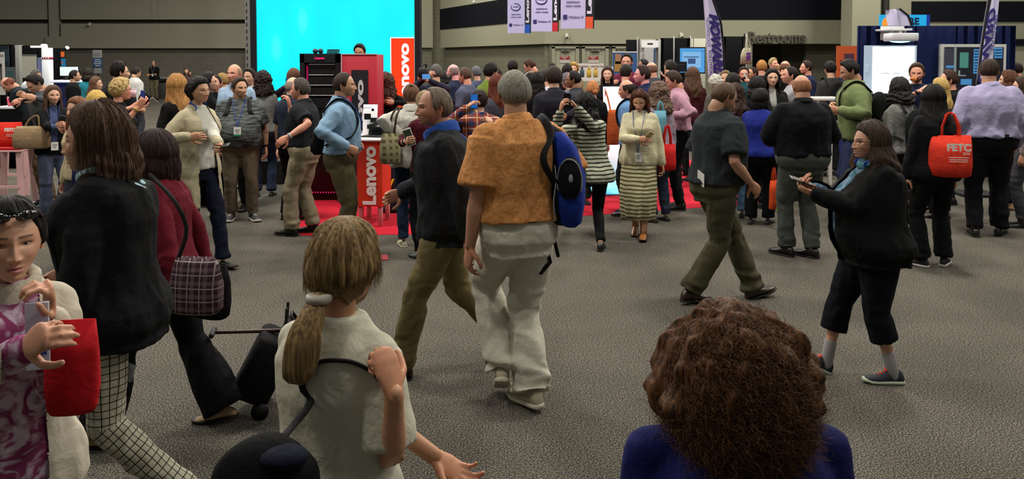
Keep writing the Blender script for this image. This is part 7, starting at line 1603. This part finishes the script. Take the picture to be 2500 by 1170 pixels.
P('with a dark buzz cut in left profile beside the shaved black shirt', 1938, 160, 11.0, 80, 'm', ('crop', dict(t=(.006, .006, .005))), '#1c1412', sc='#9a9aa0', skin='ruddy')
roy = person('person in a royal blue short sleeve top and black trousers facing right', 1856, 217, -28, feet=545, sex='f', hair=('bob', dict(L=.13, vol=.018, spread=.1, wave=.001)), hc='#0c0a0a', skin='dark', fat=1.32, belly=.05, hy=38, shirt=dict(m=C('#19236f'), sl='short', hem=.88, wr=.010, soff=.006), bottom=dict(m=C('#0b0b0f'), w=1.1, flare=1.2), shoes=('flat', '#2c2c2e', None), L=(-.05, .24, 1.1), R=(.15, .22, 1.08), fl=(-.1, 0, 0, 0, 0), fr=(.1, .1, 0, 0, 10))
tote('orange red tote bag hanging low between the royal blue top and grey trousers', tuple(at(1889, 440, 9.3)), '#b8401c', w=.13, h=.33, dep=.07, yaw=40, hl=.14)
tote('lime green tote bag edge beside the orange red tote', tuple(at(1904, 432, 9.15)), '#4c9a2c', w=.07, h=.40, dep=.06, yaw=60, hl=.12)
shav = person('person with a shaved head in a black shirt and grey trousers, back turned', 1962, 180, 4, feet=628, hair=('stub', dict(t=(.003, .003, .003))), hc='#8a5e44', skin=(.44, .22, .13), fat=1.42, shirt=dict(m=C('#101117'), hem=.97, off=.022, soff=.016, collar='x', wr=.011), bottom=dict(m=C('#3f423e'), w=1.12, flare=1.1, wr=.017), shoes=DR, L=(-.16, .26, 1.08), R=(.17, .26, 1.08), Lp=(-1, -.5, -.6), Rp=(1, -.5, -.6), fl=(-.11, .06, 0, 0, -30), fr=(.10, -.02, 0, 0, -30), hy=-4)
P('in a navy jacket with brown hair facing left near the recess', 1975, 148, 15.4, 82, 'm', 'short', '#2c1c18', sc='#151c38', skin='ruddy')
bkp = P('in a dark grey jacket carrying a big backpack by the orange banner', 2030, 149, 13.4, 6, 'm', 'short', '#100d0c', sc='#2c2c2e')
backpack(bkp, 'large black backpack with a lime tag before the orange banner', color='#17171a', tagc='#a0b020', sc=1.1)
hood = person('person in a sage green hoodie and blue jeans looking at a phone, facing left', 2092, 144, 76, d=9.4, hair='short', hc='#15110f', skin=(.46, .24, .15), hp=20, lean=4, fat=1.08, shirt=dict(m=C('#66714a'), hem=.90, off=.032, soff=.018, wr=.014, collar='fluffy'), bottom=dict(m=C('#2a3250'), w=1.05), shoes=DR, L=('w', 2050, 270, 9.1), R=('w', 2047, 264, 9.5), Lp=(-.4, -1, -.7), curl=(40, 40))
backpack(hood, 'black backpack on the sage green hoodie', color='#0d0d12', sc=1.0)
phone(hood, -1, 'phone held in both hands by the sage green hoodie', up=(-.8, 0, .3), face=(.2, 0, 1), two=1)
gb_ = P('with dark wavy hair in a grey jacket before the glowing whiteboard', 2203, 190, 9.0, 28, 'f', ('wavy', dict(L=.16, vol=.03)), '#1c1817', sc='#6a6a66', so=dict(off=.026))
backpack(gb_, 'black and red backpack on the grey jacket', color='#15151a', c2='#6a1018', sc=.9)
eat = P('with short ginger brown hair and beard in navy eating a snack', 2239, 153, 10.6, 152, 'm', 'short', '#3c2a1c', sc='#10182f', sl='short', beard='#4a3220', skin='ruddy', R=('w', 2244, 222, 10.25), Rp=(.9, .2, -1), watch=(1, '#141414'), curl=(60, 60), hp=8)
g = G(); g.ball((0, 0, 0), (.045, .03, .03), 14, 10); V, Q, T3, _ = g.arrays(); V += .008 * vnoise(V * 60, 3)[:, None]; g = G(); g.add(V, Q, T3); o = g.build('snack', mat('snack_orange', '#b87038', .7)); o.location = at(2230, 193, 10.2); tag(o, 'orange pastry snack lifted to the mouth of the bearded navy shirt', 'snack')
P('with brown beard in left profile beside the white framed monitor', 2326, 171, 10.8, 70, 'm', 'short', '#33231a', sc='#15151a', beard='#4a3020', skin='ruddy')
P('with long blonde hair between the black hair and lilac shirt', 2303, 190, 9.8, 25, 'f', ('long', dict(L=.26)), '#94763c', c2='#c8aa68', sc='#4a443c')
tb_ = person('person with long black hair all in black carrying the red tote on the shoulder', 2286, 208, 8, feet=650, sex='f', hair=('long', dict(L=.34, vol=.03, spread=.25)), hc='#0d0a0a', skin='tan', fat=1.22, shirt=dict(m=C('#111014'), hem=.84, off=.03, soff=.014), bottom=dict(m=C('#0c0c10'), w=1.06, flare=1.2), shoes=('sneaker', '#141418', '#b0aeaa'), L=(-.26, .06, .84), fl=(-.11, 0, 0, 0, -25), fr=(.12, 0, 0, 0, 45))
tote('bright red orange tote bag with white lettering on the all black figure', tuple(at(2319, 330, 7.36)), '#c03020', w=.37, h=.37, dep=.20, yaw=-14, hl=.20, letters=[('FETC', .085, .04, -.10), ('2016', .03, .10, -.15)], bars=[(.16, -.185), (.15, -.205), (.14, -.222)], sag=1.1)
lil = person('person in a lilac dress shirt and black trousers, broad back turned', 2420, 144, -14, feet=576, hair='short', hc='#2e2118', skin=(.46, .24, .15), fat=1.48, shirt=dict(m=C('#918caa'), hem=.985, off=.028, soff=.020, flare=.012, wr=.016, collar='x'), bottom=dict(m=C('#0f0f14'), w=1.15, flare=1.12), shoes=DR, belt=mat('belt_black', '#0f0d0c'), hy=22, R=(.26, .08, .90), L=(-.24, .1, .95), fl=(-.12, -.05, 0, 0, 0), fr=(.12, .05, 0, 0, 30))
P('with wavy auburn brown hair at the right edge beside the lilac shirt', 2472, 172, 10.4, 55, 'f', ('wavy', dict(L=.2)), '#4a2c1c', sc='#9a8a8a', bc='#101014', shoes=('flat', '#8a6c48', None))
P('with dark hair partly cut by the right edge behind the auburn hair', 2488, 151, 13.4, 30, 'm', 'crop', '#1c1512', sc='#16161c', skin='ruddy')
P('in a pale top and grey trousers cut off by the right edge', 2508, 186, 9.3, 60, 'f', ('long', dict(L=.2)), '#33241c', sc='#8c7a78', bc='#3a3a3e')
for _o in list(COL.objects): SC.collection.objects.link(_o)
bpy.data.collections.remove(COL)
bpy.context.view_layer.update()
